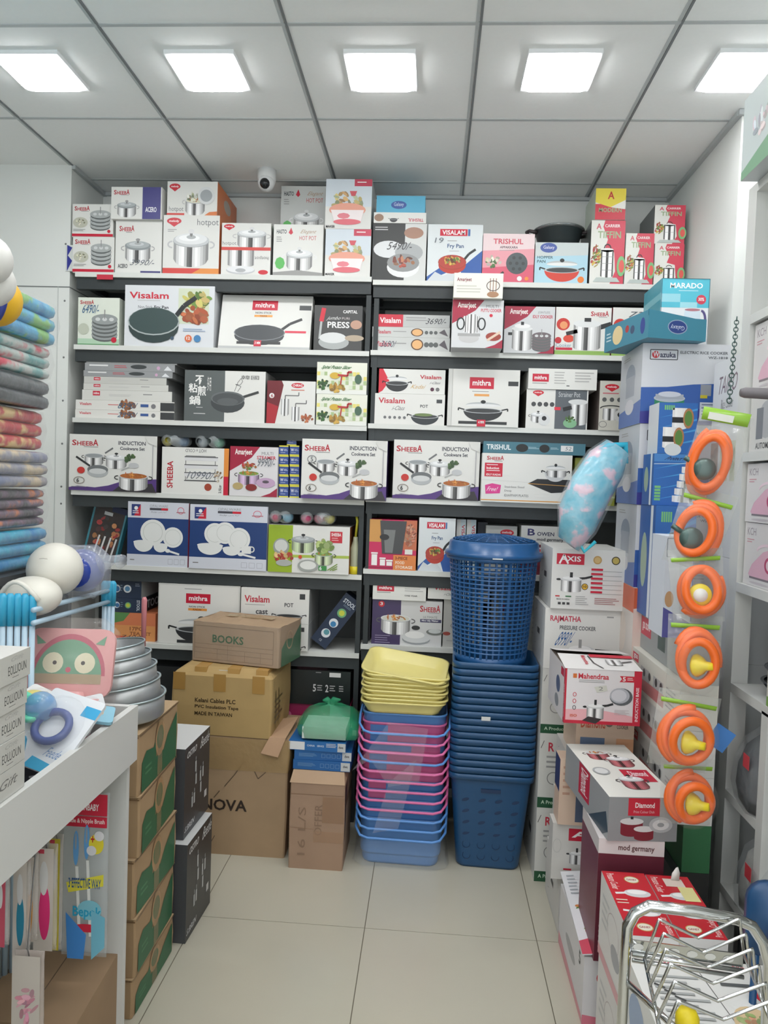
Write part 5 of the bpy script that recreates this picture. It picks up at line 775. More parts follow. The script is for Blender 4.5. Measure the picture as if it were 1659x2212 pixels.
def a_brush(a):
    a.rect(0, 0, 1, .13, (196, 40, 64)); a.text('FARLINBABY', .25, .06, .82, .1, (238, 230, 230), True, 0); a.text('Bottle & Nipple Brush', .1, .155, .95, .185, (70, 60, 60), True); a.rect(0, .135, 1, .2, (196, 40, 64)); a.text('Bottle & Nipple Brush', .1, .15, .95, .185, (236, 214, 214), True)
    for u, v0 in ((.32, .24), (.55, .2)):
        a.ell(u+.025, v0+.09, .06, .105, (100, 160, 214)); a.ell(u+.02, v0+.05, .02, .05, (150, 160, 170)); a.line([(u+.05, v0+.2), (u+.14, v0+.66)], .018, (226, 228, 226))
    a.ell(.78, .3, .16, .06, (226, 210, 60)); a.text('+', .66, .25, .74, .29, (180, 30, 40), True); a.circ(.84, .25, .03, (220, 220, 224)); a.circ(.68, .34, .03, (220, 220, 224)); a.poly([(.15, .54), (.95, .48), (.95, .55), (.2, .6)], (222, 214, 70)); a.text('3 EFFECTIVE WAY', .2, .51, .9, .57, (50, 90, 140), True, 0); a.ell(.66, .70, .26, .06, (130, 196, 214)), a.text('Bepok', .3, .68, .92, .76, (40, 160, 200), True); a.ell(.62, .81, .34, .025, (206, 44, 70)); a.poly([(.15, .72), (.6, .85), (.55, 1), (.2, 1)], (70, 140, 214)); a.poly([(.7, .7), (1, .74), (1, .92), (.72, 1)], (120, 190, 214))
hang('brush_pack', 'long clear pack of blue handled bottle brushes with red header, hanging under the counter', 138, 238, 1706, 2064, 1.76, (206, 214, 218), a_brush, .3)
for k, (x0, x1, yt, yb, Y, c, lb) in enumerate([(112, 138, 1800, 2050, 1.72, (206, 190, 60), 'yellow pack hanging just left of the red-headed brush pack'), (80, 126, 1820, 2050, 1.60, (236, 60, 130), 'white pack with a bright pink brush hanging under the counter'), (62, 84, 1840, 2030, 1.55, (224, 160, 80), 'white pack with an orange brush hanging behind the pink one'), (36, 68, 1850, 2060, 1.50, (50, 140, 170), 'white pack with a teal brush, leftmost but one under the counter'), (0, 22, 1880, 2040, 1.42, (206, 90, 110), 'red pink pack at the frame edge under the counter')]):
    hang('brush_pack', lb, x0, x1, yt, yb, Y, (226, 220, 216), lambda a, c=c: (a.rect(.05, .02, .95, .98, (214, 206, 198) if c[0] != 206 else c), a.ell(.55, .62, .26, .26, c), a.ell(.5, .3, .2, .16, (226, 226, 226)), a.rect(.1, .03, .5, .07, (206, 70, 90))), .35)
hang('toy_pack', 'white pack with pale pink flower shapes hanging lowest at the bottom left', 33, 97, 2050, 2240, 1.45, (226, 216, 210), lambda a: (a.rect(.03, .02, .97, .98, (208, 200, 190)), m_food(a.sub(.2, .3, .9, .9), [(230, 150, 170), (236, 170, 186)], 12, 3, .16)), .4)
# drying rack, balls, bedding
TQ = M((60, 168, 206), .3); TU = M((176, 200, 216), .3)
r = empty('drying_rack', (-1.0, 2.0, .3)); off = Vector((1.0, -2.0, -.3)); t = lambda *P: [Vector(p)+off for p in P]
for k in range(5):
    q = atY(6+16*k, 1308, 1.75+.012*k); lg = MB().tube(t((q.x, q.y, .3), (q.x, q.y, q.z)), .0075, TU).build('leg', r); MB().tube(t((q.x, q.y, q.z-.05), (q.x, q.y, q.z+.02), (q.x, q.y, q.z+.03)), [.0095, .011, .006], TQ).build('leg_cap', lg)
fl = []
for k in range(3):
    q = atY(226+9*k, 1275, 2.3+.015*k); fl.append(q); lg = MB().tube(t((q.x, q.y, .3), (q.x, q.y, q.z)), .0075, TU).build('leg', r); MB().tube(t((q.x, q.y, q.z-.05), (q.x, q.y, q.z+.02), (q.x, q.y, q.z+.03)), [.010, .012, .006], TQ).build('leg_cap', lg)
for (ya, yb) in ((1318, 1276), (1346, 1300), (1300, 1262)):
    a = atY(72, ya, 1.78); b = atY(234, yb, 2.31); a.x += (-.05 if ya == 1300 else 0); b.x += (-.04 if ya == 1300 else 0); MB().tube(t(a, b), .007, TU).build('rail', r)
tag(r, 'folded drying rack of pale blue tubes with turquoise caps behind the counter', 'drying rack')
wv = M((220, 218, 208), .4, 0, 1, 'white_vinyl', .04, .06, 20)
q = atY(119, 1230, 1.99); r = empty('vinyl_ball', q); MB().ball((0, 0, 0), .074, wv, 32).build('ball_skin', r); MB().tube([(.0745*math.sin(a)*.5-.0, -.0745*math.cos(a*.6)*.86, .0745*math.cos(a)*.5) for a in [i*.25-1 for i in range(9)]], .001, (190, 186, 176), 5).build('seam', r); tag(r, 'round off-white vinyl ball resting on the drying rack rails', 'ball')
q = atY(68, 1288, 1.86); r = empty('vinyl_ball', q); MB().ball((0, 0, 0), .072, wv, 28, (1.05, 1, .72)).build('ball_skin', r); MB().tube([(-.055+.012*i, -.06-.012*math.sin(i/9*3.1), .0+.047*math.sin(i/9*3.14)) for i in range(10)], .006, wv, 8).build('brim', r); tag(r, 'slack dented off-white vinyl ball lying lower left of the round one', 'ball')
q = atY(178, 1232, 2.08); r = empty('vinyl_ball', q); MB().ball((0, 0, 0), .062, M((34, 60, 150), .2), 28).build('ball_skin', r)
rn = random.Random(3); mb = MB(); mb.loft([[(x*s+rn.uniform(-.006, .006), y*s*.6, z+rn.uniform(-.006, .006)) for (x, y, _) in rrect(.15, .15, .05, 0)] for s, z in ((.5, -.075), (.95, -.05), (1.0, 0), (.95, .045), (.6, .07))], film((214, 220, 228), .3), True, True); mb.tube([(.05, 0, .02), (.09, .01, .035), (.115, .0, .03)], [.03, .012, .022], film((214, 220, 228), .3)); mb.build('clear_bag', r); tag(r, 'dark blue ball inside a crumpled clear bag, right of the off-white ball', 'ball')
# bedding
shelfb = MB().box((-1.75, 1.2, 1.262), (-1.12, 2.26, 1.285), M((70, 72, 74), .5)).box((-1.75, 1.2, .0), (-1.73, 2.26, 1.262), M((190, 192, 190), .5)); shelfb.box((-1.75, 2.24, 0), (-1.12, 2.262, 1.262), M((120, 122, 124), .5)).box((-1.75, 1.2, 1.285), (-1.73, 2.26, 2.3), M((190, 192, 190), .5))
tag(shelfb.build('side_shelf'), 'dark topped side shelf carrying the folded bedding', 'shelf')
BX = -1.145; beds = [(1.287, 1.40, 3, ((40, 130, 190), (70, 150, 190)), (60, 170, 200), 'bright blue folded bedding pack, lowest on the side shelf'), (1.405, 1.515, 4, ((226, 130, 60), (110, 90, 110)), (70, 70, 76), 'orange flowered dark bedding pack, second from the bottom'),
    (1.52, 1.625, 3, ((120, 130, 160), (150, 150, 160)), (206, 190, 160), 'grey blue and beige bedding pack, third from the bottom'), (1.63, 1.745, 3, ((176, 44, 60), (190, 60, 66)), (222, 190, 130), 'red bedding pack with pale flowers, fourth from the bottom'),
    (1.75, 1.835, 2, ((60, 66, 70), (90, 96, 100)), (74, 80, 84), 'dark grey bedding pack in the middle of the pile'), (1.84, 1.935, 3, ((206, 50, 80), (190, 200, 196)), (110, 170, 170), 'pink, white and teal bedding pack, second from the top'), (1.94, 2.06, 3, ((70, 150, 200), (90, 176, 214)), (130, 190, 110), 'light blue and green bedding pack, topmost of the pile')]
for k, (z0, z1, nf, a, b, lb) in enumerate(beds):
    r = empty('bedding_pack', (-1.43, 1.72, z0)); dx = [0, -.01, .0, -.02, .0, .0, .015][k]; bm_ = bmat(a, b, 14); fh = (z1-z0)/nf; mb = MB()
    for j in range(nf):
        mb.loft([rrect(.56*s, .94*(s*.5+.5), .04, j*fh+t*fh, dx, 0) for t, s in ((0.02, .95), (.2, .99), (.5, 1), (.8, .99), (.98, .95))], bm_, True, True)
    ff = mb.build('folded_fabric', r); w = BX+1.43+dx
    MB().box((w-.02+.016, .10, .004), (w+.004, .13, z1-z0-.004), (40, 44, 46)).build('strap', ff)
    MB().loft([rrect(.57, .95, .05, .002, dx), rrect(.585, .97, .05, (z1-z0)*.5, dx), rrect(.57, .95, .05, z1-z0, dx)], M((220, 226, 230), .1, 0, .1, 'bag_film', 0, .8, 20, coat=1), False, False).build('clear_bag', r)
    tag(r, lb, 'bedding', 'bedding packs')
q = atY(-12, 648, 1.72); r = empty('play_ball', (q.x, q.y, q.z)); MB().ball((0, 0, 0), .062, (226, 178, 40), 28).build('ball_skin', r); mb = MB(); mb.tube([(.0615*math.cos(a)*.8+.012, -.03-.03*math.cos(a), .058*math.sin(a)) for a in [i*.2-1.4 for i in range(15)]], .008, (50, 64, 140)); mb.build('blue_panel', r); tag(r, 'yellow ball with a blue panel on the bedding pile', 'ball')
for k, (x, y, Y, lb) in enumerate([(-22, 610, 1.5, 'white ball at the left frame edge over the yellow one, lower'), (-30, 560, 1.45, 'white ball at the left frame edge, upper')]):
    q = atY(x, y, Y); tag(MB().ball((0, 0, 0), .05, (214, 214, 210), 24).build('play_ball', loc=q), lb, 'ball', 'white balls')
# ladle hanging near the tins
q = atY(312, 1290, 2.5); zl = q.z-.653; r = empty('ladle', (q.x, q.y, .653)); MB().tube([(0, 0, zl-.18), (0, 0, zl-.01), (0, 0, zl)], [.008, .010, .006], (206, 130, 136)).build('handle', r); MB().tube([(.002, 0, 0), (.002, 0, .1), (0, 0, zl-.18)], [.012, .012, .004], M((120, 116, 112), .3, .8)).build('shaft', r); tag(r, 'metal ladle with a pink handle standing behind the cake tins', 'ladle')
# leaning cutlery tray pack on the fifth shelf
q = atY(235, 1218, 3.45); M4 = Matrix.Translation((q.x-.06, 3.42, ZL[4]+.012)) @ Matrix.Rotation(math.radians(13), 4, 'Y')
carton('cutlery_pack', 'turquoise edged cutlery pack with red handles leaning left of the dinner set boxes', 'pack', (0, 0, 0), .165, .04, .27, M4=M4 @ Matrix.Translation((-.06, 0, .0)), col=(60, 130, 146), art=lambda a: (a.rect(.06, .03, .95, .97, (58, 50, 50)), m_food(a.sub(0, .1, 1, .9), [(196, 60, 60), (206, 130, 80), (90, 60, 56), (70, 66, 66)], 24, 5, .1), [a.line([(.3+.17*i, .95), (.36+.17*i, .55)], .03, (216, 216, 216)) for i in range(4)], a.rect(.35, .12, .6, .18, (206, 208, 210)), a.rect(.55, 0, 1, .1, (30, 40, 80))), rough=.15)
# wrapped party balls on boxes
def cone(x, y, c, lb, Y, base, dx=0):
    q = atY(x, y, Y); r = empty('wrapped_toy', (q.x, Y, base+.032))
    MB().ball((0, 0, 0), .026, M(c, .3), 14).build('toy_ball', r); MB().lathe([(.02, .03), (.031, .0), (.03, -.03), (.026, -.06), (.012, -.09)], film((216, 224, 226), .35), 14).build('clear_cone', r, rot=R3(-90, 0, dx)); tag(r, lb, 'toy', 'wrapped balls on boxes')
zc = ZL[3]+atY(420, 967, 3.37).z-atY(420, 1065, 3.37).z+.0035
for x, c, lb, d in [(362, (222, 206, 60), 'yellow wrapped ball lying on the sideways box of the fourth shelf', 20), (398, (50, 110, 160), 'blue wrapped ball lying beside the yellow one, fourth shelf', -30), (440, (190, 200, 206), 'clear white wrapped ball on the sideways box, fourth shelf', 5), (474, (60, 170, 130), 'green wrapped ball above the sideways box, rightmost there', -15)]: cone(x, 948, c, lb, 3.42, zc, d)
for x, c, lb, d in [(596, (226, 130, 150), 'pink wrapped ball at the left end over the lime box', 10), (622, (70, 170, 206), 'light blue wrapped ball over the lime box', -10), (662, (222, 100, 140), 'deep pink wrapped ball over the lime box, left of the yellow', 15), (690, (214, 90, 120), 'red pink wrapped ball squeezed beside the yellow one', 25), (712, (226, 214, 50), 'yellow wrapped ball at the right over the lime box', -25)]: cone(x, 1112, c, lb, 3.40, z5+.003, d)
q = atY(769, 1200, 3.40); r = empty('spray_bottle', (q.x-.003, 3.385, ZL[4]+.001)); MB().lathe([(0, 0), (.023, 0), (.023, .035), (.0, .035)], (222, 206, 40), 18).build('base_cap', r); MB().lathe([(.021, .035), (.022, .12), (.012, .15), (.01, .17), (0, .17)], M((206, 210, 180), .15, 0, .6), 18).build('bottle', r); MB().tube([(0, 0, .17), (.006, 0, .24), (.0, 0, .27)], .006, (196, 190, 60)).build('nozzle', r); tag(r, 'clear bottle with yellow base standing by the centre upright', 'bottle')
# ------------------------------------------------------------------ right side: piles of boxes along the wall
def pl(name, lb, X0, Y0, z0, X1, Y1, z1, cat='box', yaw=0, **k):
    return carton(name, lb, cat, (X0, Y0, z0+.0008), X1-X0, Y1-Y0, z1-z0-.0008, yaw=yaw, **k)[1]
WH = (216, 216, 213)
def a_sidehand(a): [a.line([(.3, v), (.2, v+.05)], .006, (70, 70, 80)) for v in (.15, .45, .75)]; a.rect(.4, .45, .6, .55, (60, 60, 62))
def a_axis(a):
    m_logo(a.sub(.06, .08, .44, .26), 'AXIS'); a.line([(.1, .25), (.16, .1), (.22, .25)], .03, (240, 240, 240)); a.circ(.62, .17, .07, (186, 150, 90)); a.circ(.62, .17, .05, (206, 176, 120)); a.circ(.87, .17, .07, (60, 52, 40)); a.circ(.87, .17, .055, (186, 166, 90)); m_cooker(a.sub(.06, .36, .56, .72)); a.circ(.46, .62, .055, (50, 44, 36)); a.circ(.46, .62, .045, (214, 170, 50)); a.text('10', .435, .595, .485, .64, (60, 30, 20), True)
    for i in range(6): a.rect(.54, .31+.075*i, .7, .345+.075*i, RED); a.line([(.54, .355+.075*i), (.96, .355+.075*i)], .004, (120, 120, 120))
    a.rect(.06, .78, .12, .8, (190, 40, 50)); a.rect(.2, .78, .28, .8, (40, 110, 60)); a.text('MADE IN INDIA', .08, .83, .26, .85, (80, 80, 80), True); [a.rect(.1+.06*i, .89, .14+.06*i, .93, (60, 60, 62)) for i in range(3)]; a.lines(.34, .78, .52, .94, 5, (170, 170, 170)); a.lines(.6, .8, .95, .92, 4, (170, 120, 120))
zA = [0, .30, .60, .86, 1.10, 1.335]
def a_prod(a): a.rect(0, .86, .45, 1, (30, 80, 52)); a.text('A Product of', .05, .9, .4, .95, (190, 210, 190), True); a.lines(.1, .3, .5, .5, 3); a.ring(.2, .6, .08, .08, .01, GREYT); a.line([(.06, .1), (.02, .2)], .008, (60, 60, 60)); a.text('R', .12, .12, .2, .24, (190, 50, 70), True)
z = 0
for k, (n_, ar) in enumerate([('lowest, on the floor at the back of the pressure cooker piles', a_prod), ('second from the floor, seen between laundry bins and cooker boxes', a_prod), ('with dark green band, third from the floor under the handwritten price box', a_prod)]):
    z = pl('pressure_cooker_box', 'tall white box ' + n_, .463, 2.95, zA[k], .755, 3.27, zA[k+1], art=ar, left=a_sidehand, col=(206, 206, 202), group='white cooker boxes beside the navy bins')
pl('pressure_cooker_box', 'white pressure cooker box with red lettering and blue handwritten price', .463, 2.95, .86, .755, 3.27, 1.10, art=lambda a: (a.text('RAJMATHA', .07, .12, .48, .24, (190, 40, 70), True), a.text('PRESSURE COOKER', .2, .28, .68, .35, (80, 84, 88), True), a.lines(.82, .1, .94, .16, 1), a.ell(.5, .7, .2, .1, (200, 202, 204)), a.ell(.48, .66, .15, .06, (232, 232, 232)), a.line([(.68, .68), (.95, .7)], .07, BLACK), a.rect(.46, .5, .5, .64, (150, 150, 150)), steel(a.sub(.3, .82, .7, 1)), hand(a, '8990/-', .16, .34, .4, .66, (40, 90, 150), .5)), left=a_sidehand, col=WH)
zax = pl('pressure_cooker_box', 'white pressure cooker box with red logo and red list, topmost of its pile', .478, 2.93, 1.102, .758, 3.25, 1.338, art=a_axis, left=a_sidehand, col=WH, yaw=0)
# toy bag leaning against it
mb = MB(); SB = bmat(((80, 180, 206), (120, 190, 210)), (222, 190, 206), 16); path = [atY(1228, 1175, 2.84), atY(1245, 1120, 2.82), atY(1275, 1055, 2.82), atY(1310, 1000, 2.84), atY(1335, 968, 2.86)]; wd_ = [.045, .080, .082, .076, .05]; secs = []
q0 = path[0]
for p, w in zip(path, wd_):
    t = Vector((.85, 0, .5)).normalized(); n_ = Vector((.82, 0, -.57))
    secs.append([p-q0+n_*(w*math.cos(a))*(1+.06*math.sin(5*a+w*90))+Vector((0, .045*math.sin(a), 0)) for a in [i*2*math.pi/16 for i in range(16)]])
r = empty('toy_bag', q0)
mb.loft(secs, SB, True, True).build('printed_bag', r)
MB().loft([[v+(v-sum(s_, Vector())/16)*.12 for v in s_] for s_ in secs], film((230, 240, 246), .16, 1.2, 40), True, True).build('clear_film', r)
q = atY(1338, 966, 2.84)-q0; MB().tube([q+Vector((-.09, 0, -.03)), q+Vector((-.04, -.01, .0)), q+Vector((.02, 0, .01)), q+Vector((.03, 0, -.06))], [.012, .016, .014, .006], (50, 176, 206)).build('trim', r)
q = atY(1262, 1192, 2.82)-q0; MB().tube([q+Vector((-.03, 0, .05)), q, q+Vector((.04, 0, .04))], .007, (60, 190, 210)).build('trim', r)
tag(r, 'light blue toy bag in clear film leaning on the white cooker box', 'bag')
# rice cooker boxes against the right wall
def a_waz(a):
    a.poly([(0, .55), (.3, .54), (.6, .5), (1, .48), (1, 1), (0, 1)], (56, 96, 168)); a.poly([(0, .85), (1, .78), (1, 1), (0, 1)], (60, 60, 140)); a.frame(.09, .08, .4, .2, .01, (60, 60, 66)); a.circ(.15, .14, .045, (200, 50, 60)); a.text('W', .12, .1, .19, .17, (230, 230, 234), True); a.text('azuka', .2, .105, .38, .175, (60, 62, 90), True); a.text('ELECTRIC RICE COOKER', .43, .09, .97, .125, (90, 94, 100), True); a.text('WZ-1818', .75, .15, .97, .18, (90, 94, 100), True); a.circ(.33, .8, .17, (160, 150, 130)); a.rect(.16, .7, .5, .95, (50, 140, 96)); a.ell(.33, .95, .17, .04, (50, 140, 96)); a.ell(.33, .68, .18, .05, (190, 196, 200)); a.rect(.17, .63, .49, .69, (176, 180, 186)); a.ell(.33, .63, .13, .035, (214, 216, 220)); a.rect(.68, .5, .8, .64, (150, 154, 160)); a.rect(.68, .63, .76, .67, (206, 190, 50)); a.rect(.68, .72, 1, .95, (206, 212, 222)); a.lines(.7, .74, .95, .9, 4, (120, 130, 150))
def a_wazl(a): a.rect(0, 0, 1, 1, (190, 194, 200)); a.poly([(0, .8), (1, .7), (1, 1), (0, 1)], (90, 116, 176)); a.ell(.5, .35, .22, .16, (140, 150, 164)); a.rect(.3, .35, .7, .62, (160, 166, 176)); a.ell(.5, .75, .2, .1, (206, 206, 212)); a.lines(.15, .08, .5, .14, 2)
zW = [.60, .905, 1.215, 1.521, 1.82, 2.113]
pl('storage_carton', 'plain white box at the foot of the rice cooker column', .765, 2.80, 0, 1.06, 3.10, .30, col=WH); pl('storage_carton', 'plain white box second from the floor in the rice cooker column', .765, 2.80, .30, 1.06, 3.10, .60, col=WH)
def a_org(a): a.rect(0, 0, 1, .25, (206, 96, 60)); a.poly([(0, .25), (.25, .2), (.35, 1), (0, 1)], (222, 200, 190)); a.ring(.25, .6, .1, .3, .03, (222, 120, 80)); a.rect(.3, .3, .5, .9, (224, 224, 226)); a.ell(.7, .32, .22, .06, (190, 120, 70)); a.poly([(.48, .32), (.92, .32), (.82, .6), (.58, .6)], (226, 226, 228)); a.ell(.62, .75, .22, .16, (186, 192, 204)); a.rect(.3, .92, 1, 1, (60, 66, 80))
pl('kettle_box', 'orange and white box with cups and spoons under the blue rice cooker column', .76, 2.79, .60, 1.06, 3.08, .905, art=a_org, left=lambda a: a.rect(0, 0, 1, 1, (214, 150, 110)), col=(214, 206, 200))
pl('kettle_box', 'orange edged box with white cups, just below the lowest rice cooker box', .755, 2.775, .905, 1.06, 3.08, 1.215, art=a_org, left=lambda a: (a.rect(0, 0, 1, .3, (206, 96, 60)), a.ell(.5, .6, .2, .25, (224, 210, 200))), col=(214, 206, 200))
for k, lb in enumerate(['lowest of three, beside the hanging hose packs', 'middle of three, right of the toy bag', 'topmost of three, carrying the turquoise boxes']):
    z = pl('rice_cooker_box', 'white and blue rice cooker box, ' + lb, .757-.004*k, 2.80-.003*k, zW[k+2], 1.062, 3.10, zW[k+3], art=a_waz, left=a_wazl, col=(214, 216, 220), group='rice cooker boxes')
q = atY(1425, 700, 2.87)
pl('kettle_box', 'turquoise and white electric kettle box standing at the top right', q.x, 2.87, z, atY(1530, 700, 2.87).x, 3.10, atY(1480, 602, 2.87).z, col=(226, 228, 230), art=lambda a: (a.rect(0, 0, 1, .42, (90, 186, 206)), a.rect(0, .22, .4, .34, (150, 206, 218)), a.rect(.4, .34, .75, .42, (160, 214, 224)), a.text('MARADO', .18, .06, .85, .14, (240, 242, 244), True), a.lines(.36, .17, .84, .19, 1, (210, 230, 236)), a.circ(.83, .3, .07, (206, 70, 90)), a.text('30%', .77, .27, .89, .32, (240, 230, 230), True), a.poly([(.5, .46), (.82, .46), (.84, .9), (.46, .9)], (206, 220, 230)), a.ell(.66, .45, .16, .02, (180, 120, 130)), a.ring(.84, .6, .09, .14, .035, (90, 80, 130), -90, 100), m_food(a.sub(.12, .56, .42, .74), [(206, 170, 90), (170, 130, 70)], 10), a.frame(.01, .0, .99, .995, .006, (60, 70, 80))), left=lambda a: (a.rect(0, 0, 1, .7, (70, 150, 166)), a.rect(0, .2, 1, .3, (120, 180, 190)), a.rect(0, .75, 1, 1, (190, 150, 130))))
q = atY(1400, 720, 2.70); w = .225
r = empty('open_turquoise_box', (q.x, 2.70, z+.0015), R3(0, 0, 14)); TQB = M((64, 132, 154), .4); mb = MB(); H = .098; D_ = .33
mb.box((0, 0, 0), (w, .003, H*.8), TQB).box((0, .003, 0), (.003, D_, H), TQB).box((w-.003, .003, 0), (w, D_, H*.8), TQB).box((.003, D_-.003, 0), (w-.003, D_, H), TQB).box((.003, .003, 0), (w-.003, D_-.003, .003), TQB)
mb.add([(0, 0, H*.8), (w*.8, 0, H*.8), (.0, 0, H*1.02), (0, .003, H*.8), (w*.8, .003, H*.8), (0, .003, H*1.02)], [(0, 1, 2), (5, 4, 3), (1, 4, 5, 2)], TQB)
A = Art(mb, (0, 0, 0), (1, 0, 0), (0, 0, 1), w, H); A.ell(.5, .55, .17, .26, (150, 166, 190)); A.ell(.5, .55, .155, .23, (44, 66, 130)); A.text('Galaxy', .38, .46, .62, .66, (206, 214, 230), False, 180)
A = Art(mb, (0, D_, 0), (0, -1, 0), (0, 0, 1), D_, H); A.ell(.32, .5, .12, .36, (220, 200, 150)); A.circ(.54, .4, .14, (170, 60, 60)); A.circ(.66, .5, .16, (60, 80, 110)); A.ell(.88, .5, .05, .3, (50, 70, 140)); A.lines(.05, .3, .18, .7, 3, (190, 214, 220)); mb.build('tray_walls', r)
tag(r, 'open turquoise box turned towards the aisle in front of the kettle box', 'box')
# blue lunch carrier boxes
def a_prot(a, kind):
    a.rect(0, 0, 1, 1, (46, 104, 178)); [a.poly([(0, .3+.2*i), (1, .1+.2*i), (1, .14+.2*i)], (70, 150, 210)) for i in range(4)]
    [a.rect(.14+.055*i, .05, .18+.055*i, .14, (120, 190, 120)) for i in range(5)] if kind != 1 else (a.rect(0, 0, 1, .15, (70, 130, 196)), a.text('Protect Fresh', .3, .05, .98, .12, (30, 44, 80), True, 0, .2), [a.rect(.04, .62+.06*i, .18, .665+.06*i, (120, 190, 120)) for i in range(5)], a.line([(0, .2), (1, .17)], .012, (190, 210, 226)))
    if kind == 0:
        for (u, v) in ((.35, .1), (.12, .48)): steel(a.sub(u, v, u+.38, v+.42), .06, 0, ks=[226, 240, 236, 232, 226, 220]); a.rect(u, v+.18, u+.38, v+.29, (30, 32, 36)); a.ell(u+.42, v+.2, .14, .2, (170, 120, 80)); a.ell(u+.42, v+.2, .1, .15, (90, 130, 60))
        a.ell(.4, .92, .22, .12, (206, 212, 216))
    elif kind == 1:
        for i in range(5): steel(a.sub(.66-.05*i, .24+.14*i, 1.0, .37+.14*i), .1, 0, ks=[226, 240, 236, 60, 232, 226, 60, 220])
    else: steel(a.sub(.15, .36, .9, .52), .1, 0, ks=[226, 240, 60, 232, 226]); a.ring(.5, .36, .3, .12, .03, (30, 32, 36), 180, 360)
a_prl = lambda a: (a.rect(0, 0, 1, 1, (40, 88, 156)), a.rect(.7, 0, .85, 1, (214, 220, 226)), a.ell(.35, .5, .2, .25, (150, 170, 150)))
zP = []
Yp = 2.64
for k, (yt, yb) in enumerate([(870, 980), (982, 1092), (1097, 1320)]): zP.append((atY(1455, yt, Yp).z, atY(1455, yb, Yp).z))
xa, xb = atY(1418, 930, Yp).x, atY(1505, 930, Yp).x
z3 = zP[2][1]
# stove boxes: long boxes receding along the wall
def a_stv(a): a.rect(.02, .1, .16, .32, (206, 60, 80)); a.text('gas', .04, .14, .14, .28, (240, 230, 230), True); [a.rect(u, .3, u+.2, .62, (176, 176, 176)) for u in (.22, .5)]; [a.circ(u, .42, .1, (70, 70, 72)) for u in (.3, .42, .56, .66)]; a.poly([(.22, .62), (.72, .55), (.72, .85), (.22, .9)], (190, 120, 120)); a.lines(.76, .3, .96, .8, 5, (150, 150, 150))
zz = .0
for k, (z0, z1, c, lb, x0) in enumerate([(0, .21, (40, 42, 46), 'black glossy long box on the floor along the right wall', .765), (.21, .43, (44, 46, 48), 'black glossy long box second from the floor along the right wall', .765), (.43, .575, (50, 110, 70), 'green long box above the black ones, behind the orange hoses', .79), (.575, .72, WH, 'white stove box with burners pictured, lowest of the three', .77), (.72, .86, WH, 'white stove box with burners pictured, middle of the three', .765), (.86, 1.0, (212, 210, 200), 'white stove box with burners pictured, highest of the three', .76), (1.0, 1.13, (150, 154, 154), 'grey long box with red label on top of the white stove boxes', .785)]):
    zz = pl('gas_stove_box', lb, x0, 2.25, z0, .872, 2.78, z1, left=(a_stv if c in (WH, (212, 210, 200)) else (lambda a: (a.rect(.02, .1, .25, .6, (196, 60, 80)), a.text('gas stove', .05, .2, .22, .5, (235, 220, 220), True), a.rect(.4, .3, .55, .7, (60, 80, 76)), a.rect(.8, .3, .95, .95, (206, 206, 204)), a.circ(.88, .15, .1, RED))) if c == (150, 154, 154) else (lambda a: a.text('GAS', .4, .3, .6, .6, (90, 94, 98), True))), col=c, rough=.25 if sum(c) < 200 else .45, group='long stove boxes')
z3 = zz
zq = pl('lunch_carrier_box', 'blue lunch carrier box with striped white side, lowest of three', xa-.0, 2.60, z3, xb, 2.785, zP[1][1]-.002, art=lambda a: a_prot(a, 2), left=a_prl, col=(46, 104, 178))
zq = pl('lunch_carrier_box', 'blue lunch carrier box with stacked steel tiers, middle of three', xa-.003, 2.64, zq, xb+.005, 2.77, zP[0][1]-.001, art=lambda a: a_prot(a, 1), left=a_prl, col=(46, 104, 178))
pl('lunch_carrier_box', 'blue lunch carrier box with two opened containers, topmost of three', xa+.006, 2.64, zq, xb, 2.76, zP[0][0], art=lambda a: a_prot(a, 0), left=lambda a: a.rect(0, 0, 1, 1, (206, 210, 214)), col=(46, 104, 178))
xa, xb = atY(1431, 1250, 2.31).x, atY(1490, 1250, 2.31).x
pl('jug_box', 'white and violet box with pale jug picture in front of the lowest blue box', xa, 2.29, z3, xb, 2.43, atY(1450, 1158, 2.31).z, art=lambda a: (a.poly([(0, .7), (1, .85), (1, 1), (0, 1)], (84, 84, 150)), a.frame(.05, .02, .6, .2, .008, (120, 130, 150)), a.poly([(.5, .1), (1, .1), (.9, .8), (.6, .8)], (190, 198, 206)), a.ell(.2, .62, .16, .08, (190, 150, 110))), col=(206, 212, 222))
# tall rice cooker box by the wall corner
def a_taiko(a): a.text('TAIKO', .18, .08, .8, .17, (120, 100, 110), False, 0, .1); a.text('Rice Cooker', .3, .2, .7, .25, GREYT); [a.rect(.02+.34*i, .42+.0*i, .28+.34*i, .62, c) for i, c in enumerate([(150, 110, 90), (190, 180, 140), (190, 196, 170)])]; [m_food(a.sub(.0+.34*i, .42, .3+.34*i, .62), [c], 8, i) for i, c in enumerate([(120, 80, 60), (214, 206, 170), (160, 170, 130)])]
z0 = 0
for k in range(5):
    z1 = .34*(k+1) if k < 4 else 2.03
    z0 = pl('rice_cooker_box', ['plain white box on the floor in the corner behind the right shelf', 'plain white box second in the corner column', 'plain white box third in the corner column', 'plain white box directly under the pale lettered one', 'white box with thin lettering and three food pictures, behind the chain'][k], .985, 2.47, z0, 1.25, 2.73, z1, left=a_taiko if k == 4 else None, art=None, col=(212, 214, 215))
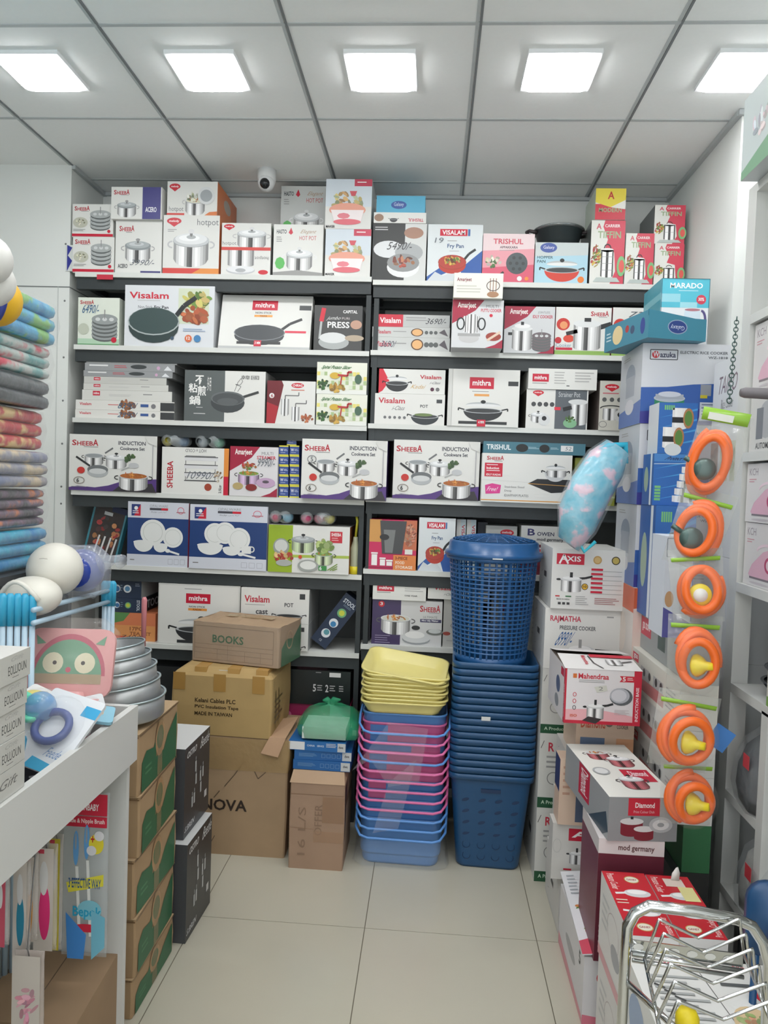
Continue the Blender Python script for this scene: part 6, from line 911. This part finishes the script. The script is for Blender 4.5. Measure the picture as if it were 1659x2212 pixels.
# ---- piles nearer the camera
pl('pressure_cooker_box', 'pale wrapped box on the floor behind the front pile, beside the navy bins', .50, 2.61, 0, .755, 2.90, .21, col=(206, 204, 200), left=a_sidehand)
pl('pressure_cooker_box', 'pale wrapped box upon the floor one, beside the navy bins', .515, 2.66, .21, .755, 2.90, .42, col=(206, 204, 200), left=a_sidehand)
pl('pressure_cooker_box', 'pale wrapped box third up behind the peach one', .52, 2.70, .42, .755, 2.90, .62, col=(206, 204, 200), left=lambda a: (a_sidehand(a), a.rect(.7, .1, .9, .3, (110, 50, 110))))
pl('pressure_cooker_box', 'white cooker box at floor level with slanted open lid and pink printed base', .495, 2.16, 0, .66, 2.56, .205, art=lambda a: (a.poly([(0, .85), (1, .95), (1, 1), (0, 1)], (214, 120, 140)), a.circ(.35, .3, .1, (206, 60, 70)), a.circ(.35, .3, .07, (230, 220, 220)), a.text('5', .32, .25, .38, .35, (190, 50, 60), True), m_food(a.sub(.5, .7, 1, .98), [(220, 140, 60), (90, 130, 60), (210, 80, 60)], 10)), left=lambda a: (a.ell(.5, .5, .2, .1, (170, 170, 172)), a.poly([(0, .8), (1, .9), (1, 1), (0, 1)], (220, 150, 160)), a.text('5', .82, .1, .88, .3, (40, 40, 44), True)), col=(216, 214, 216))
r = empty('box_lid', (.487, 2.15, .215), R3(5, -7, -1)); mb = MB().box((0, 0, 0), (.15, .40, .004), (222, 222, 226)); A = Art(mb, (0, 0, .004), (1, 0, 0), (0, 1, 0), .15, .40); A.poly([(0, 1), (0, .86), (.5, .8), (1, .72), (1, 1)], (206, 80, 100)); A.rect(.74, .02, .96, .36, (50, 60, 130)); A.rect(.68, .02, .74, .36, RED); A.text('National', .77, .04, .93, .34, (226, 226, 230), True, -90); steel(A.sub(.4, .5, .95, .66)); m_food(A.sub(.1, .4, .45, .58), [(220, 130, 60), (90, 140, 60)], 10); m_food(A.sub(.15, .68, .5, .84), [(120, 140, 60), (206, 90, 60)], 8); A.lines(.1, .06, .3, .34, 6, (170, 174, 180)); A.ring(.5, .88, .16, .05, .02, (230, 220, 222)); mb.build('printed_lid', r); tag(r, 'white printed lid with blue and red stripe lying slanted on the floor-level cooker box', 'box lid')
pl('pressure_cooker_box', 'small white cooker box with red logo, wrapped in film, behind the slanted lid', .462, 2.575, .212, .60, 2.60+.05, .41, art=lambda a: (m_logo(a.sub(.4, .08, 1, .3), 'A'), m_cooker(a.sub(.35, .4, 1, .72)), a.rect(.3, .8, .5, .83, RED), [a.rect(.4+.12*i, .88, .48+.12*i, .94, (60, 60, 62)) for i in range(3)], a.ring(.12, .4, .1, .12, .01, (190, 190, 186))), col=(206, 204, 200))
pl('cooktop_box', 'narrow peach and dark blue box standing above the small wrapped cooker box', .475, 2.56, .412, .59, 2.65, .64, art=lambda a: (a.rect(.5, .3, 1, .95, (84, 96, 120)), a.ring(.6, .15, .15, .1, .02, (200, 110, 90)), a.lines(.1, .1, .4, .6, 5, (190, 150, 130))), left=lambda a: a.rect(0, 0, 1, .5, (50, 56, 100)), col=(214, 188, 168))
zz = pl('storage_carton', 'maroon box at floor level under the juicer box', .67, 2.16, 0, .762, 2.4, .205, col=(90, 40, 50))
zm = pl('juicer_box', 'maroon and white juicer box with drinks and coffee pictures', .515, 2.135, .21, .70, 2.36, .572, art=lambda a: (a.rect(0, .12, 1, 1, (96, 34, 50)), a.text('mod germany', .3, .04, .85, .1, (90, 60, 60), True), a.rect(.12, .27, .48, .45, (230, 226, 220)), [a.circ(.17+.09*i, .32, .03, c) for i, c in enumerate([(206, 50, 60), (190, 150, 70), (206, 60, 60), (214, 140, 80)])], [a.rect(.15+.09*i, .36, .19+.09*i, .43, c) for i, c in enumerate([(206, 50, 60), (190, 150, 70), (206, 60, 60), (214, 140, 80)])], a.rect(.52, .27, .88, .45, (60, 44, 44)), a.ell(.66, .38, .1, .05, (222, 218, 214)), a.ell(.78, .31, .08, .04, (190, 150, 110)), a.rect(.12, .47, .48, .65, (130, 150, 60)), m_food(a.sub(.12, .47, .48, .65), [(200, 60, 50), (110, 150, 60), (214, 190, 60)], 14), a.rect(.52, .47, .88, .65, (150, 60, 50)), a.lines(.05, .7, .4, .95, 6, (170, 130, 140))), left=lambda a: (a.rect(0, 0, 1, .12, (206, 200, 200)), a.rect(0, .12, 1, 1, (110, 50, 66))), col=(216, 210, 210))
pl('cookware_set_box', 'grey and white cookware box with three pots and a red label, jutting into the aisle', .535, 2.12, zm, .735, 2.55, .70, yaw=6, col=(140, 144, 146), sides={'u': (220, 220, 214), 'l': (150, 154, 156)}, art=lambda a: (a.rect(.28, .02, .74, .42, (196, 34, 56)), a.text('Diamond', .38, .12, .66, .24, (240, 232, 232), True), a.text('Print Colour Dish', .36, .3, .66, .36, (226, 190, 196)), a.rect(.18, .55, .5, .82, (120, 30, 46)), a.ell(.34, .82, .16, .08, (120, 30, 46)), a.ell(.34, .55, .17, .08, (206, 208, 208)), a.rect(.38, .72, .66, .92, (120, 30, 46)), a.ell(.52, .92, .14, .07, (120, 30, 46)), a.ell(.52, .72, .15, .07, (210, 212, 212)), a.ell(.76, .62, .17, .18, (176, 180, 182)), a.ell(.76, .62, .12, .12, (212, 214, 214)), a.ell(.76, .62, .05, .05, (150, 154, 156)), a.rect(.32, .44, .36, .5, BLACK)), top=lambda a: (a.rect(.5, .52, .94, .74, (190, 34, 60)), a.text('Diamond', .6, .55, .88, .64, (236, 220, 224), True), m_pot(a.sub(.14, .08, .62, .34), 0, tint=(.8, .45, .48), inside=(200, 202, 202), hnd=(90, 90, 92)), m_pot(a.sub(.4, .2, .9, .48), tint=(.8, .45, .48), hnd=(90, 90, 92)), m_pot(a.sub(.3, .58, .8, .88), tint=(.8, .45, .48), hnd=(90, 90, 92)), a.ell(.2, .56, .13, .07, (160, 164, 166)), a.ell(.2, .56, .1, .05, (210, 212, 212))), left=lambda a: (a.rect(.35, .02, .6, .8, (186, 34, 56)), a.text('Diamond', .4, .1, .56, .7, (236, 220, 224), True, -90), a.poly([(.6, 1), (.95, .4), (1, .8), (.9, 1)], (50, 70, 80))))
pl('pressure_cooker_box', 'cream cooker box with orange lettering between the red trimmed and the grey boxes', .535, 2.62, .62, .735, 2.85, .785, art=lambda a: (a.text('Diamond', .08, .06, .5, .3, (206, 100, 70), True), a.circ(.57, .18, .08, (130, 120, 110)), a.text('PRESSURE', .66, .08, .92, .17, (110, 100, 90), True), a.text('COOKER', .7, .2, .9, .29, (110, 100, 90), True), a.rect(.08, .5, .5, .9, (110, 130, 160)), a.rect(.7, .5, 1, .95, (226, 170, 130))), col=(226, 200, 176))
pl('storage_carton', 'pale box hidden beneath the cream cooker box', .53, 2.62, .42, .755, 2.655+.0, .615, col=(200, 196, 190)) if 0 else None
def a_mah(a): a.rect(0, .9, 1, 1, (190, 30, 56)); a.poly([(0, .75), (.4, .72), (1, .85), (1, .94), (0, .94)], (226, 170, 176)); a.rect(0, 0, .02, 1, (190, 30, 56)); a.rect(.9, 0, 1, 1, (196, 36, 60)); a.text('INDUCTION BASE', .93, .3, .97, .92, (236, 216, 220), True, 90); a.rect(.1, .09, .15, .17, (206, 110, 50)); a.text('Mahendraa', .17, .08, .57, .18, (196, 40, 60), True); a.lines(.18, .2, .52, .26, 2, (150, 150, 150)); a.poly([(.71, .1), (.91, .1), (.91, .21), (.71, .21), (.74, .155)], (200, 40, 60)); a.text('5', .75, .115, .79, .195, (240, 240, 240), True); a.lines(.81, .13, .9, .19, 2, (240, 220, 220)); m_cooker(a.sub(.24, .52, .64, .92)); a.poly([(.24, .94), (.32, .86), (.5, .9), (.42, .99)], (50, 44, 46)); a.ell(.74, .48, .15, .16, (90, 94, 98)); a.ell(.72, .46, .13, .14, (176, 178, 186)); a.ell(.71, .46, .1, .11, (206, 206, 212)); [a.ring(.13, .47+.12*i, .02, .035, .01, c) for i, c in enumerate([(196, 40, 60), (196, 40, 60), (60, 60, 64)])]; a.text('ISO', .08, .83, .17, .88, (206, 90, 50), True); a.poly([(.38, .32), (.54, .28), (.56, .38), (.42, .42)], (206, 206, 196)); a.text('2', .44, .31, .5, .38, (130, 130, 130)); a.lines(.66, .72, .86, .82, 4, (190, 180, 182))
r = carton('pressure_cooker_box', 'white pressure cooker box with thick red edges, jutting out with its lid flaps half open', 'box', (.468, 2.50, .787), .252, .30, .185, yaw=1, art=a_mah, col=(220, 216, 218), left=lambda a: (a.rect(.94, 0, 1, 1, (196, 36, 60)), a.text('INDUCTION BASE', .955, .3, .985, .9, (236, 216, 220), True, 90), a.ell(.6, .45, .12, .16, (90, 100, 130)), a.ell(.55, .78, .12, .12, (150, 152, 156)), a.rect(.75, .05, .92, .2, RED)), sides={'u': (120, 110, 100)})[0]
mb = MB(); mb.add([(-.128, -.152, .1852), (.128, -.152, .1852), (.128, .0, .198), (-.128, .0, .202)], [(0, 1, 2, 3)], (222, 220, 218)); A = Art(mb, (-.128, -.152, .187), (1, 0, 0), Vector((0, .152, .015)).normalized(), .256, .152); A.rect(.42, .0, 1, .2, (196, 36, 60)); steel(A.sub(.6, .35, .8, .7)); A.line([(.8, .5), (.95, .4)], .05, BLACK); A.line([(.4, .1), (.42, .6), (.5, .95)], .03, (50, 46, 46)); A.text('Mahendraa', .3, .1, .36, .7, (196, 50, 66), True, -90); mb.build('front_flap', r)
mb = MB(); mb.add([(-.128, .152, .1852), (.128, .152, .1852), (.128, .01, .205), (-.128, .01, .21)], [(3, 2, 1, 0)], (218, 216, 214)); mb.build('rear_flap', r)
# red cooker boxes
def a_redtop(a, fl): a.rect(0, 0, 1, 1, (192, 30, 44)); f = (lambda v: 1-v) if fl else (lambda v: v); a.text('Pressure Cooker', .08, .08, .26, .62, (238, 226, 222), False, -90) if not fl else a.text('Pressure Cooker', .78, .4, .94, .92, (238, 226, 222), False, 90); a.ell(.62 if not fl else .4, f(.26), .17, .12, (190, 170, 100)); a.ell(.62 if not fl else .4, f(.26), .15, .1, (226, 220, 206)); a.text('GANEY', .5 if not fl else .28, f(.26)-.03, .74 if not fl else .52, f(.26)+.03, (150, 30, 40), True); a.ell(.6, f(.72), .3, .13, (206, 208, 210)); a.ell(.6, f(.68), .22, .07, (236, 236, 236)); a.line([(.1, f(.75)), (.35, f(.72))], .06, (226, 226, 226)); a.rect(.05, f(.97)-.03, .3, f(.97), (220, 214, 196))
a_wl = lambda a: (a.ring(.5, .4, .2, .2, .01, (180, 170, 170)), a.ell(.6, .6, .15, .12, (160, 162, 166)), a.lines(.1, .2, .35, .6, 4, (190, 190, 190)), a.rect(0, .88, 1, 1, (214, 160, 166)))
zb2 = pl('storage_carton', 'white box under the left red-topped cooker box, on the floor', .517, 1.79, 0, .63, 2.085, .27, left=a_wl, art=a_wl, col=(216, 214, 212)); pl('storage_carton', 'white box under the right red-topped cooker box, on the floor', .634, 1.80, 0, .745, 2.085, .27, art=a_wl, col=(216, 214, 212))
pl('pressure_cooker_box', 'red topped pressure cooker box, left of the pair, nearer the aisle', .515, 1.79, zb2, .632, 2.09, .50, top=lambda a: (a_redtop(a.sub(0, 0, 1, .5), 0), a_redtop(a.sub(0, .52, 1, 1), 1)), left=a_wl, art=a_wl, col=(218, 216, 214), sides={'u': (192, 30, 44)})
r = carton('pressure_cooker_box', 'red topped pressure cooker box, right of the pair, with a torn white paper corner', 'box', (.636, 1.80, zb2+.001), .115, .29, .50-zb2-.003, top=lambda a: (a_redtop(a.sub(0, 0, 1, .5), 0), a_redtop(a.sub(0, .52, 1, 1), 1), a.rect(.35, .06, .8, .2, (216, 200, 190)), a.rect(.6, .2, .95, .44, (222, 214, 150))), art=a_wl, col=(218, 216, 214), sides={'u': (192, 30, 44)})[0]
MB().loft([[(x, y, z) for x, y, z in ((0, 0, 0), (.022, 0, 0), (.022, .003, 0), (0, .003, 0))], [(.003, 0, .02), (.024, .002, .022), (.024, .005, .022), (.003, .003, .02)], [(.014, .004, .034), (.02, .006, .036), (.02, .008, .036), (.014, .007, .034)]], (226, 224, 220), True, True).build('torn_paper', r, loc=(.005, .12, (.50-zb2-.003)))
# white boxes under the chrome rack
zc0 = pl('storage_carton', 'white box on the floor beneath the open printed box, behind the chrome rack', .50, 1.44, 0, .84, 1.77, .27, left=lambda a: (a.rect(0, .7, 1, .9, (206, 60, 80)), a.ell(.4, .4, .2, .2, (150, 160, 180))), art=a_wl, col=(214, 214, 212))
def a_rice(a): a.rect(0, 0, 1, .1, (226, 226, 222)); a.text('AVA', .2, .02, .29, .07, (190, 60, 80), True); a.text('AVA', .7, .02, .79, .07, (190, 60, 80), True); a.line([(.45, .12), (.55, .98)], .006, (90, 90, 90)); a.poly([(.7, .28), (.78, .26), (1, .8), (1, .98)], (196, 36, 60)); a.poly([(.78, .62), (.98, .98), (.7, .98)], (130, 142, 146)); a.ell(.64, .66, .14, .2, (214, 190, 150)); m_food(a.sub(.5, .5, .78, .78), [(226, 214, 180), (214, 150, 110), (160, 180, 110)], 22, 3, .14); a.ell(.64, .82, .13, .08, (190, 110, 90)); a.lines(.1, .2, .42, .9, 12, (170, 174, 174)); a.rect(.55, .24, .75, .27, (90, 94, 96)); [a.line([(.1+.05*i, .3+.06*i), (.16+.05*i, .34+.06*i)], .02, (70, 74, 76)) for i in range(4)]
pl('rice_cooker_box', 'white box with a rice bowl and red triangle on top, behind the chrome rack', .505, 1.44, zc0, .84, 1.765, .465, top=a_rice, left=lambda a: (a.rect(.7, .2, 1, .9, (200, 50, 70)), a.ell(.3, .5, .2, .3, (150, 170, 200))), art=a_wl, col=(222, 223, 221))
# ------------------------------------------------------------------ chrome dish rack
chrome = M((206, 208, 208), .12, 1.0, 1, 'chrome')
r = empty('dish_rack', (.6, 1.38, 0)); off = Vector((-.6, -1.38, 0)); V3 = lambda x, y, Y: atY(x, y, Y)+off
pts = [V3(1352, 2212, 1.38)]; pts[0].z = .0; b0 = V3(1352, 2050, 1.38)
pts += [Vector((b0.x, b0.y, .3)), b0, V3(1356, 2000, 1.38), V3(1372, 1972, 1.38), V3(1402, 1957, 1.38), V3(1500, 1968, 1.38), V3(1590, 1985, 1.38), V3(1625, 2000, 1.38), V3(1648, 2035, 1.38), V3(1662, 2085, 1.38)]; e = pts[-1].copy(); pts += [Vector((e.x+.004, e.y, .3)), Vector((e.x+.004, e.y, 0))]
MB().tube(pts, .0105, chrome, 12).build('frame_tube', r)
mb = MB(); a_, b_, c_, d_ = V3(1362, 2030, 1.375), V3(1605, 2062, 1.375), V3(1605, 2090, 1.375), V3(1362, 2056, 1.375)
mb.add([a_, b_, c_, d_]+[p+Vector((0, .003, 0)) for p in (a_, b_, c_, d_)], [(3, 2, 1, 0), (4, 5, 6, 7), (0, 1, 5, 4), (2, 3, 7, 6)], chrome)
for i in range(6):
    c = a_.lerp(b_, .07+.16*i).lerp(d_.lerp(c_, .07+.16*i), .5); mb.add([c+Vector((.010*math.cos(t), -.0006, .0065*math.sin(t))) for t in [j*.6283 for j in range(10)]], [tuple(range(10))], (214, 214, 210))
mb.build('perforated_plate', r)
for k in range(2): MB().tube([V3(1366, 2062+12*k, 1.37), V3(1606, 2097+14*k, 1.37)], .004, chrome).build('cross_bar', r)
wires = [[(1393, 2070), (1424, 1986), (1508, 2026), (1598, 1984), (1606, 2056)], [(1398, 2100), (1434, 2016), (1518, 2058), (1612, 2018), (1620, 2090)], [(1404, 2130), (1438, 2050), (1528, 2090), (1626, 2050), (1634, 2120)], [(1411, 2165), (1448, 2082), (1540, 2124), (1640, 2086), (1648, 2158)], [(1420, 2200), (1457, 2120), (1550, 2162), (1655, 2124), (1662, 2200)], [(1430, 2245), (1464, 2162), (1562, 2202), (1672, 2160), (1680, 2240)]]
for k, wv_ in enumerate(wires):
    Y = 1.36-.035*k; P = [V3(x, y, Y) for x, y in wv_]; q = [P[0]]
    for i in range(1, 4): q += [P[i].lerp(P[i-1], .08), P[i], P[i].lerp(P[i+1], .08)]
    q.append(P[4]); MB().tube(q, .0028, chrome, 8).build('plate_holder_wire', r)
for (x, y) in ((1393, 2072), (1606, 2058)):
    MB().tube([V3(x, y, 1.365), V3(x+.0+ (1430-1393 if x < 1500 else 1680-1606), 2245, 1.36-.175)], .0035, chrome).build('side_bar', r)
MB().tube([V3(1352, 2120, 1.38), V3(1500, 2260, 1.2)], .006, chrome).build('side_bar', r)
tag(r, 'chrome tube dish rack with zigzag plate wires standing in the lower right corner', 'dish rack')
q = atY(1485, 2196, 1.3); r = empty('funnel', q); MB().lathe([(.0, .014), (.014, .012), (.02, .0), (.02, -.02), (0, -.02)], (222, 200, 30), 20).build('knob', r); tag(r, 'round yellow cap resting among the chrome wires at the bottom edge', 'cap')
# ------------------------------------------------------------------ white shelf unit on the right
wb2 = M((208, 210, 207), .4, 0, 1, 'shelf_white', .03, .02, 6); X0, X1s = .95, 1.40
r = empty('wall_shelf_unit', (1.15, 1.6, 0)); T = Matrix.Translation((-1.15, -1.6, 0))
def wp(n, a, b, m=None): q = MB(); q.T = T; q.box(a, b, m or wb2); return q.build(n, r)
ZS = [.35, .65, .985, 1.30, 1.70, 2.12, 2.52]
wp('post', (X0, 2.36, 0), (X0+.05, 2.42, 2.52)); wp('post', (X1s-.05, 2.36, 0), (X1s, 2.42, 2.52)); wp('post', (X0, 2.10, 0), (X0+.05, 2.14, .965)); wp('post', (X0, .5, 0), (X0+.05, .56, 2.52)); wp('post', (X1s-.05, .5, 0), (X1s, .56, 2.52))
for z in ZS: wp('shelf', (X0+.0, .56, z-.028), (X1s, 2.3595, z)) if z > .98 else (wp('shelf', (X0+.055, .56, z-.028), (X1s, 2.3595, z)), wp('shelf_lip', (X0, 2.1405, z-.028), (X0+.054, 2.3595, z)))
tag(r, 'white painted shelf unit along the right wall holding irons and dark goods', 'shelf unit')
def a_iron(a): a.text('KCH', .08, .08, .34, .2, (150, 140, 146), False); a.lines(.08, .26, .3, .34, 2, (206, 150, 160)); m_iron(a.sub(.16, .28, 1.0, .92)); a.ell(.5, .95, .3, .02, (196, 190, 194))
k = 0; od = ['lower box with a pink iron on the fourth shelf from the top', 'upper box with a pink iron on the fourth shelf from the top', 'box with a pink iron above the grey pan handle']
pl('iron_box', 'white box with a pink iron, lower of two on the shelf by the hanging hoses', .965, 1.9, 1.30, 1.25, 2.35, 1.488, left=lambda a: a_iron(a.sub(.0, 0, .5, 1)), col=(216, 214, 214)); pl('iron_box', 'white box with a pink iron, upper of two on the shelf by the hanging hoses', .962, 1.9, 1.489, 1.25, 2.35, 1.665, left=lambda a: a_iron(a.sub(.0, 0, .5, 1)), col=(216, 214, 214))
zi = pl('mixer_box', 'grey picture box on the shelf behind the pan handle', .962, 1.9, 1.70, 1.25, 2.35, 1.885, left=lambda a: (a.ell(.25, .5, .12, .3, (170, 172, 176)), a.rect(.1, .3, .2, .8, (120, 124, 130)), a.text('AUTOMATIC', .1, .86, .4, .96, (90, 90, 90), True)), col=(204, 204, 202))
pl('iron_box', 'white box with a pink iron higher up, above the pan handle', .963, 1.9, zi, 1.25, 2.35, 2.085, left=lambda a: a_iron(a.sub(.0, 0, .5, 1)), col=(216, 214, 214))
pl('appliance_box', 'white box with an orange edge on the shelf below the topmost one', .97, 2.0, 2.12, 1.25, 2.17, 2.42, left=lambda a: a.rect(.94, 0, 1, 1, (214, 110, 60)), col=(214, 214, 212))
pl('wrapped_box', 'shrink-wrapped pale green and pink box on the very top of the right shelf', .90, 1.9, 2.52, 1.25, 2.36, 2.76, left=lambda a: (a.rect(0, 0, 1, 1, (196, 206, 206)), a.poly([(0, .9), (.5, .7), (1, .9), (1, 1), (0, 1)], (130, 170, 140)), m_food(a.sub(.1, .3, .5, .7), [(220, 200, 206), (206, 216, 220)], 12), a.ell(.75, .3, .2, .2, (226, 230, 232))), col=(190, 196, 196), rough=.15)
q = atY(1600, 848, 1.95); r = empty('frying_pan', (q.x, 1.95, q.z)); MB().tube([(0, 0, 0), (.01, 0, 0), (.14, -.02, -.006), (.2, -.03, -.012)], [.010, .0135, .015, .012], M((104, 100, 104), .4), 14).build('handle', r)
MB().lathe([(0, 0), (.09, 0), (.12, .04), (.124, .04), (.094, -.003), (0, -.003)], M((60, 60, 62), .35), 36, (.33, -.06, -.05)).build('pan_body', r); MB().box((.28, -.1, -.16), (.36, -.0, -.0535), (60, 60, 62)).build('stack_of_pans', r) if 0 else None
tag(r, 'frying pan with its grey handle sticking out from the right shelf', 'frying pan')
blk = M((34, 36, 40), .25)
for kk, (zs, n_, lb) in enumerate([(.985, 4, 'black pan'), (.65, 2, 'black wrapped item'), (.35, 2, 'black item')]):
    for i in range(n_):
        r = empty('black_pan', (1.10, 2.20-.02*i, zs+.004+.045*i)); MB().lathe([(0, 0), (.09, 0), (.118, .036), (.114, .036), (.086, .004), (0, .004)], blk, 32).build('body', r); MB().lathe([(.112, .034), (.121, .038), (.121, .041), (.112, .04)], M((90, 92, 96), .2, .6), 32).build('rim', r)
        tag(r, 'black round pan, %s in the pile on the %s' % (['lowest', 'second', 'third', 'topmost'][i] if n_ == 4 else ['lower', 'upper'][i], ['shelf with the small green box', 'shelf beside the lowest wrapped shoes', 'bottom right shelf'][kk]), 'pan', 'black pans on the right shelf')
pl('small_box', 'small green and white box at the frame edge beside the black pans', .952, 2.02, .985, 1.05, 2.12, 1.12, left=lambda a: (a.circ(.4, .35, .14, (180, 150, 170)), a.rect(0, .8, 1, 1, (130, 170, 90))), art=lambda a: (a.circ(.5, .3, .16, (170, 140, 160)), a.rect(0, .85, 1, 1, (130, 170, 90))), col=(212, 212, 206))
for kk, (x, y, Y, zs, dark, lb) in enumerate([(1600, 1560, 2.2, .65, (60, 62, 66), 'crumpled clear bag of dark grey goods with a small red and blue tag'), (1590, 1880, 2.15, .35, (170, 168, 164), 'crumpled clear bag of pale goods with a red piece, low on the right shelf')]):
    a = atY(x, y, Y); r = empty('wrapped_goods', (max(a.x, 1.01), Y+.02, zs+.003)); rn = random.Random(kk+3); mb = MB()
    secs = [[(x_*s*(1+rn.uniform(-.12, .12)), y_*s, z_) for (x_, y_, _) in rrect(.15, .2, .05, 0)] for z_, s in ((0, .9), (.06, 1), (.13, .95), (.19, .7), (.24, .25))]
    mb.loft([[(p[0]*.85, p[1]*.85, p[2]*.9+.002) for p in s_] for s_ in secs], M(dark, .4, 0, 1, 'goods', .25, .6, 20), True, True).build('goods', r)
    MB().loft(secs, film((200, 206, 210), .2, 1.2, 30), True, True).build('clear_bag', r); MB().box((-.0785, -.06, .13), (-.0775, -.02, .17), (190, 60, 70)).build('tag_card', r); tag(r, lb, 'bag')
# ------------------------------------------------------------------ hose packs on the corner chain
r = empty('chain', (.0, 0, 0)); a = atY(1592, 685, 2.36); b = atY(1575, 870, 2.10); r.location = a; mb = MB(); n = 22
for i in range(n):
    p = a.lerp(b, (i+.5)/n)-a; t = (b-a).normalized(); s_ = Vector((1, 0, 0)) if i % 2 else Vector((.3, 1, 0)).normalized(); L_ = (b-a).length/n*.66
    mb.tube([p+t*(L_*math.cos(q))+s_*(.0065*math.sin(q)) for q in [j*math.pi/5 for j in range(10)]], .0016, M((60, 84, 80), .35, .6), 6, True)
mb.build('links', r); tag(r, 'dark chain hanging from the corner of the white shelf above the hose packs', 'chain')
ORG = M((234, 106, 36), .35, 0, 1, 'hose_orange', .04); FY = M((228, 206, 40), .35); DG = M((80, 100, 96), .3, .5)
def hose(x, y, Y, rw, rh, yaw, lb, reg, lean=0, card=(140, 186, 60)):
    q = atY(x, y, Y); r = empty('gas_hose_pack', q, R3(0, lean, yaw)); mb = MB(); P = []
    for i in range(79):
        t = i/78*2*math.pi*2.45+1.1+y; w_ = i/78; k_ = 1-.30*abs(math.sin(w_*3.3)); P.append((rw*k_*math.cos(t), -.020+.020*math.cos(w_*7), rh*k_*math.sin(t)))
    mb.tube(P, .0118, ORG, 10).build('hose', r)
    if reg: m = MB(); m.lathe([(0, 0), (.026, 0), (.03, .012), (.03, .02), (.014, .024), (0, .024)], DG, 24, (0, 0, 0)); m.tube([(-.02, 0, .01), (-.045, 0, .008), (-.058, 0, .005)], .007, DG); m.build('regulator', r, loc=(-.012, -.02, -.02), rot=R3(90, 20, 20))
    else: m = MB(); m.lathe([(.0, 0), (.028, .0), (.03, .006), (.022, .02), (.012, .03), (.010, .05), (0, .05)], FY, 24); m.build('yellow_adapter', r, loc=(-.004, -.034 if y < 1300 else -.012, -.012), rot=R3(*((-90, 0, 0) if y < 1300 else (60, 75, 20)))); (MB().lathe([(0, 0), (.018, 0), (.018, .002), (0, .002)], (226, 226, 222), 20).build('round_label', r, loc=(-.004, -.0345, -.012), rot=R3(90, 0, 0)) if y < 1300 else None)
    mb = MB(); mb.loft([rrect(rw*2.35, .002, .0009, -rh*1.3, 0, .026, 1), rrect(rw*2.5, .002, .0009, rh*1.45, 0, .026, 1)], film((200, 206, 200), .2, .3), True, True); cb = mb.build('clear_back', r)
    mb = MB(); mb.loft([rrect(rw*2.2, .003, .001, rh*(1.18 if y < 1050 else 1.0), 0, .0235, 1), rrect(rw*2.25, .003, .001, rh*(1.55 if y < 1050 else 1.15), 0, .0235, 1)], M(card, .3), True, True); y < 1050 and mb.add([(-rw*.8, .0212, rh*1.22), (rw*.4, .0212, rh*1.22), (rw*.4, .0212, rh*1.42), (-rw*.8, .0212, rh*1.42)], [(0, 1, 2, 3)], (206, 212, 204)); mb.build('header_card', cb)
    secs = [[(rw*s*1.13*math.cos(t), yy, rh*s*1.13*math.sin(t)) for t in [j*2*math.pi/20 for j in range(20)]] for s, yy in ((1.02, .02), (1, -.03), (.8, -.043), (.3, -.046))]
    MB().loft(secs, film((240, 242, 242), .06, .7, 25), False, True).build('blister', r); tag(r, lb, 'hose pack', 'orange gas hose packs')
hose(1536, 1000, 2.10, .055, .096, -30, 'orange gas hose pack at the top of the column with dark regulator and green header', True, 12)
hose(1506, 1148, 2.07, .057, .080, -24, 'orange gas hose pack second from the top with a dark regulator', True, 14)
hose(1510, 1272, 2.02, .056, .072, -8, 'orange gas hose pack third from the top with a yellow disc and white round label', False, -6)
hose(1503, 1425, 1.98, .055, .078, -6, 'orange gas hose pack with a tilted yellow adapter, fourth from the top', False, 0)
hose(1482, 1590, 1.93, .064, .073, 0, 'orange gas hose pack second from the bottom, beside a small blue card', False, 8)
hose(1490, 1722, 1.95, .056, .064, 0, 'orange gas hose pack hanging lowest, before the grey cookware box', False, 0)
q = atY(1552, 1592, 1.97); tag(MB().box((-.02, 0, -.03), (.03, .004, .03), (50, 110, 176)).build('hanging_card', loc=q, rot=R3(0, 30, -20)), 'small blue card tied beside the second lowest hose pack', 'card')

pl('black_appliance_box', 'black box with white script under the lowest right shelf', 1.01, 1.95, 0, 1.25, 2.35, .30, left=lambda a: (a.text('Milla', .1, .1, .45, .3, (176, 180, 182), False, 0, .2), a.lines(.1, .4, .5, .7, 4, (110, 114, 116)), a.text('Milla', .1, .78, .5, .96, (176, 180, 182), False, 0, .2)), col=(36, 40, 44), rough=.3)
q = atY(1672, 1990, 1.62); r = empty('plastic_stool', (q.x, 1.62, 0)); BS = M((26, 70, 112), .35)
MB().loft([[(x, y, z) for x, z, y in [(v[0], v[1], yy) for v in rrect(.11, .16, .04, 0)]] for yy in (-.0, .02)], BS, True, True).build('seat', r, loc=(.0, 0, q.z))
for sx in (-1, 1): MB().tube([(sx*.035, .01, 0), (sx*.03, .01, q.z-.06)], .008, BS).build('leg', r)
tag(r, 'dark blue plastic stool standing on edge at the right frame edge behind the dish rack', 'stool')
